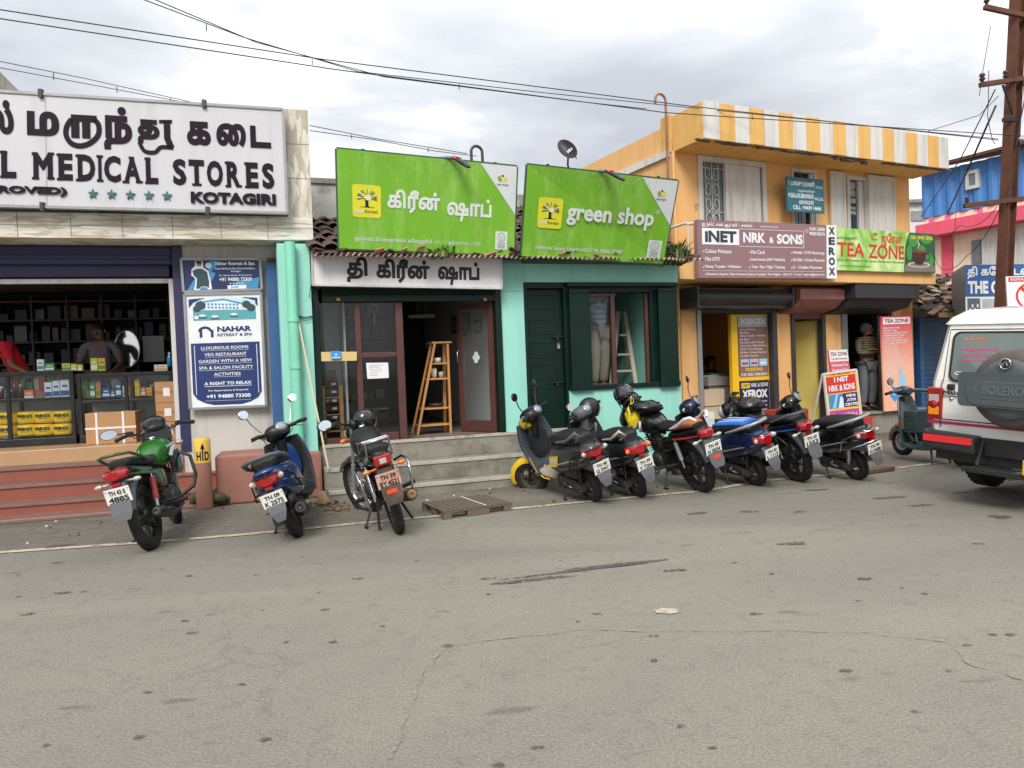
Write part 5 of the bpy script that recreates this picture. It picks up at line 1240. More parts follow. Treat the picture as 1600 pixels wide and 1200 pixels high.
o=panel('fascia_sign','long white painted sign with black Tamil lettering over the shop opening','sign',Q,mat('fascia_white',srgb(214,210,212),.6,var=.04,dirt=.3,dcol=srgb(160,150,150),ds=1.5,streak=True),.19)
mb=MB()
put(mb,Q,'தி',.17,.1,.275,.88,0,.045,.003);put(mb,Q,'கிரீன்',.32,.1,.6,.86,0,.045,.003);put(mb,Q,'ஷாப்',.645,.06,.875,.84,0,.045,.003)
mb.build('lettering',M_BLKP,o,ID4)
mb=MB();e_=.03
for a,b in ((Q.p(.0,.0,.003),Q.p(1,0,.003)),(Q.p(1,0,.003),Q.p(1,1,.003)),(Q.p(0,1,.003),Q.p(0,0,.003))):mb.bar(a,b,.025,.02,up=Q.n)
mb.build('frame',M_WFRM,o,ID4)
# signs of the yellow building
F=YF;NB=-.86
M_MAUV=mat('mauve_print',srgb(140,106,108),.4,var=.12,vs=.8,dirt=.15,dcol=srgb(110,80,84))
Q=pxquad(F,NB,(1091,434.5),(1291.5,435),(1291,351.5),(1089.5,343))
o=panel('service_signboard','wide mauve sign listing printing and payment services on the balcony','sign',Q,M_MAUV,.08)
mb=MB()
put(mb,Q,'ஐ நெட் என்.ஆர்.கே & சன்ஸ்',.03,.88,.4,.96,0,.025);put(mb,Q,'வெற்றிலை சோலை',.46,.9,.6,.94,0,.015)
rect(mb,Q,.03,.58,.3,.86,0,.004);put(mb,Q,'iNET',.05,.62,.28,.82,1,.05,.007)
u0,u1,v0,v1=.3,.81,.555,.87
for (a,b,c,d)in ((u0,v0,u1,v0+.008),(u0,v1-.008,u1,v1),(u1-.004,v0,u1,v1)):rect(mb,Q,a,b,c,d,0,.004)
put(mb,Q,'NRK',.33,.63,.5,.81,0,.045);put(mb,Q,'&',.53,.63,.565,.74,0,.03);put(mb,Q,'SONS',.59,.62,.8,.8,0,.045)
ring(mb,Q,.835,.875,.012,.03,.25,0,.004);put(mb,Q,'91591 28382',.855,.88,.985,.945,0,.03);put(mb,Q,'95005 85676',.855,.795,.985,.86,0,.03)
for j,col in enumerate((('Colour Printout','Mini ATM','Money Transfer / Withdraw'),('Pan Card','Insurance (All Vehicle)','Train / Bus / Flight Ticketing'),('Mobile / DTH Recharge','EB Bills / Online Payment','E - Challan Payment'))):
 for i,t in enumerate(col):
  x=(.05,.39,.72)[j];v=.43-i*.135;disc(mb,Q,x-.012,v+.03,.005,.012,0,.004,8);put(mb,Q,t,x,v,x+min(.262,.0128*len(t)),v+.07,0,.02)
rect(mb,Q,.03,.125,.98,.13,0,.004);put(mb,Q,'Johnstone Square, Near Kamaraj Statue, Kotagiri, The Nilgiris - 643 217.  E-mail : ktginet@gmail.com',.05,.04,.98,.095,0,.018)
mb.build('lettering',[M_WHITEP,flat('ink_slate',srgb(40,54,66))],o,ID4)
Q=pxquad(F,NB,(1292,435),(1307.5,435.5),(1307,351.8),(1291.5,351.6))
o=panel('copy_signboard','narrow white strip with letters stacked vertically between mauve and green boards','sign',Q,M_WHITEP,.08)
mb=MB()
for i,ch in enumerate('XEROX'):put(mb,Q,ch,.18,.82-i*.19,.82,.965-i*.19,0,.05)
mb.build('lettering',flat('ink_slate'),o,ID4)
Q=pxquad(F,NB+.04,(1308,422),(1461.5,426.8),(1461,366),(1308,355.5))
def tea_mat():
 m=mat('tea_board_print',srgb(170,208,110),.4,var=.0)
 t=m.node_tree;n=t.nodes;l=t.links;b=n['Principled BSDF'];co=n.new('ShaderNodeTexCoord');ns=n.new('ShaderNodeTexNoise');ns.inputs['Scale'].default_value=1.6;ns.inputs['Distortion'].default_value=1.5
 l.new(co.outputs['Object'],ns.inputs['Vector']);c=n.new('ShaderNodeValToRGB');c.color_ramp.elements[0].position=.35;c.color_ramp.elements[0].color=(*srgb(122,182,70),1);c.color_ramp.elements[1].position=.62;c.color_ramp.elements[1].color=(*srgb(216,232,170),1)
 l.new(ns.outputs['Fac'],c.inputs[0]);l.new(c.outputs[0],b.inputs['Base Color']);return m
o=panel('tea_signboard','light green tea shop banner with red lettering and a dark cup','sign',Q,tea_mat(),.05)
mb=MB()
poly(mb,Q,[(.66,.0),(.999,.0),(.999,1),(.72,1),(.68,.7)],1,.002)
for cx,cy,rx,ry,m_ in ((.76,.8,.05,.16,2),(.9,.85,.06,.12,2),(.93,.3,.05,.2,2),(.72,.5,.03,.2,2),(.85,.6,.04,.1,2)):disc(mb,Q,cx,cy,rx,ry,m_,.003+cx*.001,14)
poly(mb,Q,[(.66,.02),(.999,.02),(.999,.18),(.68,.2)],3,.0045);disc(mb,Q,.82,.2,.12,.07,4,.005);disc(mb,Q,.82,.2,.1,.045,3,.0056)
poly(mb,Q,[(.745,.53),(.9,.53),(.885,.3),(.85,.2),(.79,.2),(.755,.3)],5,.006);disc(mb,Q,.8225,.53,.078,.035,6,.0066);ring(mb,Q,.91,.4,.03,.1,.3,5,.0062)
poly(mb,Q,[(.79,.58),(.83,.7),(.81,.8),(.84,.92),(.8,.8),(.815,.7)],4,.007)
put(mb,Q,'டீ',.33,.76,.39,.93,7,.02);put(mb,Q,'ஜோன்',.43,.62,.645,.95,7,.02)
put(mb,Q,'TEA',.0,.33,.26,.66,7,.02);put(mb,Q,'ZONE',.3,.31,.665,.65,7,.02)
put(mb,Q,'Over 100 Varieties of Tea, Spices, Homemade Chocolates',.0,.2,.66,.27,8,.01);put(mb,Q,'கோத்தகிரி : ',.0,.72,.2,.8,8,.01);put(mb,Q,'Johnstone Square, Kotagiri',.02,.08,.32,.13,8,.01);put(mb,Q,'Cell : 94431 16766',.73,.84,.97,.94,9,.02)
mb.build('print',[M_WHITEP,flat('deep_green_print',srgb(30,84,52)),flat('leaf_print',srgb(60,140,60)),flat('saucer_print',srgb(120,112,110)),flat('pale_cup_print',srgb(200,190,170)),flat('cup_brown',srgb(56,30,28)),flat('tea_brown',srgb(120,56,30)),P_RED,flat('olive_text',srgb(70,110,60)),P_YEL],o,ID4)
Q=pxquad(F,-.3,(1231,330),(1288.5,333.5),(1286.5,281),(1229,275.5))
o=panel('advocate_signboard','square teal painted board with white Tamil and English lettering between windows','sign',Q,mat('teal_board',srgb(44,104,118),.55,dirt=.2,dcol=srgb(90,130,136)),.04)
mb=MB();put(mb,Q,'M.பாலசுப்ரமணி',.03,.72,.74,.93,0,.02);put(mb,Q,',M.A.,LL.B.,',.77,.72,.97,.79,0,.02);put(mb,Q,'வழக்கறிஞர்',.28,.57,.74,.66,0,.015);put(mb,Q,'M.BALASUBRAMANI',.03,.4,.7,.54,0,.02);put(mb,Q,',M.A.,LL.B.,',.73,.36,.98,.46,0,.02);put(mb,Q,'ADVOCATE',.3,.23,.7,.34,0,.03);put(mb,Q,'CELL : 94439 14646',.14,.07,.9,.19,0,.025)
mb.build('lettering',M_WHITEP,o,ID4)
def grad_mat():
 m=mat('tea_list_print',srgb(226,140,122),.45,var=0)
 t=m.node_tree;n=t.nodes;l=t.links;b=n['Principled BSDF'];co=n.new('ShaderNodeTexCoord');sp=n.new('ShaderNodeSeparateXYZ');l.new(co.outputs['Generated'],sp.inputs[0]);c=n.new('ShaderNodeValToRGB')
 c.color_ramp.elements[0].position=.45;c.color_ramp.elements[0].color=(*srgb(238,176,148),1);c.color_ramp.elements[1].position=.95;c.color_ramp.elements[1].color=(*srgb(196,66,84),1)
 l.new(sp.outputs[2],c.inputs[0]);l.new(c.outputs[0],b.inputs['Base Color']);return m
Q=pxquad(F,-.46,(1382.5,643),(1430,639),(1423.5,493),(1376,494.5))
o=panel('tea_list_board','tall red to peach tea list board standing right of the doorway','sign',Q,grad_mat(),.03)
mb=MB();rect(mb,Q,.06,.915,.95,.985,0,.003);put(mb,Q,'TEA ZONE',.1,.93,.9,.97,1,.03,.006)
for i,t in enumerate(['BEDTIME TEA','GREEN TEA','THULSI GREEN TEA','PEPPERMINT TEA','CARDAMOM TEA','ORANGE PEKOE TEA','GOLDEN TIPS TEA','WHITE TEA','LEMON TEA','OOLONG TEA','MASALA TEA','GINGER TEA','LOCAL BRAND TEA','COFFEE POWDER','GIFT BOX TEA','4 IN 1 TEA','3 IN 1 TEA','DUST TEA','CHASE TEA','DIP TEA','HONEY','SLIM TEA','HOME MADE','CHOCOLATES']):
 v=.868-i*.0268;put(mb,Q,t,.06,v,.06+min(.78,.049*len(t)),v+.0155,0,.02)
poly(mb,Q,[(.18,.16),(.36,.09),(.52,.18),(.34,.26)],2,.003);put(mb,Q,'TEA ZONE',.26,.165,.44,.185,0,.02,.006)
poly(mb,Q,[(.52,.26),(.74,.25),(.72,.36),(.66,.4),(.56,.39),(.5,.33)],3,.003);disc(mb,Q,.57,.425,.06,.03,4,.004);poly(mb,Q,[(.52,.26),(.74,.25),(.78,.2),(.5,.2)],5,.004);disc(mb,Q,.57,.445,.065,.02,3,.005)
put(mb,Q,'TEA ZONE',.35,.07,.6,.09,0,.02);put(mb,Q,'WE CARE',.2,.035,.6,.055,0,.02)
mb.build('print',[M_WHITEP,flat('maroon_print',srgb(130,40,60)),P_BLUE,P_SKY,flat('face_print',srgb(196,180,170)),P_NAVY],o,ID4)
mb=MB();mb.tube([Q.p(.5,1,-.01),Q.p(.5,1.04,-.05)],.012,6);mb.bar(Q.p(.1,0,-.03),Q.p(.1,.98,-.03),.03,.02);mb.bar(Q.p(.9,0,-.03),Q.p(.9,.98,-.03),.03,.02);mb.build('frame',M_LGREY,o,ID4)
Q=pxquad(F,-.5,(1302,612),(1333,609),(1323.5,546),(1294.5,547.5))
o=panel('small_tea_board','small white and pink tea price board behind the red yellow stand','sign',Q,P_PINK,.03)
mb=MB();rect(mb,Q,0,.72,1,1,0,.003);put(mb,Q,'TEA ZONE',.06,.86,.95,.95,1,.02,.006);put(mb,Q,'1 kg 200 Onwards',.08,.75,.92,.81,1,.01,.006)
for i,t in enumerate(('Kannavarai Tea','Kodanad Tea','Riverside Tea','Mesukkurai Tea','Glendale Tea')):put(mb,Q,t,.08,.6-i*.125,.9,.67-i*.125,0,.03)
mb.build('print',[M_WHITEP,flat('maroon_print')],o,ID4)
Q=pxquad(F,-1.15,(1296,668),(1347,662),(1337.5,577.5),(1286.8,584.5))
o=panel('a_frame_board','red yellow and magenta folding pavement board leaning among scooters','sign',Q,flat('stand_yellow',srgb(240,196,52)),.03)
mb=MB();rect(mb,Q,.05,.62,.95,.93,1,.003);put(mb,Q,'I NET',.28,.82,.72,.91,0,.04,.006);put(mb,Q,'NRK & SONS',.1,.655,.9,.77,0,.04,.006)
rect(mb,Q,.07,.34,.5,.6,2,.003);poly(mb,Q,[(.15,.34),(.3,.6),(.36,.6),(.25,.34)],3,.005);poly(mb,Q,[(.33,.34),(.42,.55),(.5,.52),(.5,.34)],0,.0055);rect(mb,Q,.5,.34,.95,.6,4,.003)
for i,t in enumerate(('MINI','ATM','CENTRE')):put(mb,Q,t,.6 if i<2 else .54,.52-i*.08,.88 if i<2 else .94,.575-i*.08,0,.04,.006)
rect(mb,Q,.05,.0,.95,.3,5,.003);put(mb,Q,'கிடா / புடா / விவோடம்',.12,.18,.88,.25,0,.02,.006);put(mb,Q,'மணம் எடுக்க / போடவும்',.08,.06,.92,.13,0,.02,.006);put(mb,Q,'I NET NRK & SONS',.2,.95,.8,.985,1,.01,.006)
mb.build('print',[M_WHITEP,P_RED,P_CYAN,P_SKY,P_DKB,P_MAG],o,ID4)
mb=MB()
for a,b in ((Q.p(1,-.25),Q.p(1,1)),(Q.p(0,-.25),Q.p(0,1)),(Q.p(0,1),Q.p(1,1))):mb.bar(a,b,.03,.03)
bk=F.ey*.45
for u in (0,1):mb.bar(Q.p(u,-.25)+bk,Q.p(u,1)+F.ey*.02,.03,.025)
mb.build('frame',mat('stand_frame_white',srgb(214,206,204),.5),o,ID4)
q0=on_d(1507,440,13.2);BX=Fr((q0 .x,q0 .y),4.0)
Q=Quad(BX.P(1509,492),BX.P(1640,492),BX.P(1640,412),BX.P(1507,414))
o=thing('hotel_sign_box','large grey sided sign box with blue face and white lettering','sign',(Q.bl+Q.br)/2)
mb=MB();d_=(on_d(1486,415,14.6)-Q.tl);mb.prism([Q.bl-Q.n*.001,Q.br-Q.n*.001,Q.tr-Q.n*.001,Q.tl-Q.n*.001],Vector((d_.x,d_.y,0)));mb.build('case',M_LGREY,o,ID4)
mb=MB();rect(mb,Q,0.0,.37,1,1,0,.002);rect(mb,Q,.0,0,1,.36,1,.003);rect(mb,Q,.02,.02,.17,.33,2,.006);rect(mb,Q,.2,.04,.4,.32,3,.005);rect(mb,Q,.45,.04,.6,.32,3,.0052)
for i in range(4):disc(mb,Q,.05+i*.03,.1+(i%2)*.08,.012,.04,1,.008,7)
put(mb,Q,'தி கோல்டன் ரே',.03,.72,.98,.97,1,.03,.006);put(mb,Q,'THE GOLDEN',.03,.42,.82,.68,1,.05,.006)
mb.build('face',[flat('sign_blue',srgb(44,92,150)),M_WHITEP,flat('photo_grey',srgb(90,100,108)),P_GRY],o,ID4)
q0=on_d(1585,455,11.2);BX=Fr((q0 .x,q0 .y),2.0)
Q=Quad(BX.P(1575,486),BX.P(1652,486),BX.P(1649,430),BX.P(1572,432))
o=panel('no_parking_sign','white traffic sign with red crossed circle beside the rusty pole','sign',Q,M_WHITEP,.02)
mb=MB();rect(mb,Q,.04,.84,.96,.97,1,.003);put(mb,Q,'KOTAGIRI TRAFFIC',.08,.87,.92,.94,0,.03,.006);ring(mb,Q,.5,.42,.33,.4,.14,1,.003);rect(mb,Q,.36,.3,.64,.55,2,.003);poly(mb,Q,[(.26,.64),(.31,.7),(.74,.2),(.69,.14)],1,.006)
mb.build('print',[M_WHITEP,P_RED,M_BLKP],o,ID4)
mb=MB();p=Q.p(.5,0,-.03);mb.tube([(p.x,p.y,0),Q.p(.5,.95,-.03)],.03,8);mb.build('post',M_GREYM,o,ID4)
F=GF
Q=pxquad(F,.055,(574,592),(607.5,590.5),(606.5,566.5),(572,567))
o=panel('paper_notice','white printed opening hours notice taped on the shop glass','notice',Q,M_WHITEP,.001)
mb=MB();ink=flat('ink_blue',srgb(70,90,130))
for i,(t,a,b)in enumerate((('Shop Opening Time',.12,.75),('Monday to Saturday',.12,.6),('9.30 am to 6.30 pm',.12,.75),('Sunday 10 am to 5 pm',.2,.7),('Thank you',.12,.5),('Visit again',.12,.5))):put(mb,Q,t,a,.8-i*.125,b,.86-i*.125,0,.01,.002)
mb.build('lettering',ink,o,ID4)
Q=pxquad(F,1.235,(984,556),(1002,554.5),(1002,534.5),(984,535))
o=panel('paper_notice','white notice on the pale screen inside the shuttered window','notice',Q,M_WHITEP,.001);mb=MB()
for i in range(5):put(mb,Q,('Shop Opening Time','9.30 am to 6.30 pm','Sunday 10 am','to 5 pm','Thank you')[i],.12,.78-i*.14,.85,.85-i*.14,0,.01,.002)
mb.build('lettering',ink,o,ID4)
Q=pxquad(F,-.02,(502,564.5),(557.5,563.5),(557.5,549.5),(501,550))
o=panel('beige_name_board','beige strip board across the left glass holding a blue plate','sign',Q,mat('beige_board',srgb(214,186,126),.5),.02)
Q=pxquad(F,-.05,(518,561),(533,560.5),(532.5,548.5),(517,548.5))
mb=MB();mb.prism([Q.bl,Q.br,Q.tr,Q.tl],-Q.n*.02);rect(mb,Q,.1,.1,.9,.25,1,.002);disc(mb,Q,.5,.55,.12,.16,1,.003);mb.build('blue_plate',[P_BLUE,P_LT],o,ID4)
# two wheelers (x forward, y left, z up; origin = rear tyre contact)
def paint(name,col,rough=.28):return mat(name,col,rough,var=.05,vs=3,coat=.6,dirt=.12,dcol=srgb(92,86,78),ds=6)
K_PLB=mat('black_plastic',srgb(19,20,21),.42,var=.1,dirt=.16,dcol=srgb(70,66,60),ds=7)
K_RUB=mat('tyre_rubber',srgb(26,26,26),.8,var=.12,dirt=.35,dcol=srgb(76,70,63),ds=7,bump=.2,bs=70)
K_GRP=mat('grip_rubber',srgb(24,24,25),.8,var=.05)
K_SEAT=mat('seat_vinyl',srgb(20,20,22),.5,var=.08,dirt=.18,dcol=srgb(66,64,62),ds=5,bump=.1,bs=120)
K_GPL=mat('grey_plastic',srgb(84,86,90),.6,var=.06,dirt=.3,dcol=srgb(120,112,100),ds=6)
K_SIL=mat('silver_plastic',srgb(158,160,164),.4,.3,var=.05,dirt=.25,dcol=srgb(120,112,100),ds=6)
K_CHR=mat('chrome',srgb(200,202,206),.14,1.0,var=.05)
K_ENG=mat('engine_alloy',srgb(70,68,66),.5,.6,var=.15,dirt=.6,dcol=srgb(62,54,46),ds=9)
K_DRT=mat('muddy_metal',srgb(70,61,52),.8,.2,var=.25,vs=9,dirt=.6,dcol=srgb(120,100,78),ds=9)
K_RED=mat('red_lens',srgb(150,14,22),.1,var=.05,coat=.6);K_ORG=mat('orange_lens',srgb(214,108,36),.15,var=.05,coat=.5);K_CLR=mat('clear_lens',srgb(172,170,164),.12,var=.05,coat=.6)
K_MIR=mat('mirror_face',srgb(226,232,238),.03,1.0,var=0);K_PLT=mat('plate_white',srgb(224,222,216),.5,var=.05,dirt=.25,dcol=srgb(160,150,134),ds=6);K_INK=mat('plate_ink',srgb(30,30,32),.6,var=0)
K_GLS=mat('visor_glass',srgb(150,156,162),.1,.3,var=.05)
def wheel(parent,c,R,wt,hub,spokes=6,name='wheel',rimmat=None,rows=30,wire_spokes=False,disc_=False,M=None):
 c=Vector(c);ax=(0,1,0)
 mb=MB(M);t=wt/2;r0=R-wt*.85
 prof=[(r0,-t*.62),(r0+wt*.2,-t*.92),(R-wt*.28,-t),(R-wt*.08,-t*.72),(R,-t*.3),(R,t*.3),(R-wt*.08,t*.72),(R-wt*.28,t),(r0+wt*.2,t*.92),(r0,t*.62)]
 mb.lathe(c,ax,prof,40)
 for k in range(rows):
  a=2*PI*k/rows
  for sg in (-1,1):
   a2=a+(.5 if sg>0 else 0)*2*PI/rows
   p=c+Vector((math.sin(a2),0,math.cos(a2)))*(R-.002)+Vector((0,sg*t*.38,0))
   mb.obox(p,(R*2*PI/rows*.55,t*.55,.012),Euler((0,a2,0)).to_matrix())
 ty=mb.build('tyre',K_RUB,parent)
 mb=MB(M);rm=rimmat or K_PLB
 mb.lathe(c,ax,[(r0+.004,-t*.62),(r0-.022,-t*.55),(r0-.026,0),(r0-.022,t*.55),(r0+.004,t*.62)],36)
 mb.lathe(c,ax,[(0,-t*.8),(hub,-t*.75),(hub,t*.75),(0,t*.8)],20)
 if wire_spokes:
  for k in range(32):
   a=2*PI*k/32;b=a+(.5 if k%2 else -.5);y=t*.5*(1 if k%4<2 else -1)
   mb.tube([c+Vector((math.sin(b)*hub*.95,y,math.cos(b)*hub*.95)),c+Vector((math.sin(a)*(r0-.02),0,math.cos(a)*(r0-.02)))],.0035,4)
 elif disc_:
  mb.lathe(c,ax,[(hub,-t*.3),(r0-.02,-t*.15),(r0-.02,t*.15),(hub,t*.3)],30)
  for k in range(5):
   a=2*PI*k/5;
 else:
  for k in range(spokes):
   a=2*PI*k/spokes
   p0=c+Vector((math.sin(a)*hub*.9,0,math.cos(a)*hub*.9));p1=c+Vector((math.sin(a+.16)*(r0-.02),0,math.cos(a+.16)*(r0-.02)))
   mb.bar(p0,p1,.022,.045,up=(0,1,0))
 mb.build('rim',rm,ty)
 return ty
def plate(parent,c,w,h,tilt,lines,bg=None,n=Vector((-1,0,.0)),yaw=0.0):
 """number plate facing backwards; lines = (top text, bottom text)"""
 c=Vector(c);u=Vector((0,-1,0));up=Vector((math.sin(tilt),0,math.cos(tilt)))
 Q=Quad(c-u*w/2-up*h/2,c+u*w/2-up*h/2,c+u*w/2+up*h/2,c-u*w/2+up*h/2)
 mb=MB();mb.prism([Q.bl,Q.br,Q.tr,Q.tl],-Q.n*.006);p=mb.build('number_plate',bg or K_PLT,parent,bevel=.002)
 mb=MB();a,b=lines
 put(mb,Q,a,.17,.56,.83,.87,0,.035,.003);put(mb,Q,b,.1,.12,.9,.46,0,.035,.003)
 for u_ in (.06,.94):disc(mb,Q,u_,.85,.02,.035,0,.003,8)
 mb.build('lettering',K_INK,p)
 return p
def mirror(parent,base,tip,M=None,rx=.062,rz=.045,face=None,metal=K_PLB):
 base,tip=Vector(base),Vector(tip);mb=MB(M)
 mid=base.lerp(tip,.5)+Vector((.02,0,-.01));mb.tube([base,mid,tip],.007,6)
 mb.ell(tip+Vector((.012,0,0)),(.02,rx,rz),None,14,8);o=mb.build('mirror',metal,parent)
 mb=MB(M);k=18;mb.face([tip+Vector((-.0095,rx*.9*math.cos(2*PI*i/k),rz*.9*math.sin(2*PI*i/k)))for i in range(k)]);mb.build('mirror_glass',K_MIR,o)
def place(name,label,cat,rear,front,lean,group=None,wb=1.24,heading=None):
 r=on_z(*rear,0);f=on_z(*front,0);h=R_(heading)if heading is not None else math.atan2(f.y-r.y,f.x-r.x)
 return thing(name,label,cat,r,(-lean,0,h),group)
G_ROW='two wheelers parked along the shop fronts'
def scooter(P,root):
 """P: dict of options"""
 col=P['paint'];R=P.get('R',.215);wb=P.get('wb',1.24);wt=P.get('wt',.095)
 seatc=P.get('seat',K_SEAT);inner=P.get('inner',K_PLB)
 steer=P.get('steer',0.0);sx,sz=.98,.62
 MS=Matrix.Translation((sx,0,0))@Matrix.Rotation(steer,4,'Z')@Matrix.Translation((-sx,0,0))
 wheel(root,(0,0,R),R,wt,.055,3,rimmat=P.get('rim',K_DRT),rows=34)
 wheel(root,(wb,0,R),R,wt*.95,.05,3,rimmat=P.get('rim',K_DRT),rows=34,M=MS)
 mb=MB();mb.loftx([(-.43,.045,.63,.70),(-.40,.1,.56,.735),(-.30,.155,.49,.755),(-.12,.192,.42,.765),(.10,.205,.37,.76),(.28,.2,.33,.74),(.42,.175,.31,.72),(.5,.135,.30,.66)],20,2.9)
 body=mb.build('rear_body',col,root,sub=1)
 mb=MB()
 for sg in (-1,1):mb.tube([(-.36,sg*.125,.60),(-.1,sg*.19,.565),(.2,sg*.2,.50),(.42,sg*.17,.43)],[.004,.009,.011,.006],6)
 mb.build('side_trim',P.get('trim',K_SIL),body)
 if P.get('decal'):
  Q=Quad((.42,.19,.44),(.12,.196,.47),(.10,.19,.62),(.40,.176,.60));mb=MB();poly(mb,Q,[(0,0),(.75,.15),(1,1),(.1,.85)],0,.016);put(mb,Q,P['decal'],.2,.35,.75,.72,1,.04,.019);mb.build('decal',[P.get('decal_col',P_YEL),M_WHITEP],body)
 mb=MB();mb.loftx([(-.28,.08,.73,.81),(-.24,.135,.72,.845),(-.05,.155,.71,.855),(.08,.155,.71,.835),(.25,.165,.70,.83),(.42,.14,.68,.80),(.5,.08,.66,.76)],18,3.0)
 seat=mb.build('seat',seatc,root,sub=1)
 if P.get('seat_top'):
  mb=MB();mb.loftx([(-.22,.1,.82,.858),(-.05,.135,.82,.868),(.08,.135,.81,.848),(.25,.14,.8,.842),(.4,.115,.77,.815)],14,3.0);mb.build('seat_cover',P['seat_top'],seat,sub=1)
 mb=MB();gr=P.get('rail',K_SIL)
 if P.get('rail_kind','loop')=='loop':
  mb.tube([(.06,.185,.75),(-.1,.185,.785),(-.28,.165,.835),(-.37,.1,.855),(-.39,0,.858),(-.37,-.1,.855),(-.28,-.165,.835),(-.1,-.185,.785),(.06,-.185,.75)],[.014,.022,.026,.024,.022,.024,.026,.022,.014],10,flat_=.8)
 else:
  for sg in (-1,1):mb.tube([(.1,sg*.17,.77),(-.15,sg*.17,.8),(-.36,sg*.13,.90),(-.4,sg*.1,.84),(-.3,sg*.13,.79)],[.014,.018,.018,.016,.012],8)
 mb.build('grab_rail',gr,root)
 mb=MB();mb.loftx([(-.44,.055,.60,.685),(-.41,.105,.585,.71),(-.33,.14,.59,.72)],16,3.2);tl=mb.build('tail_lamp',K_RED,root,sub=1)
 for sg in (-1,1):
  mb=MB();mb.ell((-.372,sg*.118,.65),(.06,.026,.032),Euler((0,.1,sg*-.7)).to_matrix());mb.build('indicator',P.get('ind',K_CLR),root)
 mb=MB();mb.loft([[Vector(q)for q in r_]for r_ in ([(-.40,.09,.56),(-.40,-.09,.56),(-.36,-.08,.55),(-.36,.08,.55)],[(-.43,.095,.46),(-.43,-.095,.46),(-.40,-.09,.46),(-.40,.09,.46)],[(-.46,.075,.34),(-.46,-.075,.34),(-.44,-.07,.34),(-.44,.07,.34)],[(-.465,.04,.26),(-.465,-.04,.26),(-.45,-.04,.26),(-.45,.04,.26)])],True,None,False)
 mb.loftx([(-.40,.075,.40,.56),(-.2,.085,.42,.52),(.05,.08,.42,.48)],12)
 mg=mb.build('mudguard',P.get('flap',K_GPL),root,bevel=.004)
 mb=MB();mb.box(-.448,-.43,-.035,.035,.565,.59);mb.build('reflector',K_RED,mg)
 plate(root,(-.452,0,.47),P.get('pw',.2),P.get('ph',.125),-.2,P['plate'],P.get('plate_bg'))
 mb=MB();mb.loftx([(.44,.15,.27,.33),(.55,.175,.255,.31),(.8,.175,.255,.305),(.92,.15,.27,.34)],14,4.5);mb.build('floorboard',P.get('floor',K_PLB),root,sub=1)
 def shield(x_off,th,m,name,wk=1.0,z0=.27,z1=.9,par=root):
  mb=MB(MS if name=='x' else None);rings=[]
  n=9
  for i in range(n):
   t=i/(n-1);z=z0+(z1-z0)*t
   xb=.93+.10*t+(.02*math.sin(PI*t))+x_off
   wv=(.15+.085*math.sin(PI*(.12+.72*t)))*wk
   fr,bk=[],[]
   for j in range(9):
    v=-1+2*j/8;fr.append(Vector((xb+.055*(1-v*v)+th,wv*v,z+.012*(1-v*v))));bk.append(Vector((xb+.045*(1-v*v),wv*v,z)))
   rings.append(fr+bk[::-1])
  mb.loft(rings,True);return mb.build(name,m,par,sub=1)
 shield(-.01,.022,inner,'leg_shield')
 shield(.016,.03,col,'front_apron',1.02,.36,.9)
 if P.get('glove'):
  mb=MB();mb.loftx([(.86,.12,.58,.8),(.95,.17,.56,.86)],12,3.5);mb.build('glove_box',inner,root)
 mb=MB();mb.loftx([(.97,.13,.45,.88),(1.06,.12,.5,.86),(1.13,.085,.56,.8),(1.17,.04,.62,.74)],16,2.4);mb.build('apron_nose',col,root,sub=1)
 mb=MB(MS);rings=[]
 for i in range(11):
  a=R_(-65+165*i/10);rr=R+.04;wv=.062 if 0<i<10 else .04
  p=Vector((wb+math.sin(-a)*rr*-1 if False else wb-math.sin(a)*rr*-1,0,R+math.cos(a)*rr));nn=Vector((math.sin(a),0,math.cos(a)))
  rings.append([p+Vector((0,wv,0))-nn*.05,p+Vector((0,wv,0)),p+Vector((0,wv*.5,0))+nn*.018,p+nn*.022,p-Vector((0,wv*.5,0))+nn*.018,p-Vector((0,wv,0)),p-Vector((0,wv,0))-nn*.05])
 n_=7;vs=[q for r_ in rings for q in r_];mb.add(vs,[(i*n_+j,i*n_+j+1,(i+1)*n_+j+1,(i+1)*n_+j)for i in range(10)for j in range(n_-1)],None,True)
 mb.build('front_fender',P.get('fender',col),root)
 mb=MB(MS)
 for sg in (-1,1):mb.tube([(wb,sg*.07,R),(wb-.13,sg*.06,.55),(wb-.17,sg*.03,.7)],.018,8)
 mb.build('fork',K_PLB,root)
 hz=.99;mb=MB(MS)
 mb.loftx([(.84,.06,hz-.03,hz+.05),(.88,.13,hz-.06,hz+.085),(.95,.16,hz-.09,hz+.1),(1.03,.135,hz-.1,hz+.085),(1.09,.08,hz-.07,hz+.04)],18,2.6)
 mb.tube([(.96,0,hz-.08),(1.0,0,.72)],[.06,.05],12)
 cowl=mb.build('handlebar_cowl',P.get('cowl',col),root,sub=1)
 k_=1.45 if P.get('big_meter')else 1.0
 mb=MB(MS);rq=Euler((0,.5,0)).to_matrix();mb.ell((.86,0,hz+.05),(.035,.075*k_,.055*k_),rq,18,8);mt_=mb.build('meter',P.get('meter',K_GLS),cowl)
 if P.get('big_meter'):
  mb=MB(MS);rings_=[Vector((.86,0,hz+.05))+rq@Vector((-.004,.098*math.cos(2*PI*i/24),.07*math.sin(2*PI*i/24)))for i in range(24)];mb.tube(rings_,.012,6,True);mb.build('meter_rim',K_PLB,mt_)
 mb=MB(MS);mb.ell((1.07,0,hz-.01),(.035,.085,.055),None,14,8);mb.build('head_lamp',K_CLR,cowl)
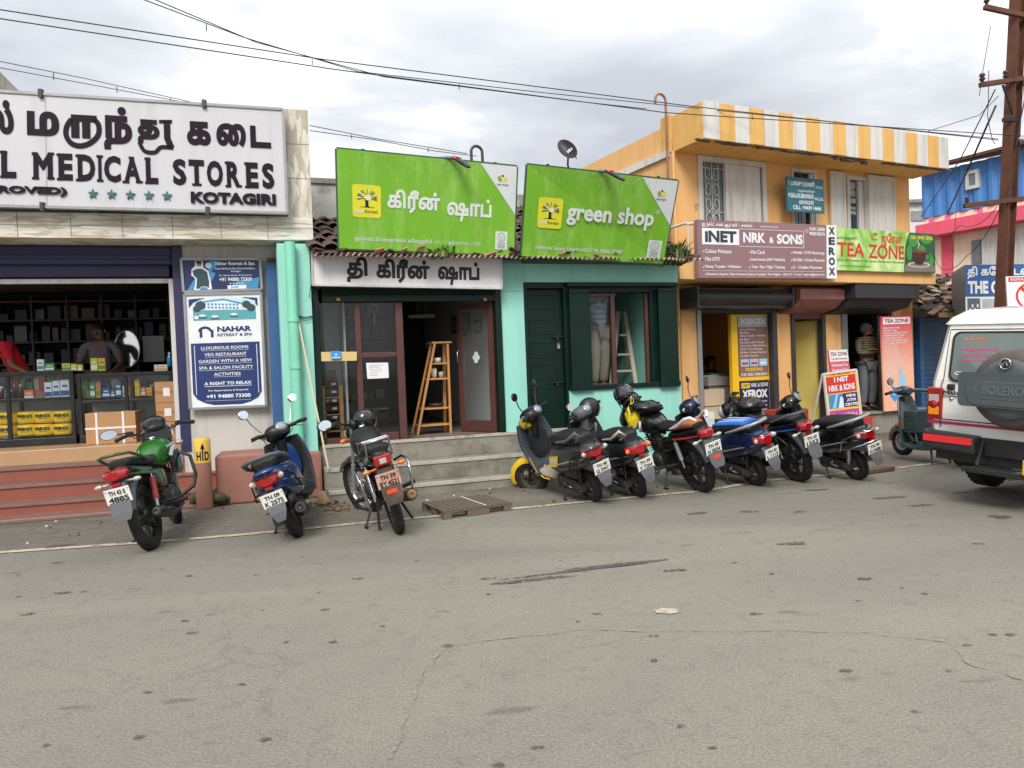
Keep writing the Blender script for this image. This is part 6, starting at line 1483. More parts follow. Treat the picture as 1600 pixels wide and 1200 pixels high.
 for sg in (-1,1):
  mb=MB(MS);g0=Vector((.955,sg*.15,hz+.015));g1=Vector((.915,sg*.27,hz+.03));g2=Vector((.895,sg*.37,hz+.025))
  mb.tube([g0,g1],.018,8);mb.tube([g1,g2],[.02,.021],10);mb.build('handle_grip',K_GRP,root)
  mb=MB(MS);mb.tube([g0+Vector((.03,0,0)),g1+Vector((.04,0,-.005)),g2+Vector((.03,0,-.02))],[.009,.008,.006],6);mb.box(g0 .x+.0,g0 .x+.04,min(g0 .y,g1 .y),max(g0 .y,g1 .y)-.05*(sg>0),hz+.0,hz+.04);mb.build('brake_lever',K_PLB if not P.get('chrome_lever')else K_CHR,root)
  if P.get('mirrors',(1,1))[0 if sg>0 else 1]:
   ml=P.get('mirror_len',.2);mirror(root,(.95,sg*.2,hz+.06),(.93,sg*(.2+ml*.55),hz+.06+ml),MS,metal=P.get('mirror_metal',K_PLB),rx=.058,rz=.05)
 for sg in (-1,1):
  mb=MB(MS);mb.ell((1.0,sg*.15,hz+.0),(.05,.02,.03),Euler((0,0,sg*.5)).to_matrix(),10,6);mb.build('front_indicator',P.get('ind',K_CLR),cowl)
 mb=MB();mb.loftx([(-.06,.05,.17,.27,3,.11),(.08,.06,.16,.32,3,.11),(.3,.055,.17,.33,3,.11),(.42,.04,.2,.31,3,.1)],14);mb.lathe((.36,.09,.25),(0,1,0),[(0,.085),(.07,.08),(.085,.05),(.085,0)],18);mb.lathe((.0,.1,.22),(0,1,0),[(0,.07),(.05,.065),(.065,.03)],16)
 mb.loftx([(.1,.1,.2,.38),(.4,.11,.18,.36),(.5,.06,.2,.3)],12);mb.build('engine',K_ENG,root)
 mb=MB();y=-.145
 mb.tube([(.35,-.08,.2),(.2,y+.02,.18),(.1,y,.2)],.022,8);mb.tube([(.12,y,.2),(.06,y,.225),(-.2,y-.015,.28),(-.3,y-.02,.3)],[.035,.058,.06,.05],14);ex=mb.build('exhaust',P.get('exh',K_PLB),root)
 mb=MB();mb.tube([(.06,y-.045,.25),(-.2,y-.06,.3)],[.03,.035],8,flat_=.4);mb.build('heat_shield',P.get('shield_c',K_GPL),ex)
 mb=MB();mb.lathe((-.30,y-.02,.3),(-.98,0,.15),[(.0,.002),(.02,.002),(.024,.012)],12);mb.build('exhaust_tip',K_ENG,ex)
 mb=MB();p0,p1=Vector((-.06,.12,.26)),Vector((-.14,.11,.5));mb.tube([p0,p1],.014,8)
 for k in range(9):
  c=p0 .lerp(p1,.2+.08*k);mb.lathe(c,p1-p0,[(.016,-.006),(.028,0),(.016,.006)],12)
 mb.build('shock_absorber',P.get('spring',K_PLB),root)
 mb=MB();mb.lathe((-.18,-.09,.38),(0,-1,0),[(.0,.05),(.06,.045),(.07,0)],14);mb.build('air_cleaner',P.get('airbox',K_PLB),root);mb=MB();mb.box(-.1,.2,.1,.165,.34,.44);mb.build('engine_cover',K_PLB,root,bevel=.02)
 fz_=.012+.24*math.tan(P.get('lean',.1));mb=MB();mb.tube([(.33,.16,.24),(.22,.24,fz_)],.011,6);mb.tube([(.24,.24,fz_),(.19,.24,fz_)],.014,6);mb.build('side_stand',K_PLB,root)
 mb=MB();mb.tube([(.05,.15,.2),(.2,.19,.26),(.12,.2,.3),(.08,.24,.31)],.009,6);mb.build('kick_lever',K_CHR if P.get('chrome_lever')else K_SIL,root)
 if P.get('guard'):
  mb=MB();g=P['guard']
  for sg in (-1,1):
   mb.tube([(.38,sg*.2,.45),(.1,sg*.235,.44),(-.25,sg*.2,.50),(-.43,sg*.12,.55),(-.46,0,.56)],.009,6)
   mb.tube([(-.1,sg*.22,.46),(-.16,sg*.2,.6),(-.3,sg*.17,.66),(-.43,sg*.1,.69),(-.46,0,.69)],.008,6)
  mb.build('crash_guard',g,root)
 mb=MB(MS)
 for k in range(4):y=(-.12,-.05,.06,.13)[k];mb.tube([(.95,y*1.6,hz-.02),(1.03,y,hz-.12),(1.06,y*.6,.82)],.005,5)
 mb.build('cables',K_GRP,root)
 return root
def motorcycle(P,root):
 col=P['paint'];R=P.get('R',.305);wb=P.get('wb',1.27);wt=P.get('wt',.095)
 steer=P.get('steer',0.0);sx=.93
 MS=Matrix.Translation((sx,0,0))@Matrix.Rotation(steer,4,'Z')@Matrix.Translation((-sx,0,0))
 ws=P.get('wire',False)
 wheel(root,(0,0,R),R,wt,.07,6,rimmat=P.get('rim',K_PLB),wire_spokes=ws,rows=44)
 wheel(root,(wb,0,R),R,wt*.9,.055,6,rimmat=P.get('rim',K_PLB),wire_spokes=ws,rows=44,M=MS)
 mb=MB()
 for sg in (-1,1):
  mb.tube([(0,sg*.085,R),(.25,sg*.09,.33),(.46,sg*.08,.36)],.02,8);mb.tube([(.46,sg*.1,.36),(.48,sg*.11,.62),(.2,sg*.11,.68),(-.2,sg*.1,.74)],.014,8)
 mb.tube([(.95,0,.82),(.6,0,.72),(.45,0,.68)],.025,8);mb.tube([(.95,0,.78),(.82,0,.5),(.72,0,.3),(.45,0,.26)],.02,8)
 mb.build('frame',K_PLB,root)
 mb=MB();mb.lathe((.02,.1,R),(0,1,0),[(0,0),(.06,0),(.06,.01)],18);mb.bar((0,.1,R+.0),(.45,.1,.36),.02,.1);mb.build('chain_case',P.get('chain',K_PLB),root,bevel=.01)
 mb=MB();mb.loftx([(.36,.1,.27,.45),(.45,.13,.24,.5),(.62,.13,.24,.5),(.74,.1,.26,.42)],14,3.5)
 for k in range(7):
  z=.48+k*.026;mb.obox((.66+k*.012,0,z),(.17,.17,.012),Euler((0,.25,0)).to_matrix())
 for sg in (-1,1):mb.lathe((.55,sg*.1,.36),(0,sg,0),[(0,.06),(.08,.055),(.1,.03),(.1,0)],20)
 mb.obox((.66,0,.57),(.1,.1,.2),Euler((0,.25,0)).to_matrix());mb.build('engine',K_ENG,root)
 y=-.15;mb=MB()
 mb.tube([(.74,-.05,.5),(.82,-.09,.38),(.74,-.12,.26),(.5,y+.01,.235),(.3,y,.24)],.02,10);mb.tube([(.32,y,.24),(.24,y-.01,.255),(-.15,y-.03,.33),(-.2,y-.03,.34)],[.03,.05,.055,.045],16);ex=mb.build('exhaust',P.get('exh',K_PLB),root)
 mb=MB();mb.lathe((-.2,y-.03,.34),(-.97,0,.2),[(.018,.02),(.034,.022),(.04,.01),(.045,0)],16);mb.lathe((-.2,y-.03,.34),(-.97,0,.2),[(0,.004),(.018,.006)],12);mb.build('exhaust_tip',P.get('tip',K_ENG),ex)
 mb=MB();mb.tube([(.2,y-.05,.285),(-.05,y-.07,.33)],[.03,.035],8,flat_=.4);mb.build('heat_shield',P.get('shield_c',K_PLB),ex)
 for sg in (-1,1):
  mb=MB();p0,p1=Vector((.03,sg*.125,R+.03)),Vector((.08,sg*.125,.66));mb.tube([p0,p0 .lerp(p1,.3)],.018,8);mb.tube([p0,p1],.01,8)
  sh_=mb.build('shock_absorber',P.get('shock',K_CHR),root)
  mb=MB()
  for k in range(13):
   c=p0 .lerp(p1,.3+.05*k);mb.lathe(c,p1-p0,[(.02,-.007),(.031,0),(.02,.007)],12)
  mb.build('spring',P.get('spring',K_PLB),sh_)
 mb=MB();mb.loftx([(.42,.07,.72,.83),(.5,.12,.69,.89),(.62,.155,.66,.95),(.76,.165,.66,.975),(.88,.14,.7,.95),(.97,.07,.75,.88)],20,2.5);tank=mb.build('fuel_tank',P.get('tank',col),root,sub=1)
 if P.get('tank_decal'):
  for sg in (-1,1):
   Q=Quad((.5,sg*.185,.72),(.9,sg*.19,.74),(.88,sg*.165,.9),(.52,sg*.165,.86))if sg<0 else Quad((.9,sg*.19,.74),(.5,sg*.185,.72),(.52,sg*.165,.86),(.88,sg*.165,.9))
   mb=MB();poly(mb,Q,[(.05,.35),(.4,.75),(.95,.8),(.6,.55),(.3,.2)],1,.002);poly(mb,Q,[(.1,.1),(.5,.3),(.9,.2),(.5,.12)],0,.003);put(mb,Q,P['tank_decal'],.2,.84,.85,1.0,1,.04,-.004);mb.build('decal',[K_PLB,M_WHITEP],tank)
 mb=MB();mb.lathe((.75,0,.968),(0,0,1),[(.035,0),(.033,.012),(0,.014)],16);mb.build('fuel_cap',K_CHR,tank)
 for sg in (-1,1):
  mb=MB();mb.loftx([(.1,.02,.56,.68,2.6,sg*.12),(.25,.035,.5,.7,2.6,sg*.13),(.4,.03,.48,.68,2.6,sg*.12),(.47,.01,.54,.64,2.6,sg*.11)],14);mb.build('side_panel',P.get('side',col),root,sub=1)
  if P.get('shroud'):
   mb=MB();mb.loftx([(.62,.01,.6,.72,2.6,sg*.15),(.74,.03,.55,.8,2.6,sg*.16),(.88,.03,.56,.82,2.6,sg*.17),(.98,.01,.66,.78,2.6,sg*.15)],14);mb.build('tank_shroud',P['shroud'],root,sub=1)
 mb=MB();mb.loftx([(-.28,.075,.80,.85),(-.22,.115,.785,.875),(-.02,.125,.76,.86),(.1,.125,.745,.825),(.3,.125,.735,.805),(.44,.095,.75,.83),(.5,.06,.78,.84)],18,3.0);seat=mb.build('seat',P.get('seat',K_SEAT),root,sub=1)
 if P.get('seat2'):
  mb=MB();mb.loftx([(-.27,.08,.81,.858),(-.21,.118,.80,.882),(-.02,.129,.77,.868),(.06,.129,.758,.842)],18,3.0);mb.build('pillion_pad',P['seat2'],seat,sub=1)
 mb=MB();mb.loftx([(-.4,.03,.76,.80),(-.36,.075,.7,.82),(-.24,.11,.68,.82),(0,.13,.65,.77),(.2,.12,.64,.74)],18,2.8);mb.build('tail_cowl',P.get('tail',col),root,sub=1)
 if P.get('stripe'):
  for sg in (-1,1):mb=MB();mb.tube([(-.34,sg*.09,.73),(-.15,sg*.127,.7),(.1,sg*.135,.67)],[.004,.012,.01],6);mb.build('stripe',P['stripe'],root)
 mb=MB();rk=P.get('rail_kind','loop')
 if rk=='loop':mb.tube([(.05,.14,.80),(-.12,.15,.85),(-.3,.13,.905),(-.39,.06,.915),(-.4,0,.915),(-.39,-.06,.915),(-.3,-.13,.905),(-.12,-.15,.85),(.05,-.14,.80)],P.get('rail_r',.014),8)
 elif rk=='split':
  for sg in (-1,1):mb.tube([(.08,sg*.14,.80),(-.1,sg*.15,.85),(-.25,sg*.14,.93),(-.33,sg*.11,.945),(-.37,sg*.07,.9)],[.012,.02,.022,.02,.014],8)
 else:
  for z,wv in ((.90,.13),):mb.tube([(.02,.14,.80),(-.05,.14,z),(-.38,wv*.8,z+.02),(-.4,0,z+.02),(-.38,-wv*.8,z+.02),(-.05,-.14,z),(.02,-.14,.80)],.011,8)
  for x in (-.12,-.2,-.28):mb.tube([(x,.12,.905),(x,-.12,.905)],.008,6)
  for sg in (-1,1):mb.tube([(-.38,sg*.1,.92),(-.3,sg*.11,.76)],.01,6)
 mb.build('grab_rail',P.get('rail',K_PLB),root)
 tw=P.get('tail_w',.085)
 if P.get('box_lamp'):
  mb=MB();mb.box(-.44,-.37,-.075,.075,.7,.79);tl=mb.build('tail_lamp',K_RED,root,bevel=.014,seg=3)
  mb=MB();mb.box(-.444,-.43,-.03,.03,.72,.765);mb.build('clear_lens',K_CLR,tl,bevel=.003)
 else:
  mb=MB();mb.loftx([(-.445,tw*.5,.705,.775),(-.42,tw,.69,.79),(-.36,tw*1.1,.7,.8)],16,2.8);mb.build('tail_lamp',K_RED,root,sub=1)
 mb=MB();rings=[]
 for i in range(9):
  a=R_(10+62*i/8);rr=R+.09;p=Vector((-math.sin(a)*rr,0,R+math.cos(a)*rr));nn=Vector((-math.sin(a),0,math.cos(a)));wv=.07
  rings.append([p+Vector((0,wv,0))-nn*.05,p+Vector((0,wv,0)),p+nn*.012,p-Vector((0,wv,0)),p-Vector((0,wv,0))-nn*.05])
 vs=[q for r_ in rings for q in r_];mb.add(vs,[(i*5+j,i*5+j+1,(i+1)*5+j+1,(i+1)*5+j)for i in range(8)for j in range(4)],None,True)
 mb.loft([[Vector((-.40,.06,.68)),Vector((-.40,-.06,.68)),Vector((-.34,-.06,.69)),Vector((-.34,.06,.69))],[Vector((-.43,.085,.56)),Vector((-.43,-.085,.56)),Vector((-.38,-.08,.56)),Vector((-.38,.08,.56))],[Vector((-.465,.085,.42)),Vector((-.465,-.085,.42)),Vector((-.44,-.08,.42)),Vector((-.44,.08,.42))],[Vector((-.475,.06,.36)),Vector((-.475,-.06,.36)),Vector((-.46,-.06,.36)),Vector((-.46,.06,.36))]],True,None,False)
 mg=mb.build('mudguard',P.get('flap',K_PLB),root)
 mb=MB();mb.box(-.462,-.44,-.045,.045,.455,.49)if P.get('low_reflector')else mb.box(-.43,-.4,-.035,.035,.65,.68);mb.build('reflector',K_RED if not P.get('low_reflector')else mat('red_orange_lens',srgb(224,70,48),.2,var=.05),mg)
 plate(root,(-.447,0,.575),P.get('pw',.2),P.get('ph',.13),-.16,P['plate'],P.get('plate_bg'))
 for sg in (-1,1):
  mb=MB();mb.tube([(-.36,sg*.06,.68),(-.37,sg*.13,.675)],.01,6);mb.ell((-.375,sg*.155,.675),(.024,.038,.02),None,12,8);mb.build('indicator',P.get('ind',K_ORG),root)
 mb=MB(MS)
 for sg in (-1,1):mb.tube([(wb,sg*.085,R),(wb-.13,sg*.085,.58)],.024,10);mb.tube([(wb-.13,sg*.085,.58),(wb-.3,sg*.085,.95)],.017,10)
 mb.build('fork',P.get('fork',K_SIL),root)
 mb=MB(MS);rings=[]
 for i in range(11):
  a=R_(-75+125*i/10);rr=R+.025;p=Vector((wb+math.sin(a)*rr,0,R+math.cos(a)*rr));nn=Vector((math.sin(a),0,math.cos(a)));wv=.058
  rings.append([p+Vector((0,wv,0))-nn*.05,p+Vector((0,wv,0)),p+nn*.02,p-Vector((0,wv,0)),p-Vector((0,wv,0))-nn*.05])
 vs=[q for r_ in rings for q in r_];mb.add(vs,[(i*5+j,i*5+j+1,(i+1)*5+j+1,(i+1)*5+j)for i in range(10)for j in range(4)],None,True)
 mb.build('front_fender',P.get('fender',col),root)
 mb=MB(MS)
 if P.get('fairing'):
  mb.loftx([(.9,.12,.9,1.10),(.96,.155,.84,1.12),(1.05,.155,.78,1.08),(1.14,.11,.76,.98),(1.18,.05,.8,.9)],18,2.5);fa=mb.build('headlight_fairing',P['fairing'],root,sub=1)
  mb=MB(MS);mb.loftx([(.885,.08,1.0,1.15),(.93,.125,1.03,1.2),(1.0,.13,1.05,1.17),(1.08,.1,1.0,1.1)],14,2.4);mb.build('fly_screen',P.get('visor',K_PLB),fa,sub=1)
  mb=MB(MS);mb.ell((1.14,0,.88),(.04,.08,.07),None,14,8);mb.build('head_lamp',K_CLR,fa)
  mb=MB(MS);mb.ell((.9,0,1.05),(.03,.09,.05),Euler((0,-.5,0)).to_matrix(),14,6);mb.build('meter',P.get('meter',K_GLS),fa)
 else:
  mb.ell((1.06,0,.9),(.11,.1,.1),None,16,10);fa=mb.build('headlight_shell',P.get('lampshell',K_PLB),root)
  mb=MB(MS);mb.ell((1.12,0,.89),(.07,.092,.092),None,16,8);mb.build('head_lamp',K_CLR,fa)
  for sg in (-1,1):
   mb=MB(MS);mb.lathe((.93,sg*.06,.98),(-.35,0,.9),[(.055,0),(.06,.05),(.05,.06),(0,.062)],16);mb.build('meter',K_PLB,fa)
 mb=MB(MS);bz=P.get('bar_z',1.03)
 L=[(.93,-.36,bz+.0),(.96,-.24,bz+.03),(.98,-.12,bz-.02),(.98,0,bz-.06),(.98,.12,bz-.02),(.96,.24,bz+.03),(.93,.36,bz+.0)]
 mb.tube(L,.012,8);mb.build('handlebar',P.get('bar',K_PLB),root)
 for sg in (-1,1):
  mb=MB(MS);mb.tube([(.955,sg*.25,bz+.028),(.925,sg*.38,bz-.005)],.019,10);mb.box(.93,.985,min(sg*.2,sg*.25),max(sg*.2,sg*.25),bz,bz+.05);mb.build('handle_grip',K_GRP,root)
  mb=MB(MS);mb.tube([(.99,sg*.2,bz+.025),(1.01,sg*.28,bz+.015),(.98,sg*.37,bz-.02)],[.009,.008,.006],6);mb.build('brake_lever',K_PLB,root)
  if P.get('mirrors',(1,1))[0 if sg>0 else 1]:
   mh,mo=P.get('mirror_up',.14),P.get('mirror_out',.14);mirror(root,(.95,sg*.22,bz+.05),(.93,sg*(.22+mo),bz+.05+mh),MS,rx=P.get('mrx',.065),rz=P.get('mrz',.042))
  mb=MB(MS);mb.tube([(1.0,sg*.09,.86),(1.0,sg*.16,.86)],.01,6);mb.ell((1.0,sg*.19,.86),(.026,.042,.026),None,12,8);mb.build('front_indicator',P.get('ind',K_ORG),root)
  mb=MB();mb.tube([(.35,sg*.1,.33),(.36,sg*.2,.33)],.012,6);mb.tube([(.36,sg*.18,.33),(.37,sg*.29,.335)],.02,8);mb.build('foot_peg',K_GRP,root)
  mb=MB();mb.tube([(.1,sg*.12,.38),(.13,sg*.19,.38)],.01,6);mb.tube([(.13,sg*.18,.38),(.13,sg*.28,.385)],.017,8);mb.build('pillion_peg',K_GRP,root)
 if P.get('crash_bar'):
  mb=MB();r_=P.get('crash_r',.014)
  for sg in (-1,1):mb.tube([(.8,sg*.04,.74),(.84,sg*.2,.76),(.84,sg*.28,.7),(.83,sg*.29,.5),(.8,sg*.25,.4),(.72,sg*.06,.3)],r_,8)
  mb.build('crash_bar',P['crash_bar'],root)
 if P.get('leg_guard'):
  mb=MB();g=P['leg_guard'];sides=(1,-1)if P.get('guard_both')else (1,)
  for sg in sides:
   mb.tube([(.2,sg*.14,.62),(.1,sg*.22,.66),(-.15,sg*.235,.66),(-.27,sg*.22,.58),(-.2,sg*.21,.42),(.02,sg*.19,.27),(.2,sg*.16,.3)],.011,8)
   if P.get('guard_bars',True):
    for k in range(3):mb.tube([(-.2+k*.03,sg*.225,.6-k*.08),(.18,sg*.2,.56-k*.08)],.007,6)
  mb.build('leg_guard',g,root)
 fz_=.012+.26*math.tan(P.get('lean',.1));mb=MB();mb.tube([(.42,.12,.28),(.34,.26,fz_)],.012,6);mb.tube([(.36,.26,fz_),(.29,.26,fz_)],.016,6);mb.build('side_stand',K_PLB,root)
 if P.get('centre_stand'):
  mb=MB()
  for sg in (-1,1):mb.tube([(.3,sg*.1,.26),(.12,sg*.16,.06)],.013,6)
  mb.build('centre_stand',K_PLB,root)
 mb=MB(MS)
 for y,e in ((-.24,.1),(-.18,.02),(.17,-.04),(.24,-.1)):mb.tube([(.98,y,bz+.03),(1.08,y*.8,bz-.02),(1.06,e,.86),(.98,e*.6,.72)],.005,5)
 mb.M=ID4;mb.tube([(.9,-.05,.75),(.7,-.09,.6)],.006,5);mb.tube([(.5,.1,.62),(.55,.12,.5),(.6,.1,.42)],.006,5);mb.tube([(.3,-.1,.6),(.1,-.12,.45),(.0,-.11,.34)],.006,5)
 mb.build('cables',K_GRP,root)
 mb=MB();mb.box(.28,.42,-.1,.1,.46,.62);mb.box(.2,.3,-.08,.08,.5,.66);mb.build('battery_box',K_PLB,root,bevel=.015)
 return root
def helmet(p,label,m,visor,rot=(0,0,0),open_=True,name='helmet',gloss=True,M2=None):
 o=thing(name,label,'helmet',p,rot,'helmets hung on the handlebars')
 mb=MB();mb.ell((0,0,0),(.145,.118,.135),None,22,12,cut=-.55);mb.lathe((0,0,-.07),(0,0,1),[(.1,-.0),(.103,-.012),(.095,-.012),(.09,.02)],22);mb.build('shell',m,o)
 mb=MB();rings=[]
 for i in range(7):
  a=R_(-75+150*i/6);rings.append([Vector((math.cos(a)*.152,math.sin(a)*.125,-.055)),Vector((math.cos(a)*.15,math.sin(a)*.124,.02)),Vector((math.cos(a)*.135,math.sin(a)*.112,.06))])
 vs=[q for r_ in rings for q in r_];mb.add(vs,[(i*3+j,i*3+j+1,(i+1)*3+j+1,(i+1)*3+j)for i in range(6)for j in range(2)],None,True);mb.build('visor',visor,o)
 mb=MB();mb.tube([(.02,.11,-.05),(0,.1,-.16),(0,0,-.2),(0,-.1,-.16),(.02,-.11,-.05)],.008,6,flat_=.5);mb.build('strap',K_GRP,o)
 if M2:
  mb=MB()
  for sg in (-1,1):mb.ell((-.02,sg*.07,.045),(.11,.055,.085),Euler((sg*.3,.1,0)).to_matrix(),12,7)
  mb.build('graphics',M2,o)
 return o
def local(root,p):return root_matrix(root)@Vector(p)
# left three
p1=place('motorcycle','black and green motorcycle with round post and red steps behind it','motorcycle',(240,857),(308,818),-R_(0),None,heading=94)
p1 .rotation_euler=(-R_(12),0,R_(99));p1 .scale=(0.97,0.97,0.97);p1['group']=G_ROW
K_GRN=mat('green_flake_paint',srgb(32,98,26),.25,var=.4,vs=5,coat=.5,dirt=.15,dcol=srgb(40,70,40),ds=5)
K_BKP=paint('black_gloss',srgb(14,15,16),.2)
motorcycle(dict(paint=K_BKP,tank=K_GRN,tank_decal='Passion',side=K_BKP,shroud=K_BKP,fairing=K_BKP,visor=mat('dark_visor',srgb(22,24,26),.08,coat=.6),spring=mat('red_spring',srgb(190,84,74),.5),rail=mat('olive_rail',srgb(62,78,50),.4),stripe=K_GRN,flap=K_GPL,ind=K_CLR,tail_w=.1,lean=R_(12),steer=R_(24),meter=K_PLB,mirrors=(1,0),mirror_up=.02,mirror_out=.2,mrx=.085,mrz=.05,crash_bar=K_PLB,crash_r=.018,plate=('TN 43 E','4885'),pw=.205,ph=.135),p1)
p2=place('motor_scooter','blue scooter with grey grab rail facing the mint pillar','scooter',(468,838),(430,800),0,None,heading=97)
p2 .rotation_euler=(-R_(19),0,R_(99));p2 .scale=(0.95,0.95,0.95);p2['group']=G_ROW
K_BLU=paint('metallic_blue',srgb(14,50,104),.22)
scooter(dict(paint=K_BLU,cowl=K_PLB,lean=R_(19),steer=R_(46),rail=K_GPL,mirrors=(1,1),mirror_len=.24,mirror_metal=K_CHR,plate=('TN 09','K 2575'),guard=K_PLB,pw=.21,ph=.13,exh=K_PLB,glove=False),p2)
mb=MB();mb.ell((-.405,0,.725),(.05,.1,.025),None,14,8);mb.build('tail_badge_panel',K_BLU,p2)
p3=place('motorcycle','old black motorcycle with chrome rack and rusty red number plate','motorcycle',(625,832),(576,784),0,G_ROW)
p3 .rotation_euler=(-R_(14),0,R_(107));p3 .scale=(1.0,1.0,1.0)
K_PLR=mat('plate_faded_red',srgb(196,150,134),.6,var=.3,vs=9,dirt=.85,dcol=srgb(220,206,190),ds=9)
motorcycle(dict(paint=K_BKP,tank=K_PLB,rail_kind='rack',rail=K_CHR,box_lamp=True,wire=True,rim=K_CHR,spring=K_CHR,leg_guard=K_CHR,guard_both=True,guard_bars=False,flap=K_DRT,exh=K_DRT,tip=mat('rust_tip',srgb(140,104,66),.7),plate=('TN 39','BY 4521'),plate_bg=K_PLR,low_reflector=True,lean=R_(14),steer=R_(26),mirrors=(1,0),mirror_up=.0,mirror_out=.16,mrx=.08,mrz=.055,pw=.205,ph=.135,centre_stand=True),p3)
helmet(on_d(571,656,local(p3,(.9,0,1.0)).y),'glossy black open helmet resting on the old motorcycle with rack',mat('helmet_black_gloss',srgb(20,21,23),.12,var=.05,coat=.8),mat('helmet_visor_dark',srgb(30,32,36),.1,coat=.6),(.3,.35,R_(60))).scale=(.88,.88,.88)
# right hand row
K_GREY=paint('graphite_paint',srgb(34,36,39));K_NAVY=paint('navy_paint',srgb(14,30,66),.22);K_YELP=mat('yellow_paint',srgb(232,192,30),.35,var=.05,coat=.3,dirt=.2)
r1=place('motor_scooter','black scooter with yellow front fender and torn yellow cowl, first of the right row','scooter',(929,783),(833,762),0,G_ROW)
r1 .rotation_euler=(-R_(18),0,R_(113));r1 .scale=(0.96,0.96,0.96)
scooter(dict(paint=K_GREY,fender=K_YELP,cowl=K_PLB,decal='DIO',floor=mat('dusty_floor',srgb(150,140,124),.8,dirt=.5),inner=mat('slate_plastic',srgb(58,64,74),.5,dirt=.3),rail=K_GPL,rail_kind='split',guard=K_PLB,mirrors=(1,1),mirror_len=.26,plate=('TN 40','Q 2567'),lean=R_(18),steer=R_(42),pw=.2,ph=.13,chrome_lever=True),r1)
mb=MB(Matrix.Translation((.98,0,0))@Matrix.Rotation(R_(38),4,'Z')@Matrix.Translation((-.98,0,0)));mb.loftx([(.98,.165,.86,1.0),(1.05,.16,.82,1.02),(1.12,.09,.84,.98),(1.16,.03,.88,.94)],12);mb.build('yellow_headlamp_cowl',K_YELP,r1,sub=1)
mb=MB();mb.tube([(.93,.175,.3),(1.02,.2,.6),(1.08,.17,.86)],.004,6);mb.tube([(.62,.18,.262),(.75,.185,.262),(.86,.17,.275)],.009,6);mb.build('yellow_trim',K_YELP,r1)
r2=place('motor_scooter','black scooter with orange indicators and split beige rail, second in the right row','scooter',(1000,776),(905,756),0,G_ROW)
r2 .rotation_euler=(-R_(18),0,R_(107));r2 .scale=(0.94,0.94,0.94)
K_BKM=paint('black_paint',srgb(28,32,38))
scooter(dict(paint=K_BKM,cowl=K_GPL,rail=mat('champagne_rail',srgb(190,182,170),.4,.3),rail_kind='split',plate=('TN 39','V 7264'),lean=R_(18),steer=R_(34),mirrors=(1,0),mirror_len=.1,ind=K_ORG,pw=.2,ph=.13),r2)
helmet(on_d(921,638,local(r2,(.97,0,1.0)).y+.12),'plain matt black helmet hung on the grey scooter handlebar',mat('helmet_matt_black',srgb(34,35,37),.4,var=.05),mat('helmet_visor_dark'),(.2,.3,R_(40)))
r3=place('motorcycle','black motorcycle with brown pillion pad and silver split rail, left of blue scooter','motorcycle',(1098,768),(1010,742),0,G_ROW)
r3 .rotation_euler=(-R_(16),0,R_(111));r3 .scale=(0.98,0.98,0.98)
K_BRS=mat('tan_vinyl',srgb(168,92,52),.55,var=.08)
motorcycle(dict(paint=K_BKP,tank=K_BKP,fairing=K_BKP,visor=K_BKP,meter=K_PLB,seat2=K_BRS,rail=mat('white_rail',srgb(206,206,208),.35),rail_kind='split',spring=K_SIL,flap=K_GPL,ind=K_CLR,stripe=mat('red_stripe',srgb(190,40,50),.4),plate=('TN 43','H 0034'),lean=R_(16),steer=R_(50),mirror_up=.19,mirror_out=.05,mrx=.05,mrz=.075,mirrors=(0,0),pw=.205,ph=.135,low_reflector=True),r3)
r4=place('motor_scooter','deep blue scooter with bright blue white striped seat cover','scooter',(1183,758),(1100,735),0,G_ROW)
r4 .rotation_euler=(-R_(17),0,R_(111));r4 .scale=(0.94,0.94,0.94)
scooter(dict(paint=K_NAVY,cowl=K_NAVY,big_meter=True,meter=mat('meter_face',srgb(120,126,130),.12,coat=.5),seat_top=mat('blue_seat_cover',srgb(36,98,190),.5,var=.06),rail=K_SIL,plate=('TN 43','L 1113'),lean=R_(17),steer=R_(48),mirrors=(0,1),mirror_len=.24,pw=.2,ph=.13),r4)
mb=MB()
for y in (-.05,0,.05):mb.tube([(-.15,y,.868),(.05,y*1.1,.857),(.3,y*1.5,.84)],.006,5)
mb.build('seat_stripes',M_WHITEP,r4)
mb=MB();mb.loftx([(-.40,.1,.69,.725),(-.2,.15,.72,.76)],14);mb.build('tail_panel',K_NAVY,r4)
r5=place('motorcycle','black motorcycle with blue tail stripe and chrome handlebar, just right of the blue scooter','motorcycle',(1249,752),(1165,725),0,G_ROW)
r5 .rotation_euler=(-R_(15),0,R_(106));r5 .scale=(0.96,0.96,0.96)
motorcycle(dict(paint=K_BKP,bar=K_CHR,rail=K_GPL,stripe=mat('blue_stripe',srgb(40,90,180),.4),flap=K_GPL,ind=K_CLR,plate=('TN 43','1553'),leg_guard=K_PLB,lean=R_(15),steer=R_(50),mirrors=(1,0),mirror_up=.04,mirror_out=.06,mrx=.05,mrz=.05,pw=.205,ph=.135,rim=K_PLB,spring=K_PLB),r5)
r6=place('motor_scooter','black scooter with chrome rear guard, last before the vintage scooter','scooter',(1341,749),(1270,722),0,G_ROW)
r6 .rotation_euler=(-R_(16),0,R_(105));r6 .scale=(0.93,0.93,0.93)
scooter(dict(paint=K_BKP,rail=K_SIL,guard=K_CHR,plate=('TN 99','H 3408'),lean=R_(16),steer=R_(46),mirrors=(0,1),mirror_len=.24,big_meter=True,meter=mat('meter_face'),pw=.2,ph=.13,exh=K_SIL,spring=K_SIL),r6)
helmet(on_d(975,617,local(r3,(.97,0,1.0)).y),'silver graphic full helmet perched on the handlebar above a yellow bag',mat('helmet_graphite',srgb(40,42,48),.15,coat=.7),mat('helmet_visor_dark'),(.5,-.4,R_(250)),M2=mat('helmet_silver',srgb(150,154,160),.3,.3))
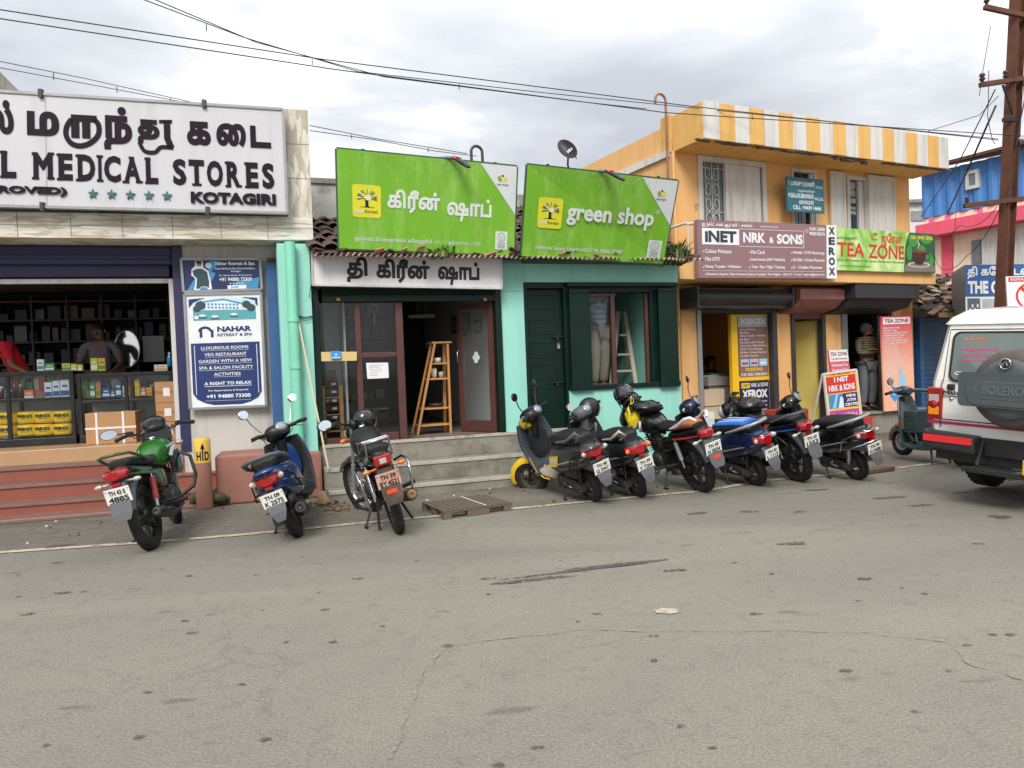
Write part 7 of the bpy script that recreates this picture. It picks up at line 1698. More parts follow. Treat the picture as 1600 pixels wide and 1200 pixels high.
def crumple_bag(p,label,m,sx,sy,sz,name='plastic_bag',seed=1,handle=True,rot=0):
 o=thing(name,label,'bag',p,(0,0,rot));rnd=random.Random(seed);mb=MB();rings=[]
 for i in range(10):
  t=i/9;z=-sz*(1-t);wv=(math.sin(PI*min(1,(t*.8+.12)))**.6)
  if handle and t>.7:wv*=(1-t)*2.6+.25
  rings.append([Vector((sx*wv*math.cos(a)*rnd.uniform(.82,1.1),sy*wv*math.sin(a)*rnd.uniform(.82,1.1),z+rnd.uniform(-.01,.01)))for a in [2*PI*j/18 for j in range(18)]])
 mb.loft(rings,True);mb.build('sack',m,o)
 if handle:mb=MB();mb.tube([(-.02,0,-.02),(-.015,0,.05),(.01,0,.06),(.02,0,-.02)],.008,6,flat_=.5);mb.build('strap',m,o)
 return o
crumple_bag(on_d(988,630,local(r3,(.97,0,1.0)).y-.26),'yellow plastic carrier bag hanging under the graphic helmet',mat('yellow_plastic_bag',srgb(226,200,36),.4,var=.1,vs=9,bump=.4,bs=25),.09,.07,.27,seed=4)
crumple_bag(local(r3,(.66,.0,1.08)),'black crumpled rain cover lying over the motorcycle tank',mat('black_plastic_bag',srgb(28,28,30),.28,var=.1,bump=.7,bs=18),.2,.17,.15,'rain_cover',9,False)
crumple_bag(local(r5,(.6,.0,1.06)),'dark crumpled cover on the tank before the copy shop',mat('black_plastic_bag'),.2,.18,.17,'rain_cover',12,False)
# vintage scooter, seen from its left side, front wheel to the left
vr=on_z(1506,729,0)
vs_=thing('vintage_scooter','dark green vintage steel scooter on its stand beside the white car','scooter',vr,(0,0,R_(108)),G_ROW);vs_.scale=(.94,.94,.94)
K_VES=paint('deep_green_grey',srgb(40,54,58),.25)
R=.2;
wl=(0,0,R+.0);wf_=(1.02,0,R+.05)
VS=Matrix.Translation((.85,0,0))@Matrix.Rotation(R_(-8),4,'Z')@Matrix.Translation((-.85,0,0))
wheel(vs_,wl,R,.09,.06,rimmat=K_SIL,disc_=True);wheel(vs_,wf_,R,.09,.06,rimmat=K_SIL,disc_=True,M=VS)
mb=MB();mb.loftx([(-.34,.08,.36,.5),(-.28,.2,.26,.6),(-.1,.27,.22,.68),(.1,.27,.22,.7),(.25,.2,.26,.68),(.33,.1,.28,.5)],20,2.5);mb.build('rear_body',K_VES,vs_,sub=1)
mb=MB();mb.loftx([(-.3,.1,.7,.76),(-.2,.13,.7,.8),(.1,.13,.7,.79),(.35,.1,.69,.77)],16,3);mb.build('seat',K_SEAT,vs_,sub=1)
mb=MB();mb.loftx([(.3,.2,.2,.26),(.45,.2,.17,.23),(.7,.2,.17,.23),(.8,.2,.19,.27)],14,4);mb.build('floorboard',K_VES,vs_,sub=1)
mb=MB();rings=[]
for i in range(10):
 t=i/9;z=.2+.72*t;xb=.78+.1*t+.05*t*t;wv=.22*(1-.45*t**3)
 rings.append([Vector((xb+.06*(1-v*v)+.02,wv*v,z))for v in [-1+j/5 for j in range(11)]]+[Vector((xb+.06*(1-v*v),wv*v,z))for v in [1-j/5 for j in range(11)]])
mb.loft(rings,True);mb.build('leg_shield',K_VES,vs_)
mb=MB();mb.box(.6,.8,-.18,.18,.42,.72)
for k in range(4):mb.box(.61,.79,.178,.186,.46+k*.06,.49+k*.06)
mb.build('glove_box',K_VES,vs_,bevel=.05,seg=4)
mb=MB(VS);rings=[]
for i in range(11):
 a=R_(-85+175*i/10);rr=R+.045;p=Vector((wf_[0]+math.sin(a)*rr,0,wf_[2]+math.cos(a)*rr));nn=Vector((math.sin(a),0,math.cos(a)));wv=.085*(1-.35*abs(i-5)/5)
 rings.append([p+Vector((0,wv,0))-nn*.09,p+Vector((0,wv,0))-nn*.02,p+Vector((0,wv*.6,0))+nn*.02,p+nn*.03,p-Vector((0,wv*.6,0))+nn*.02,p-Vector((0,wv,0))-nn*.02,p-Vector((0,wv,0))-nn*.09])
v_=[q for r_ in rings for q in r_];mb.add(v_,[(i*7+j,i*7+j+1,(i+1)*7+j+1,(i+1)*7+j)for i in range(10)for j in range(6)],None,True)
mb.build('front_fender',K_VES,vs_)
mb=MB(VS);mb.tube([(.93,0,.86),(.9,0,1.0)],[.05,.06],14);mb.loftx([(.84,.05,.95,1.04),(.9,.09,.93,1.07),(1.0,.1,.92,1.06),(1.05,.09,.93,1.05)],16);
for sg in (-1,1):mb.tube([(.93,sg*.08,1.0),(.9,sg*.22,1.0),(.86,sg*.3,.99)],[.035,.026,.022],10)
mb.build('handlebar',K_VES,vs_,sub=1)
for sg in (-1,1):mb=MB(VS);mb.tube([(.87,sg*.28,.99),(.83,sg*.4,.97)],.022,10);mb.build('handle_grip',K_GRP,vs_)
mb=MB(VS);mb.ell((1.05,0,.99),(.03,.075,.065),None,14,8);mb.build('head_lamp',K_GLS,vs_)
mb=MB();mb.ell((.93,.16,.52),(.03,.02,.03));mb.build('front_indicator',K_ORG,vs_)
mirror(vs_,(.9,.2,1.02),(.93,.24,1.14),VS,.05,.055)
for sg in (-1,1):mb=MB();mb.tube([(.42,sg*.1,.2),(.34,sg*.17,.0)],.014,6);mb.build('centre_stand',K_PLB,vs_)
mb=MB();mb.loftx([(.0,.06,.14,.3),(.35,.06,.12,.28)],10);mb.tube([(.1,-.12,.14),(-.2,-.12,.16)],.04,10);mb.build('engine',K_ENG,vs_)
# white utility car, rear view
t_=R_(62);hv=Vector((math.sin(t_),math.cos(t_),0));lv=Vector((-math.cos(t_),math.sin(t_),0))
tyre=on_z(1545,763,0);O_=tyre-hv*.85-lv*.68
suv=thing('utility_car','white utility car seen from behind with covered spare wheel and red bumper tape','car',O_,(R_(3.0),0,math.atan2(hv.y,hv.x)))
C_W=mat('car_white',srgb(232,230,224),.25,var=.03,coat=.6,dirt=.18,dcol=srgb(176,166,150),ds=2.5,streak=True)
C_B=mat('car_black_plastic',srgb(32,33,34),.5,var=.08,dirt=.25,dcol=srgb(86,80,72),ds=5)
C_G=mat('car_glass_pale_reflection',srgb(92,108,104),.04,var=.25,vs=2,spec=1.0,coat=1.0)  # opaque glass, reflections put into its pale mottled base colour
C_GR=mat('spare_cover_grey',srgb(74,82,84),.35,var=.04,dirt=.2,dcol=srgb(110,106,98),ds=4)
C_RT=mat('red_reflector_tape',srgb(222,44,50),.4,var=.04)
hw,zb,zbl,zr_=.80,.62,1.14,1.86
def hexa(mb,secs):
 rings=[]
 for z,xr,w_,xf in secs:
  rings.append([Vector((xr,-w_+.06,z)),Vector((xr,w_-.06,z)),Vector((xr+.06,w_,z)),Vector((xf-.05,w_,z)),Vector((xf,w_-.06,z)),Vector((xf,-w_+.06,z)),Vector((xf-.05,-w_,z)),Vector((xr+.06,-w_,z))])
 mb.loft(rings,True,None,False)
mb=MB();hexa(mb,[(zb-.02,.0,hw,2.5),(zb+.2,-.015,hw+.015,2.5),(zbl,.0,hw+.01,2.5)]);hexa(mb,[(zb-.02,2.502,hw-.02,3.75),(1.0,2.502,hw-.02,3.75),(1.08,2.502,hw-.06,3.6)])
body=mb.build('body',C_W,suv,bevel=.03,seg=3)
mb=MB();hexa(mb,[(zbl+.002,.0,hw+.005,2.48),(zbl+.55,.09,hw-.075,2.1)]);mb.build('cabin',C_W,suv,bevel=.035,seg=3)
mb=MB();hexa(mb,[(zbl+.552,.07,hw-.055,2.12),(zr_-.1,.12,hw-.09,2.08),(zr_-.03,.22,hw-.18,2.0),(zr_,.5,hw-.4,1.8)]);mb.build('roof',C_W,suv,bevel=.03,seg=3)
def rp(y,z,o=0.0):
 q=max(0,min(1,(z-zbl)/.55));return Vector((.09*q-o,y,z))
Qr=lambda y0,y1,z0,z1,o=.004:Quad(rp(y0,z0,o),rp(y1,z0,o),rp(y1,z1,o),rp(y0,z1,o))
def rounded(u0,v0,u1,v1,r,asp=1.0,k=5):
 pg=[]
 for cx,cy,a0 in ((u1-r,v1-r*asp,0),(u0+r,v1-r*asp,PI/2),(u0+r,v0+r*asp,PI),(u1-r,v0+r*asp,1.5*PI)):
  for i in range(k):a=a0+PI/2*i/(k-1);pg.append((cx+r*math.cos(a),cy+r*asp*math.sin(a)))
 return pg
Wq=Qr(.62,-.62,1.13,1.62,.006)
mb=MB();poly(mb,Wq,rounded(0,0,1,1,.06,2.3),0,.0,.012);sl_=mb.build('window_seal',C_B,suv)
mb=MB();poly(mb,Wq,rounded(.02,.045,.98,.955,.05,2.3),0,.014);gw=mb.build('rear_window',C_G,suv)
mb=MB()
put(mb,Wq,'R.Royal',.1,.8,.26,.88,0,.03,.017);put(mb,Wq,'வாழ்க வளமுடன்',.08,.6,.36,.68,1,.02,.017);put(mb,Wq,'நல்லதே நடக்கும்',.1,.5,.42,.57,1,.02,.017);put(mb,Wq,'என்றும் அன்புடன்',.1,.4,.36,.46,1,.02,.017);put(mb,Wq,'CELL:94891 67420',.05,.14,.45,.21,2,.03,.017);put(mb,Wq,'63743',.18,.06,.32,.12,2,.03,.017);put(mb,Wq,'God is Love',.7,.8,.93,.88,2,.02,.017);put(mb,Wq,'with us',.76,.55,.92,.62,1,.02,.017)
mb.build('window_lettering',[mat('orange_sticker',srgb(226,110,40),.5,var=0),mat('pink_sticker',srgb(226,64,130),.5,var=0),M_WHITEP],gw)
mb=MB();L=lambda *p:mb.tube([Vector(q)for q in p],.005,4)
L((-.02,.68,.68),(-.02,.68,1.1),rp(.67,1.16,.001),rp(.66,1.64,.001),rp(-.66,1.64,.001),rp(-.67,1.16,.001),(-.02,-.68,1.1),(-.02,-.68,.68));L((-.02,.68,.99),(-.02,.2,.99));L((-.02,.66,.76),(-.02,-.66,.76));mb.build('door_seam',C_B,suv)
mb=MB();mb.box(-.035,-.0,.55,.62,1.05,1.11);h_=mb.build('door_handle',C_B,suv,bevel=.012)
mb=MB();mb.lathe((-.018,.58,.965),(-1,0,0),[(.016,-.01),(.016,.004),(0,.005)],12);mb.build('lock',K_CHR,suv)
Qm=Quad((-.02,.66,1.005),(-.02,.3,1.005),(-.02,.3,1.045),(-.02,.66,1.045));mb=MB();put(mb,Qm,'Mahindra',.0,0,.95,1,0,.04,.004);mb.build('badge',C_B,suv)
for sg in (-1,1):
 sp_=lambda x,q:Vector((x,sg*(hw+.012-.078*q),zbl+.55*q))
 for x0,x1 in ((.2,.98),(1.06,1.62),(1.7,2.2)):
  x2=x1-(.22 if x1>2 else 0);Qs=Quad(sp_(x0,.12),sp_(x1,.12),sp_(x2,.88),sp_(x0+.02,.88))
  mb=MB();mb.prism([Qs.bl,Qs.br,Qs.tr,Qs.tl],Vector((0,-sg*.02,0)));mb.build('side_window',C_G,suv)
 mb=MB();y=sg*(hw+.012)
 for x in (1.02,1.66,2.3):mb.tube([(x,y,.68),(x,y,1.13)],.005,4)
 mb.tube([(1.02,y,.68),(2.3,y,.68)],.005,4);mb.build('door_seam',C_B,suv)
mb=MB();mb.prism([(2.47,.66,1.2),(2.47,-.66,1.2),(2.14,-.62,1.64),(2.14,.62,1.64)],(.03,0,.03));mb.build('windscreen',C_G,suv)
for sg in (-1,1):
 mb=MB();y=sg*.74
 mb.box(-.035,.06,y-.075,y+.075,.755,1.07);tl=mb.build('tail_lamp',mat('lamp_red_dark',srgb(150,24,34),.15,coat=.6),suv,bevel=.012)
 mb=MB();mb.box(-.045,-.034,y-.05,y+.05,.93,1.0);mb.build('reverse_lens',K_CLR,tl,bevel=.003)
 mb=MB();mb.box(-.045,-.034,y-.052,y+.052,.8,.88);mb.build('amber_lens',mat('amber_lens',srgb(236,140,30),.2,coat=.5),tl,bevel=.003)
 mb=MB();mb.lathe((-.034,y,.905),(-1,0,0),[(.045,0),(.04,.014),(0,.016)],18);mb.build('round_reflector',K_RED,tl)
mb=MB();mb.box(-.018,.5,-.812,.812,.715,.74);mb.build('side_stripe',mat('magenta_stripe',srgb(176,30,86),.35,var=.05),suv)
mb=MB()
for sg in (-1,1):
 mb.prism([(-.14,sg*.28,.46),(-.14,sg*.78,.48),(-.04,sg*.84,.48),(.3,sg*.84,.48),(.3,sg*.78,.48),(.0,sg*.28,.46)],(0,0,.17))
mb.build('bumper',C_B,suv,bevel=.02)
for sg in (-1,1):
 mb=MB();mb.box(-.15,-.138,sg*.3,sg*.77,.55,.615);mb.build('red_tape',C_RT,suv)
mb=MB();mb.box(-.28,.0,-.3,.3,.33,.36);mb.box(-.29,-.27,-.31,.31,.325,.375);mb.bar((-.1,.27,.36),(0,.27,.6),.03,.04);mb.bar((-.1,-.27,.36),(0,-.27,.6),.03,.04);mb.box(-.02,.0,-.28,.28,.45,.62);mb.build('rear_step',C_B,suv,bevel=.006)
mb=MB();mb.box(.02,3.6,-.74,.74,.36,.64);mb.tube([(.85,-.7,.36),(.85,.7,.36)],.07,10);mb.build('chassis',C_B,suv)
mb=MB();mb.tube([(.3,-.2,.35),(-.06,-.16,.34),(-.26,-.1,.33)],.035,10);mb.build('exhaust',mat('rusty_pipe',srgb(122,116,108),.5,.5,dirt=.4),suv)
mb=MB();mb.box(.5,1.3,.7,.8,.5,.56);mb.build('mud_flap',C_B,suv)
for x in (.85,3.1):
 for sg in (-1,1):wheel(suv,(x,sg*.68,.36),.36,.22,.09,5,rimmat=K_SIL,rows=36)
sc=Vector((-.16,-.06,1.1));SR=.355
mb=MB();mb.lathe(sc,(-1,0,0),[(.2,-.13),(SR-.03,-.13),(SR,-.1),(SR+.004,0),(SR-.02,.06),(SR-.09,.09),(.2,.09)],48)
sp=mb.build('spare_wheel',mat('dusty_tyre',srgb(84,77,70),.85,var=.2,vs=6,dirt=.6,dcol=srgb(112,104,94),ds=5),suv)
mb=MB();mb.lathe(sc,(-1,0,0),[(SR-.07,.05),(SR-.085,.105),(SR-.14,.125),(0,.13)],48);disc_=mb.build('spare_cover',C_GR,sp)
Qc=Quad(sc+Vector((-.128,.40,-.16)),sc+Vector((-.128,-.40,-.16)),sc+Vector((-.128,-.40,.16)),sc+Vector((-.128,.40,.16)))
mb=MB();poly(mb,Qc,rounded(0,0,1,.98,.05,2.4),0,0,.03);poly(mb,Qc,rounded(.1,.06,.9,.93,.12,2.4),0,.03,.008)
poly(mb,Qc,rounded(.19,.24,.81,.74,.1,2.4),1,.038,.004);poly(mb,Qc,rounded(.205,.275,.795,.705,.09,2.4),0,.0425,.002);put(mb,Qc,'BOLERO',.28,.36,.72,.62,1,.03,.0446,.006);poly(mb,Qc,rounded(.93,.35,.955,.65,.01,2),2,.031)
mb.build('cover_band',[C_GR,mat('spare_cover_light',srgb(92,98,100),.35,var=.03),C_B],sp,bevel=.004)
mb=MB();c=sc+Vector((-.132,.0,.235));k=20
mb.lathe(c,(-1,0,0),[(.048,0),(.045,.012),(0,.014)],24);eb=mb.build('emblem',C_B,sp)
mb=MB();mb.lathe(c+Vector((-.012,0,0)),(-1,0,0),[(.05,-.004),(.05,.006),(.041,.006),(.041,-.004)],24)
for sg in (-1,1):mb.tube([c+Vector((-.016,sg*.03,.01)),c+Vector((-.016,sg*.02,-.02)),c+Vector((-.016,sg*.005,.02))],.005,5)
mb.build('emblem_ring',K_CHR,eb)
plate(suv,(-.31,-.12-.28,.44),.34,.13,0,('TN 43','E 4471'),mat('plate_yellow',srgb(226,168,44),.5,var=.05))
# people
SK=mat('brown_skin',srgb(136,94,72),.55,var=.08,vs=9);HAIR_G=mat('grey_hair',srgb(120,116,112),.9,var=.2,vs=30);HAIR_B=mat('black_hair',srgb(22,20,20),.7,var=.2,vs=30)
def skin_mesh(name,verts,edges,mats,parent,root=0,sub=2,smooth=True):
 me=bpy.data.meshes.new(name);me.from_pydata([tuple(v[0])for v in verts],edges,[])
 o=bpy.data.objects.new(name,me);COL.objects.link(o);o.parent=parent
 sk=o.modifiers.new('skin','SKIN');sk.use_smooth_shade=True
 if not me.skin_vertices:me.skin_vertices.new()
 for i,v in enumerate(verts):
  r=v[1];me.skin_vertices[0].data[i].radius=r if isinstance(r,tuple)else (r,r);me.skin_vertices[0].data[i].use_root=(i==root)
 sb=o.modifiers.new('sub','SUBSURF');sb.levels=sb.render_levels=sub
 me.materials.append(mats)
 return o
def person(name,label,loc,rz,J,shirt,trousers,shoes,hair,sleeve=1.0,hair_top=True,moustache=None,jumper=None,skin=None,collar=None,fold=0):
 """J: joints in local coords facing -y: pelvis chest neck head(centre) sh el wr hip kn an with L/R"""
 o=thing(name,label,'person',loc,(0,0,rz));skin=skin or SK
 V={k:Vector(v)for k,v in J.items()}
 fd=(V.get('face')or Vector((0,-1,0))).normalized();up=(V['head']-V['neck']).normalized();rt=up.cross(fd).normalized();fd=rt.cross(up)
 vs,ed,ix=[],[],{}
 def av(k,p,r,to=None):
  ix[k]=len(vs);vs.append((p,r))
  if to is not None:ed.append((ix[to],ix[k]))
 av('pelvis',V['pelvis'],(.12,.10));av('waist',V['pelvis'].lerp(V['chest'],.5),(.125,.1),'pelvis');av('chest',V['chest'],(.15,.11),'waist');av('neckb',V['chest'].lerp(V['neck'],.7),(.08,.07),'chest');av('neck',V['neck'],.052,'neckb')
 h=V['head']
 av('jaw',h-up*.075+fd*.012,(.06,.066),'neck');av('skull',h+up*.01,(.077,.092),'jaw');av('crown',h+up*.075-fd*.012,(.058,.066),'skull')
 for s in 'LR':
  av('sh'+s,V['sh'+s],.058,'neckb');av('el'+s,V['el'+s],.042,'sh'+s);av('wr'+s,V['wr'+s],.027,'el'+s)
  d=V.get('hd'+s)or (V['wr'+s]-V['el'+s]);d=d.normalized();side=d.cross(Vector((0,0,1)));side=side.normalized()if side.length>.1 else Vector((1,0,0))
  nrm=side.cross(d)
  av('pm'+s,V['wr'+s]+d*.055,(.034,.02),'wr'+s)
  for i,(off,ln)in enumerate(((-.03,.062),(-.01,.075),(.01,.07),(.03,.055))):
   b=V['wr'+s]+d*.085+side*off
   av(f'f{s}{i}a',b,.0095,'pm'+s);av(f'f{s}{i}b',b+d*ln*.5-nrm*.008,.0088,f'f{s}{i}a');av(f'f{s}{i}c',b+d*ln*.85-nrm*.03,.0075,f'f{s}{i}b')
  tb=V['wr'+s]+d*.035+side*(.04 if s=='L' else -.04);av('t'+s+'a',tb,.011,'wr'+s);av('t'+s+'b',tb+d*.035+side*(.02 if s=='L' else -.02),.009,'t'+s+'a')
  av('hip'+s,V['hip'+s],.085,'pelvis');av('kn'+s,V['kn'+s],.058,'hip'+s);av('an'+s,V['an'+s],.038,'kn'+s)
  av('toe'+s,V['an'+s]+Vector((0,-.15,-.05)),(.04,.025),'an'+s)
 skin_mesh('body',vs,ed,skin,o)
 mb=MB();mb.ell(h+fd*.098-up*.012,(.014,.02,.024),None,8,6)
 for sg in (-1,1):mb.ell(h+rt*sg*.085-fd*.005,(.014,.022,.033),None,8,6)
 mb.tube([h+fd*.085-up*.055+rt*.022,h+fd*.093-up*.055,h+fd*.085-up*.055-rt*.022],.008,6);mb.build('face_features',skin,o)
 for sg in (-1,1):mb=MB();mb.ell(h+fd*.085+rt*sg*.034+up*.012,(.012,.01,.008),None,8,6);mb.build('eye',mat('eye_dark',srgb(30,26,24),.3,var=0),o)
 rq=Matrix((rt,-fd,up)).transposed()
 mb=MB();mb.ell(h+up*.03-fd*.014,(.094,.108,.094),rq,18,8,cut=.0 if hair_top else -.2)
 mb.ell(h-fd*.035+up*.0,(.088,.08,.075),rq,16,9);mb.build('hair',hair,o)
 if moustache:mb=MB();mb.tube([h+fd*.088-up*.04+rt*.03,h+fd*.1-up*.034,h+fd*.088-up*.04-rt*.03],.009,6);mb.build('moustache',moustache,o)
 g=1.13;vs,ed,ix=[],[],{}
 av('pelvis',V['pelvis']+Vector((0,0,-.05)),(.14,.12));av('waist',V['pelvis'].lerp(V['chest'],.5),(.145,.125),'pelvis');av('chest',V['chest'],(.17,.128),'waist');av('neckb',V['chest'].lerp(V['neck'],.68),(.088,.078),'chest')
 for s in 'LR':
  av('sh'+s,V['sh'+s],.074,'neckb');a,b,c=V['sh'+s],V['el'+s],V['wr'+s]
  if sleeve>=1:av('el'+s,b,.055,'sh'+s);av('wr'+s,b.lerp(c,.9),.042,'el'+s)
  else:av('el'+s,a.lerp(b,.8),.06,'sh'+s)
 skin_mesh('shirt',vs,ed,shirt,o)
 if collar:
  mb=MB();n=V['chest'].lerp(V['neck'],.86)
  for sg in (-1,1):mb.face([n+fd*.07,n+fd*.05+rt*sg*.05+up*.03,n+rt*sg*.075+up*.02,n+fd*.07+rt*sg*.05-up*.05])
  mb.build('collar',collar,o)
 vs,ed,ix=[],[],{}
 av('pelvis',V['pelvis']+Vector((0,0,-.02)),(.135,.115))
 for s in 'LR':av('hip'+s,V['hip'+s],.1,'pelvis');av('kn'+s,V['kn'+s],.083,'hip'+s);av('an'+s,V['an'+s]+Vector((0,0,.02)),.07,'kn'+s)
 skin_mesh('trousers',vs,ed,trousers,o)
 for s in 'LR':
  mb=MB();c=V['an'+s];mb.ell(c+Vector((0,-.06,-.05)),(.05,.135,.05),None,14,8);mb.build('shoe',shoes,o)
 return o
def stand(h=1.65):
 k=h/1.65
 J=dict(pelvis=(0,0,.90),chest=(0,0,1.22),neck=(0,-.005,1.42),head=(0,-.02,1.55),shL=(.19,0,1.34),shR=(-.19,0,1.34),elL=(.25,.02,1.07),elR=(-.25,.02,1.07),wrL=(.25,-.04,.84),wrR=(-.25,-.04,.84),hipL=(.095,0,.85),hipR=(-.095,0,.85),knL=(.1,-.02,.48),knR=(-.1,-.02,.48),anL=(.1,.02,.09),anR=(-.1,.02,.09))
 return {a:Vector(b)*k for a,b in J.items()}
def striped(name,a,b,sc,wave=True):
 m=mat(name,a,.9,var=0);t=m.node_tree;n=t.nodes;l=t.links;bs=n['Principled BSDF'];co=n.new('ShaderNodeTexCoord');wv=n.new('ShaderNodeTexWave');wv.bands_direction='Z';wv.inputs['Scale'].default_value=sc;wv.inputs['Distortion'].default_value=1.2
 l.new(co.outputs['Object'],wv.inputs['Vector']);mi=n.new('ShaderNodeMix');mi.data_type='RGBA';mi.inputs[6].default_value=(*a,1);mi.inputs[7].default_value=(*b,1);r=n.new('ShaderNodeMapRange');r.inputs[1].default_value=.45;r.inputs[2].default_value=.6;l.new(wv.outputs['Fac'],r.inputs[0]);l.new(r.outputs[0],mi.inputs[0]);l.new(mi.outputs[2],bs.inputs['Base Color']);return m
F=YF
J=stand(1.62);J.update(elL=Vector((.27,-.1,1.08)),elR=Vector((-.27,-.1,1.08)),wrL=Vector((-.02,-.235,1.14)),wrR=Vector((.03,-.2,1.1)),hdL=Vector((-1,.25,.15)),hdR=Vector((1,.25,.05)),knL=Vector((.1,-.05,.48)),face=Vector((.55,-.8,-.28)))
mp_=F.P(1355,600,.05);mz=tf+.03
person('person','grey haired man in striped jumper standing in the tea shop doorway with arms folded',Vector((mp_.x,mp_.y,mz)),F.a-.1,J,striped('striped_wool',srgb(62,60,48),srgb(118,112,84),7),mat('grey_trousers',srgb(98,100,108),.9,var=.1),mat('dark_shoe',srgb(30,28,28),.6),HAIR_G,collar=M_WHITEP)
J=stand(1.6)
for k_ in J:J[k_]=J[k_]+Vector((0,0,-.38))
J.update(knL=Vector((.12,-.42,.46)),knR=Vector((-.12,-.42,.46)),anL=Vector((.12,-.4,.09)),anR=Vector((-.12,-.4,.09)),wrL=Vector((.1,-.3,.72)),wrR=Vector((-.1,-.3,.72)),face=Vector((.2,-1,-.5)))
pq=F.W(F.s(1110,600,1.5),1.5,.3)
person('person','dark clothed figure sitting behind the photocopier in the copy shop',pq,F.a+.5,J,mat('dark_shirt',srgb(40,36,38),.9),mat('dark_trousers',srgb(36,36,40),.9),mat('dark_shoe'),HAIR_B)
mb=MB();c=pq+F.ey*.05;mb.obox(c+Vector((0,0,.42)),(.4,.4,.05));mb.obox(c+F.ey*.2+Vector((0,0,.7)),(.4,.04,.4))
for dx,dy in ((-.17,-.17),(.17,-.17),(-.17,.17),(.17,.17)):mb.obox(c+Vector((dx,dy,.2)),(.04,.04,.4))
tag(mb.build('office_chair',C_B,None,ID4),'plain dark chair under the seated figure in the copy shop','chair')
F=GF
J=stand(1.68);J.update(elL=Vector((.3,-.12,1.5)),wrL=Vector((.22,-.2,1.75)),elR=Vector((-.28,-.1,1.2)),wrR=Vector((-.18,-.3,1.3)),face=Vector((0,1,.2)))
pw=F.P(936,560,.75);fz=F.z(938,608,.75)
person('person','man in pale checked shirt and beige trousers standing on a ladder inside the window',Vector((pw.x,pw.y,fz-.02)),F.a+.35,J,striped('check_shirt',srgb(196,206,216),srgb(146,168,196),4),mat('beige_trousers',srgb(168,156,138),.9,var=.12,vs=5),mat('dark_shoe'),HAIR_B)
mb=MB();z0=sill;zt=F.z(952,480,.9)
lad=thing('step_ladder','worn wooden step ladder standing inside the shuttered window','ladder',F.W(F.s(960,560,.9),.9,z0),F.a)
topL=F.W(F.s(971,487,.85),.85,F.z(971,487,.85))
for nm,(fx,fn)in (('front_rail',(946,.4)),('front_rail',(999,.4)),('rear_rail',(950,1.15)),('rear_rail',(990,1.15))):
 mb=MB();a=F.W(F.s(fx,560,fn),fn,z0);b=topL+F.ex*(.05 if fx>970 else -.05)+F.ey*(.05 if fn>1 else 0);mb.bar(a,b,.06,.045);mb.build(nm,mat('grey_timber',srgb(176,168,154),.8,var=.12),lad,ID4,bevel=.004)
for q in (.12,.28,.45,.6,.78):
 mb=MB();a=F.W(F.s(948,560,.5),.5,z0).lerp(topL,q);b=F.W(F.s(995,560,.5),.5,z0).lerp(topL,q);mb.bar(a,b,.1,.03);mb.build('rung',mat('grey_timber'),lad,ID4)
mb=MB();mb.tube([topL+Vector((0,0,-.1))+F.ex*.06,topL+Vector((.02,0,-.24))+F.ex*.08],.04,8);mb.build('green_wrap',mat('green_cloth',srgb(40,110,84),.8),lad,ID4)
mb=MB();pk=fz-sill;a=F.W(F.s(938,600,.75),.75,sill);mb.obox(a+Vector((0,0,pk/2-.03)),(.5,.5,max(.05,pk-.03)),Matrix.Rotation(F.a,3,'Z'));tag(mb.build('window_platform',M_WOOD,None,ID4,bevel=.006),'low wooden platform under the man on the ladder','platform')
F=MF
J=stand(1.66);J.update(face=Vector((-.2,-1,-.25)),wrL=Vector((.2,-.22,.98)),wrR=Vector((-.2,-.22,.98)),elL=Vector((.27,-.02,1.1)),elR=Vector((-.27,-.02,1.1)))
q0=F.P(158,580,2.0);hz_=F.z(158,512,2.0)
person('person','man with moustache in grey shirt standing behind the pharmacy counter',Vector((q0 .x,q0 .y,hz_-1.68+.07)),F.a,J,mat('grey_shirt',srgb(126,116,124),.9,var=.1,vs=6),mat('dark_trousers'),mat('dark_shoe'),HAIR_B,sleeve=.5,moustache=HAIR_B,collar=mat('grey_shirt'))
J=stand(1.62);J.update(chest=Vector((-.14,-.05,1.2)),neck=Vector((-.3,-.09,1.36)),head=Vector((-.41,-.11,1.43)),shL=Vector((-.14,-.2,1.32)),shR=Vector((-.2,.15,1.34)),elL=Vector((-.06,-.28,1.06)),elR=Vector((-.1,.2,1.05)),wrL=Vector((.12,-.3,.96)),wrR=Vector((.05,.05,.95)),face=Vector((-.7,-.3,-.7)))
q0=F.P(38,560,1.75);hz_=F.z(30,528,1.75)
person('person','person in bright red shirt bending over the pharmacy counter',Vector((q0 .x,q0 .y,hz_-1.44)),F.a,J,mat('red_shirt',srgb(216,28,48),.85,var=.06),mat('dark_trousers'),mat('dark_shoe'),HAIR_B,sleeve=.5)
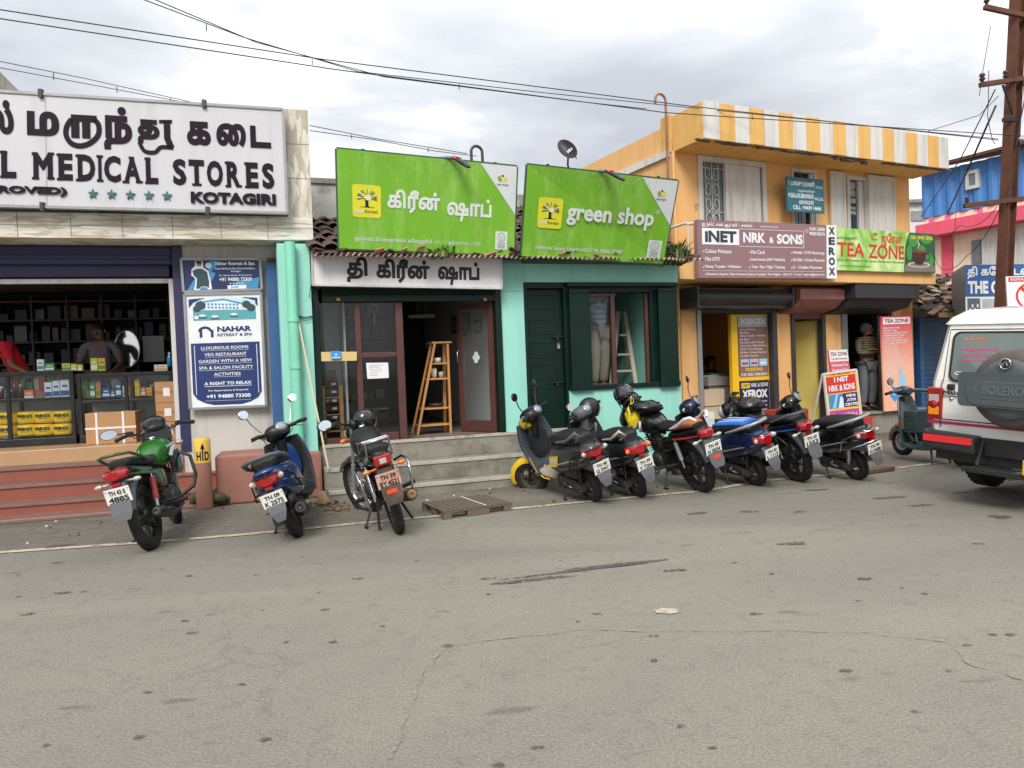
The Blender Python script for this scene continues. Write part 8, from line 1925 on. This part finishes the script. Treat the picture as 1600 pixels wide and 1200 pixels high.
# pharmacy counters and goods
F=MF
flat('box_white',srgb(230,232,234))
nC0=1.15
def counter(px0,px1,label):
 a,b=F.s(px0,640,nC0),F.s(px1,640,nC0);ztop_=F.z((px0+px1)/2,582,nC0)
 o=thing('display_counter',label,'counter',F.W((a+b)/2,nC0,zfl),F.a,'glazed display counters of the pharmacy')
 mb=MB();t=.045;d=.5
 zm=F.z((px0+px1)/2,626,nC0);m_=(a+b)/2
 mb.box(a,b,nC0,nC0+d,zfl+.002,zfl+.1);mb.box(a,b,nC0-.01,nC0+d,ztop_-.05,ztop_)
 for s_ in (a,m_-t/2,b-t):mb.box(s_,s_+t,nC0,nC0+t,zfl+.1,ztop_-.05);mb.box(s_,s_+t,nC0+d-t,nC0+d,zfl+.1,ztop_-.05)
 mb.box(a+t,m_-t/2,nC0+.003,nC0+d-.003,zm-.02,zm+.02);mb.box(m_+t/2,b-t,nC0+.003,nC0+d-.003,zm-.02,zm+.02)
 mb.build('frame',M_BLACK,o,F.M,bevel=.004)
 mb=MB();mb.box(a+t,b-t,nC0+d-.02,nC0+d-.01,zfl+.1,ztop_-.05);mb.build('back_panel',mat('counter_back',srgb(186,188,186),.6),o,F.M)
 mb=MB()
 for x0,x1 in ((a+t,m_-t/2),(m_+t/2,b-t)):
  for z0,z1 in ((zfl+.1,zm-.02),(zm+.02,ztop_-.05)):mb.box(x0,x1,nC0+.012,nC0+.016,z0,z1)
 mb.build('glass',M_GLASS,o,F.M)
 mb=MB();rk_=random.Random(int(px1))
 s_=a+.06
 while s_<b-.12:
  w_=rk_.uniform(.035,.09);h_=rk_.uniform(.16,.33);k_=rk_.choice((1,1,2))
  for q in range(k_):mb.box(s_,s_+w_,nC0+.25+rk_.uniform(0,.04),nC0+.4,zm+.022+q*h_/k_,zm+.02+(q+1)*h_/k_,rk_.randrange(5))
  s_+=w_+rk_.uniform(.004,.03)
 mb.build('stock',[flat('box_white'),flat('stock_blue',srgb(70,120,180)),flat('stock_green',srgb(90,160,100)),flat('stock_cream',srgb(226,214,180)),flat('stock_red',srgb(190,70,70))],o,F.M)['kind']='stuff'
 return a,b,zm,ztop_
cA=counter(-95,117,'left glazed pharmacy counter with yellow packs on its lower shelf')
cB=counter(122,272,'right glazed pharmacy counter with cartons stacked before it')
G_PACK='yellow packs on the lower counter shelf'
M_YP=mat('yellow_pack_film',srgb(255,214,46),.3,var=.06,bump=.3,bs=14)
def pack(px,py,w_,h_,label):
 n=nC0+.14;s_,z_=F.at(px,py,n)
 o=thing('yellow_pack',label,'pack',F.W(s_,n,z_),F.a,G_PACK)
 mb=MB();mb.loftx([(-w_/2,.02,.02,h_-.02),(-w_/2+.03,.1,.004,h_-.004,4),(w_/2-.03,.1,.004,h_-.004,4),(w_/2,.02,.02,h_-.02)],18,3.2);mb.build('film',M_YP,o)
 Q=Quad((-w_*.36,-.104,h_*.48),(w_*.36,-.104,h_*.48),(w_*.36,-.104,h_*.75),(-w_*.36,-.104,h_*.75));mb=MB();put(mb,Q,'FRIENDS',0,0,1,1,0,.04,.002);rect(mb,Q,.2,-.35,.8,-.25,0,.002);mb.build('lettering',M_BLKP,o)
hp_=.165;wp_=.235
for r,(py,nm)in enumerate(((682,'lower row'),(662,'upper row'))):
 for i,(px,pl)in enumerate(((12,'left of the counter post'),(44,'first right of the counter post'),(71,'second right of the counter post'),(100,'third right of the counter post'))):
  pack(px,py-(px-40)*.03,wp_,hp_,f'yellow plastic diaper pack, {nm}, {pl}')
BXC=[flat('box_white'),flat('box_blue',srgb(46,92,160)),flat('box_green',srgb(64,150,84)),flat('box_orange',srgb(228,120,60)),flat('box_red',srgb(190,60,70)),flat('box_lime',srgb(196,206,70)),flat('box_teal',srgb(70,150,160)),flat('box_amber',srgb(232,178,50))]
def mbox(px0,px1,y0_,y1_,n,d,ci,cj,label,grp,name='medicine_box'):
 a,b=F.s(px0,y1_,n),F.s(px1,y1_,n);z0=F.z((px0+px1)/2,y1_,n);z1=F.z((px0+px1)/2,y0_,n)
 o=thing(name,label,'box',F.W((a+b)/2,n,z0),F.a,grp);mb=MB();mb.box(a,b,n,n+d,z0,z1);mb.build('carton',BXC[ci],o,F.M,bevel=.003)
 mb=MB();mb.box(a+.004,b-.004,n-.002,n,z0+(z1-z0)*.15,z0+(z1-z0)*.42);mb.box(a+(b-a)*.2,b-(b-a)*.2,n-.002,n,z0+(z1-z0)*.6,z0+(z1-z0)*.72);mb.build('print',BXC[cj],o,F.M)
shy=lambda px:623-(px-60)*.045
nS=nC0+.1
names=['white','blue','green','orange','red','lime','teal','amber']
for k,(x0,x1,h_,ci,cj,pl)in enumerate([(70,82,26,0,1,'leftmost tall one of the white row'),(83,94,28,0,1,'middle tall one of the white row'),(95,109,29,0,1,'rightmost tall one of the white row'),(38,53,15,3,0,'short one on the left counter shelf'),(55,69,14,4,2,'beside the orange one on the left counter shelf'),(128,140,13,2,4,'first at the left end of the right counter'),(128.2,140.2,26,2,3,'taller, at the left end of the right counter'),(141,149,26,2,0,'second from the left end of the right counter'),(150,158,26,3,2,'third from the left end of the right counter'),(160,172,15,1,0,'short one mid shelf of the right counter'),(173,180,12,1,0,'smallest one mid shelf of the right counter'),(181,190,25,1,0,'tall one left of the middle post'),(192,197,17,0,7,'slim one beside the middle post'),(198,204,18,7,0,'last before the middle post'),(211,219,26,7,5,'tall one right of the middle post'),(220,228,14,3,0,'short one near the right cartons'),(229,238,13,7,3,'next to the stacked cartons')]):
 yb_=shy((x0+x1)/2)+(1 if x0<118 else 3);mbox(x0,x1,yb_-h_,yb_,nS+(.1 if x0==128.2 else 0),.09,ci,cj,f'{names[ci]} medicine box, {names[cj]} print, {pl}','medicine boxes on the counter shelves')
for (x0,x1,h_,ci,cj,pl)in [(97,110,12,5,2,'left end'),(111,120,11,5,0,'second'),(121,129,10,5,0,'third'),(142,153,20,5,0,'tall lime green'),(154,165,20,7,2,'tall amber'),(241,262,10,0,7,'flat pale one by the sanitizer'),(70,85,12,2,0,'dark green one by the red shirt'),(58,69,18,0,6,'white jar like one by the red shirt')]:
 yy=F.z((x0+x1)/2,580,nC0+.15);mbox(x0,x1,579.5-h_,579.5,nC0+.12,.08,ci,cj,f'{names[ci]} box standing on the pharmacy counter top, {pl}','boxes on the counter top')
def bottle(px,py,h_,r,col,cap,label,n=None,grp='bottles on the counter shelf'):
 n=n or nS+.05;s_,z_=F.at(px,py,n);o=thing('medicine_bottle',label,'bottle',F.W(s_,n,z_),0,grp)
 mb=MB();mb.lathe((0,0,0),(0,0,1),[(0,0),(r,0),(r,h_*.65),(r*.45,h_*.8),(r*.45,h_*.85)],14);mb.build('glass',col,o);mb=MB();mb.lathe((0,0,h_*.84),(0,0,1),[(r*.5,0),(r*.5,h_*.16),(0,h_*.16)],12);mb.build('cap',cap,o)
bottle(3,624,.17,.035,mat('maroon_glass',srgb(110,20,44),.15),BXC[0],'maroon syrup bottle at the left photo edge');bottle(11,624,.12,.03,BXC[6],BXC[0],'teal capped bottle beside the maroon syrup');bottle(18,624,.12,.03,BXC[1],BXC[0],'small dark blue bottle on the left shelf');bottle(23,624,.2,.03,mat('amber_glass',srgb(96,62,20),.12),BXC[7],'tall amber bottle by the counter post');bottle(33,624,.2,.028,mat('amber_glass'),BXC[0],'tall brown bottle behind the orange box')
bottle(265.5,573,.2,.035,mat('sanitizer_blue',srgb(60,140,190),.1,coat=.5),BXC[0],'blue sanitizer bottle with white pump at the counter end',nC0+.1,'bottles on the counter')
def carton(px0,px1,y0_,y1_,n,d,label,strap=False,lab=False):
 a,b=F.s(px0,660,n),F.s(px1,660,n);z0,z1=F.z((px0+px1)/2,y1_,n),F.z((px0+px1)/2,y0_,n)
 z0=max(z0,zfl+.002)
 o=thing('cardboard_carton',label,'carton',F.W((a+b)/2,n,z0),F.a,'cardboard cartons before the pharmacy counter');mb=MB();mb.box(a,b,n,n+d,z0,z1-.003);mb.build('carton',M_CARD,o,F.M,bevel=.006)
 mb=MB();zz=(z0+z1)/2
 if strap:
  for s_ in (a+(b-a)*.22,a+(b-a)*.75):mb.box(s_-.012,s_+.012,n-.004,n+d+.004,z0,z1+.002)
  mb.box(a-.003,b+.003,n-.005,n,zz-.012,zz+.012);mb.build('strapping',M_WHITEP,o,F.M)
 else:
  mb.box(a+.002,b-.002,n-.002,n,zz-.02,zz+.02);mb.build('tape',mat('parcel_tape',srgb(160,112,66),.4),o,F.M)
  mb=MB();mb.box(a+(b-a)*.4,a+(b-a)*.72,n-.004,n-.001,z0+(z1-z0)*.3,z0+(z1-z0)*.7);mb.build('paper_label',M_WHITEP,o,F.M)
 return z1
carton(133,212,644,693,.8,.3,'large brown carton bound with white strapping in front of the counter',True)
carton(244,277,596,629,.75,.3,'top carton of the stack by the shop jamb');carton(244.5,278,629,659,.75,.3,'middle carton of the stack by the shop jamb');carton(245,279,659,690,.75,.3,'bottom carton of the stack by the shop jamb')
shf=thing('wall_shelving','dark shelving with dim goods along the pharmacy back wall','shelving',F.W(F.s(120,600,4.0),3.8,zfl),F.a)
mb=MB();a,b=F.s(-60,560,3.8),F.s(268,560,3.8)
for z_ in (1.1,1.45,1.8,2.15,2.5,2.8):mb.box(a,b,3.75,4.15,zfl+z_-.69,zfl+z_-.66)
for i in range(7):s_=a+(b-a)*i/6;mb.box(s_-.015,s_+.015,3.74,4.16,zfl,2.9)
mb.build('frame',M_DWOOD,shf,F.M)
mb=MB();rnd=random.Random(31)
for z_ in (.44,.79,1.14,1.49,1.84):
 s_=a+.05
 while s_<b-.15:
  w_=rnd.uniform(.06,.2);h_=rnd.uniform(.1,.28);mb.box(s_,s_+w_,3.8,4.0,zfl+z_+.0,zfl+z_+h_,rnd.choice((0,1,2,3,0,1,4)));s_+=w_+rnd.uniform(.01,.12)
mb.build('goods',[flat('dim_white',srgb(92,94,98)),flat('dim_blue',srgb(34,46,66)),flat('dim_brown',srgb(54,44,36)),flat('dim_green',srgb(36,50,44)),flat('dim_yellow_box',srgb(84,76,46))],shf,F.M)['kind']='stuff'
mr_=thing('oval_mirror','round bright mirror hanging behind the man in grey shirt','mirror',F.P(199,545,2.6))
mb=MB();k=28;
c0=Vector((0,0,0));fx=F.ex;
pts=[fx*(.17*math.cos(2*PI*i/k))+Vector((0,0,.28*math.sin(2*PI*i/k)))for i in range(k)]
mb.face(pts);mb.build('mirror_glass',mat('dull_mirror',srgb(210,214,218),.08,.95,var=0),mr_);mb=MB();mb.tube([p-F.ey*.01 for p in pts],.012,6,True);mb.build('frame',K_CHR,mr_)
mb=MB();pz=F.P(240,545,2.9);mb.obox(pz,(.3,.02,.4),Matrix.Rotation(F.a,3,'Z'));tag(mb.build('wall_poster',mat('pale_poster',srgb(190,190,192),.5,var=.25,vs=3),None,ID4),'pale picture panel right of the round mirror in the pharmacy','picture')
# green shop interior
F=GF
ls=thing('ladder_shelf','tapered pine ladder shelf standing in the open shop doorway','shelf',F.W(F.s(680,670,.5),.5,sill),F.a)
n=.45;ztl=F.z(690,536,n)
P_=lambda px,py,nn=n:(F.s(px,py,nn),nn,F.z(px,py,nn))
pl0,pl1,pr0,pr1=P_(652,673),P_(679,537),P_(704,669),P_(699,537)
for d in (0,.32):
 for a,b in ((pl0,pl1),(pr0,pr1)):
  mb=MB();a2_=(a[0],a[1]+d,sill+.002);b2_=(b[0],b[1]+d*.6,b[2]);mb.bar(a2_,b2_,.045,.03);mb.build('leg',M_WOOD,ls,F.M,bevel=.004)
mb=MB();mb.box(pl1[0]-.04,pr1[0]+.06,n-.02,n+.3,ztl-.005,ztl+.02);mb.build('top_board',M_WOOD,ls,F.M,bevel=.004)
for y_ in (568,592,638,664):
 zz=F.z(685,y_,n);q=(zz-sill)/(ztl-sill);a=pl0[0]+(pl1[0]-pl0[0])*q;b=pr0[0]+(pr1[0]-pr0[0])*q
 mb=MB();mb.box(a,b,n+.01,n+.31,zz-.012,zz+.012);mb.build('shelf_board',M_WOOD,ls,F.M,bevel=.003)
for (px,y_,w_,h_,col,lb)in ((684,566,.1,.06,BXC[0],'white bowl on the upper board of the ladder shelf'),(679,590,.08,.13,flat('cream_tin',srgb(226,214,180)),'cream tin on the second board of the ladder shelf'),(690,590,.07,.08,flat('grey_jar',srgb(160,170,166)),'small grey jar beside the cream tin'),(682,636,.22,.05,M_DWOOD,'dark tray on the third board of the ladder shelf')):
 s_,z_=F.at(px,y_,n+.1);mb=MB();mb.lathe(F.W(s_,n+.12,z_),(0,0,1),[(0,0),(w_*.42,0),(w_*.5,h_*.6),(w_*.48,h_),(w_*.4,h_),(w_*.38,h_*.3),(0,h_*.25)],16);tag(mb.build('shelf_pot',col,None,ID4),lb,'pot','pots on the ladder shelf')
rk=thing('wooden_rack','brown wooden rack with baskets behind the left glass pane','rack',F.W(F.s(520,640,.5),.5,sill),F.a)
a,b=F.s(505,640,.4),F.s(537,640,.4);mb=MB();mb.box(b-.05,b,.4,.8,sill,F.z(520,603,.4));mb.box(a,a+.03,.4,.8,sill,F.z(520,603,.4))
for y_ in (620,647,673):mb.box(a,b,.4,.8,F.z(520,y_+2,.4),F.z(520,y_,.4))
mb.build('frame',M_WOOD,rk,F.M)
for y_ in (618,644,670):
 for k in range(2):mb=MB();zz=F.z(520,y_,.4);mb.box(a+.035,b-.055,.42,.7,zz+.005+k*.1,zz+.09+k*.1);mb.box(b-.14,b-.08,.41,.42,zz+.03+k*.1,zz+.06+k*.1,1);mb.build('basket',[M_DWOOD,M_WHITEP],rk,F.M,bevel=.006)
mb=MB();mb.box(F.s(537,560,.5),F.s(540,560,.5),.4,.9,sill,2.6);mb.box(F.s(508,560,.9),F.s(537,560,.9),.9,.95,sill,2.7);mb.build('white_partition',mat('whitewash'),gs)
mb=MB();ps=F.P(517,596,.85);mb.obox(ps,(.14,.02,.3),Matrix.Rotation(F.a,3,'Z'));tag(mb.build('hanging_print',mat('tan_print',srgb(150,136,96),.7,var=.4,vs=25),None,ID4),'small tan printed panel hung on the white partition','picture')
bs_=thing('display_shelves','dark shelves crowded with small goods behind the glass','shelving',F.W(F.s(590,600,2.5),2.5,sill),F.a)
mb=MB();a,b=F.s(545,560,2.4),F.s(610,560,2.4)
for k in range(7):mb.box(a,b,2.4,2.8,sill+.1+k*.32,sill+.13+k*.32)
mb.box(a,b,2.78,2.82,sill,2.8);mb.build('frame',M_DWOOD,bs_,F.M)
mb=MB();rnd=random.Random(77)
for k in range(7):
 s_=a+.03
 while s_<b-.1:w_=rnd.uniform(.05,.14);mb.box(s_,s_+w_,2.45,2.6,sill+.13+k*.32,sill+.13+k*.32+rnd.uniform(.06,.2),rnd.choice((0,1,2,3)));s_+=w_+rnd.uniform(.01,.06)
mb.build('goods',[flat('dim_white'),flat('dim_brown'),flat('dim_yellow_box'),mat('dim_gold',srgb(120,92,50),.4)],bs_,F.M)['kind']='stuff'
for px,(y0_,y1_)in ((712,(494,520)),(722,(488,524)),(740,(498,520))):
 mb=MB();s_=gB-.0;nn={712:2.2,722:1.5,740:.9}[px];z0,z1=F.z(px,y1_,nn),F.z(px,y0_,nn);mb.box(gB-.02,gB+.019,nn,nn+.3,z0,z1);mb.box(gB-.022,gB-.02,nn+.03,nn+.27,z0+.04,z1-.04,1)
 tag(mb.build('framed_certificate',[M_BLACK,mat('dim_paper',srgb(150,146,136),.6)],None,F.M),{712:'farthest',722:'middle',740:'nearest'}[px]+' framed certificate on the white side wall of the green shop','picture','frames on the shop side wall')
sf=thing('ceiling_hanger','dim scale and tassels hanging from the dark shop ceiling','hanging scale',F.W(F.s(660,500,2.2),2.2,2.2))
mb=MB()
for dx in (-.1,-.06,0,.06,.1):mb.tube([(dx,0,.85),(dx*.8,0,.2)],.006,5)
mb.build('cords',M_LGREY,sf);mb=MB();mb.obox((0,0,.12),(.4,.2,.05));mb.build('pan',M_LGREY,sf)
orn=thing('gold_ornament','small gold star ornament hanging in the glazed shop front','ornament',F.P(584,483,.2));mb=MB()
for k in range(8):a=2*PI*k/8;mb.tube([Vector((0,0,0))+F.ex*.03*math.cos(a)+Vector((0,0,.03*math.sin(a))),F.ex*.09*math.cos(a)+Vector((0,0,.09*math.sin(a))),F.ex*.06*math.cos(a+.4)+Vector((0,0,.06*math.sin(a+.4)))],.007,5)
mb.tube([(0,0,.09),(0,0,.5)],.003,4);mb.tube([(0,0,-.09),(0,0,-.2)],.006,5);mb.build('star',mat('gold_brass',srgb(180,140,70),.3,.8),orn)
# loose things outside
mb=MB();a=F.P(513,732,-.42);b=F.P(466,500,-.19);mb.tube([a,b],.012,8);tag(mb.build('leaning_stick',mat('pale_stick',srgb(206,196,160),.6,var=.08),None,ID4),'long pale stick leaning against the mint drain pipe','stick')
mb=MB();c=F.P(477,478,-.13)
for k in range(3):mb.tube([c+F.ex*(.13+.02*k)*math.cos(t)+Vector((0,0,(.17-.02*k)*math.sin(t)))+F.ey*.01*k for t in [R_(-200+250*i/16)for i in range(17)]],.004,5)
mb.tube([c+Vector((0,0,.1))+F.ex*.05,c+F.ex*.12+Vector((0,0,.5)),c+F.ex*.2+Vector((0,0,.8))],.004,5)
tag(mb.build('loose_cable',M_WIRE,None,ID4),'loop of loose black cable on the mint pillar','cable')
pa,pb_,pc_,pd=on_z(667,775,.13),on_z(693,792,.13),on_z(800,778,.13),on_z(770,765,.13)
ex_=(pc_-pb_);wp=ex_.length;ex_.normalize();ey_=Vector((-ex_.y,ex_.x,0))
pal=thing('wooden_pallet','low grey slatted wooden pallet lying before the shop steps','pallet',Vector((pb_.x,pb_.y,0)),(0,0,math.atan2(ex_.y,ex_.x)));pal.scale=(1,1,.72)
M_PAL=mat('grey_pallet_wood',srgb(104,92,77),.85,var=.2,vs=5,dirt=.4,dcol=srgb(70,62,54),ds=5)
dp_=.62
for k in range(14):mb=MB();x=.002+k*(wp-.05)/13;mb.box(x,x+.036,0,dp_,.105,.125);mb.build('slat',M_PAL,pal,bevel=.003)
for y in (0.0,dp_/2-.04,dp_-.08):
 mb=MB();mb.box(0,wp,y+.004,y+.076,.085,.104);mb.build('runner',M_PAL,pal)
 for x in (.0,.26,wp/2-.04,wp-.34,wp-.09):mb=MB();mb.box(x,x+.085,y+.006,y+.074,.002,.084);mb.build('foot_block',M_PAL,pal,bevel=.004)
mb=MB();mb.tube([(wp*.6,-.02,.13),(wp*.6,dp_,.128)],.006,5);mb.build('white_cord',M_WHITEP,pal)
mb=MB();q=on_z(1368,738,.0);mb.obox(q+Vector((0,0,.03)),(.5,.16,.05),Matrix.Rotation(R_(25),3,'Z'));tag(mb.build('timber_offcut',mat('damp_timber',srgb(96,76,64),.8,var=.2),None,ID4,bevel=.006),'dark timber offcut on the ground behind the last black scooter','timber')
mb=MB();rnd=random.Random(2)
for k in range(90):
 x,y=rnd.uniform(-40,1500),rnd.uniform(0,1);py=850-x*.08+rnd.uniform(-28,4);q=on_z(x,py,.004);r=rnd.uniform(.006,.02);mb.ell(q+Vector((0,0,r*.5)),(r,r*rnd.uniform(.6,1.3),r*.7),None,6,4,rnd.choice((0,0,1,2)))
tag(mb.build('road_grit',[mat('grit_grey',srgb(120,112,102),.9),mat('grit_pale',srgb(190,184,172),.9),mat('grit_brown',srgb(96,76,56),.9)],None,ID4),'scattered grit and litter along the shoulder line','grit',kind='stuff')
mb=MB()
for k in range(70):
 q=on_z(rnd.uniform(485,545),rnd.uniform(786,800),.004);a=rnd.random()*6;r=rnd.uniform(.015,.045);mb.face([q+Vector((r*math.cos(a+t),r*.5*math.sin(a+t),.006+rnd.uniform(0,.03)))for t in (0,1.4,3.1,4.6)],rnd.choice((0,1)))
tag(mb.build('leaf_litter',[mat('dry_leaf',srgb(126,96,64),.9),mat('dark_leaf',srgb(58,46,36),.9)],None,ID4),'dry leaf litter at the foot of the mint pillar','leaves',kind='stuff')
mb=MB();q=on_z(505,790,0)
mb.loft([[q+Vector((rx*math.cos(t)*(1+.3*math.sin(3*t+z*30)),ry*math.sin(t),z))for t in [2*PI*i/14 for i in range(14)]]for rx,ry,z in ((.06,.05,.004),(.07,.05,.05),(.045,.04,.11),(.03,.02,.16))]);tag(mb.build('paper_sack',mat('kraft_sack',srgb(186,152,108),.85,var=.12,bump=.5,bs=14),None,ID4),'crumpled tan sack on the ground beside the blue scooter','sack')
M_LF=mat('roof_plant_green',srgb(74,108,44),.7,var=.35,vs=12);M_LF2=mat('roof_plant_dark',srgb(48,74,34),.75,var=.3,vs=12);M_LF3=mat('dry_grass',srgb(150,140,80),.8,var=.2)
def plant(c,n_,h_,sp,label,seed,nm='roof_plant'):
 o=thing(nm,label,'plant',c,0,'plants growing on the roof edge');rnd=random.Random(seed)
 mb=MB()
 for k in range(n_):
  a=rnd.random()*2*PI;r=rnd.uniform(.0,sp);b=Vector((r*math.cos(a),r*.5*math.sin(a),0));d=Vector((math.cos(a),math.sin(a),0));hh=h_*rnd.uniform(.4,1.1);w_=rnd.uniform(.008,.02);bend=rnd.uniform(.2,.9)*hh
  s_=Vector((-d.y,d.x,0))*w_;p0,p1,p2=b,b+d*bend*.35+Vector((0,0,hh*.7)),b+d*bend+Vector((0,0,hh))
  mb.add([p0-s_,p0+s_,p1+s_,p1-s_,p2],[(0,1,2,3),(3,2,4)],rnd.choice((0,0,1,2)),False)
 mb.build('foliage',[M_LF,M_LF2,M_LF3],o)
 mb=MB()
 for k in range(6):a=rnd.random()*6;mb.tube([(0,0,-.03),(sp*.3*math.cos(a),sp*.3*math.sin(a),h_*.4),(sp*.6*math.cos(a),sp*.5*math.sin(a),h_*.7)],.006,4)
 mb.build('stem',M_LF2,o)
F=GF
plant(F.P(1052,412,-.25),190,.3,.26,'bushy green plant sprouting beside the English billboard and yellow wall',1);plant(F.P(1034,414,-.3),90,.24,.15,'spiky green tuft under the billboard corner',2)
plant(F.P(690,402,-.42),46,.14,.14,'dry grass tuft on the eave under the Tamil billboard',3)
plant(F.P(700,399,-.36),30,.12,.1,'small weed beside the dry grass on the eave',4)
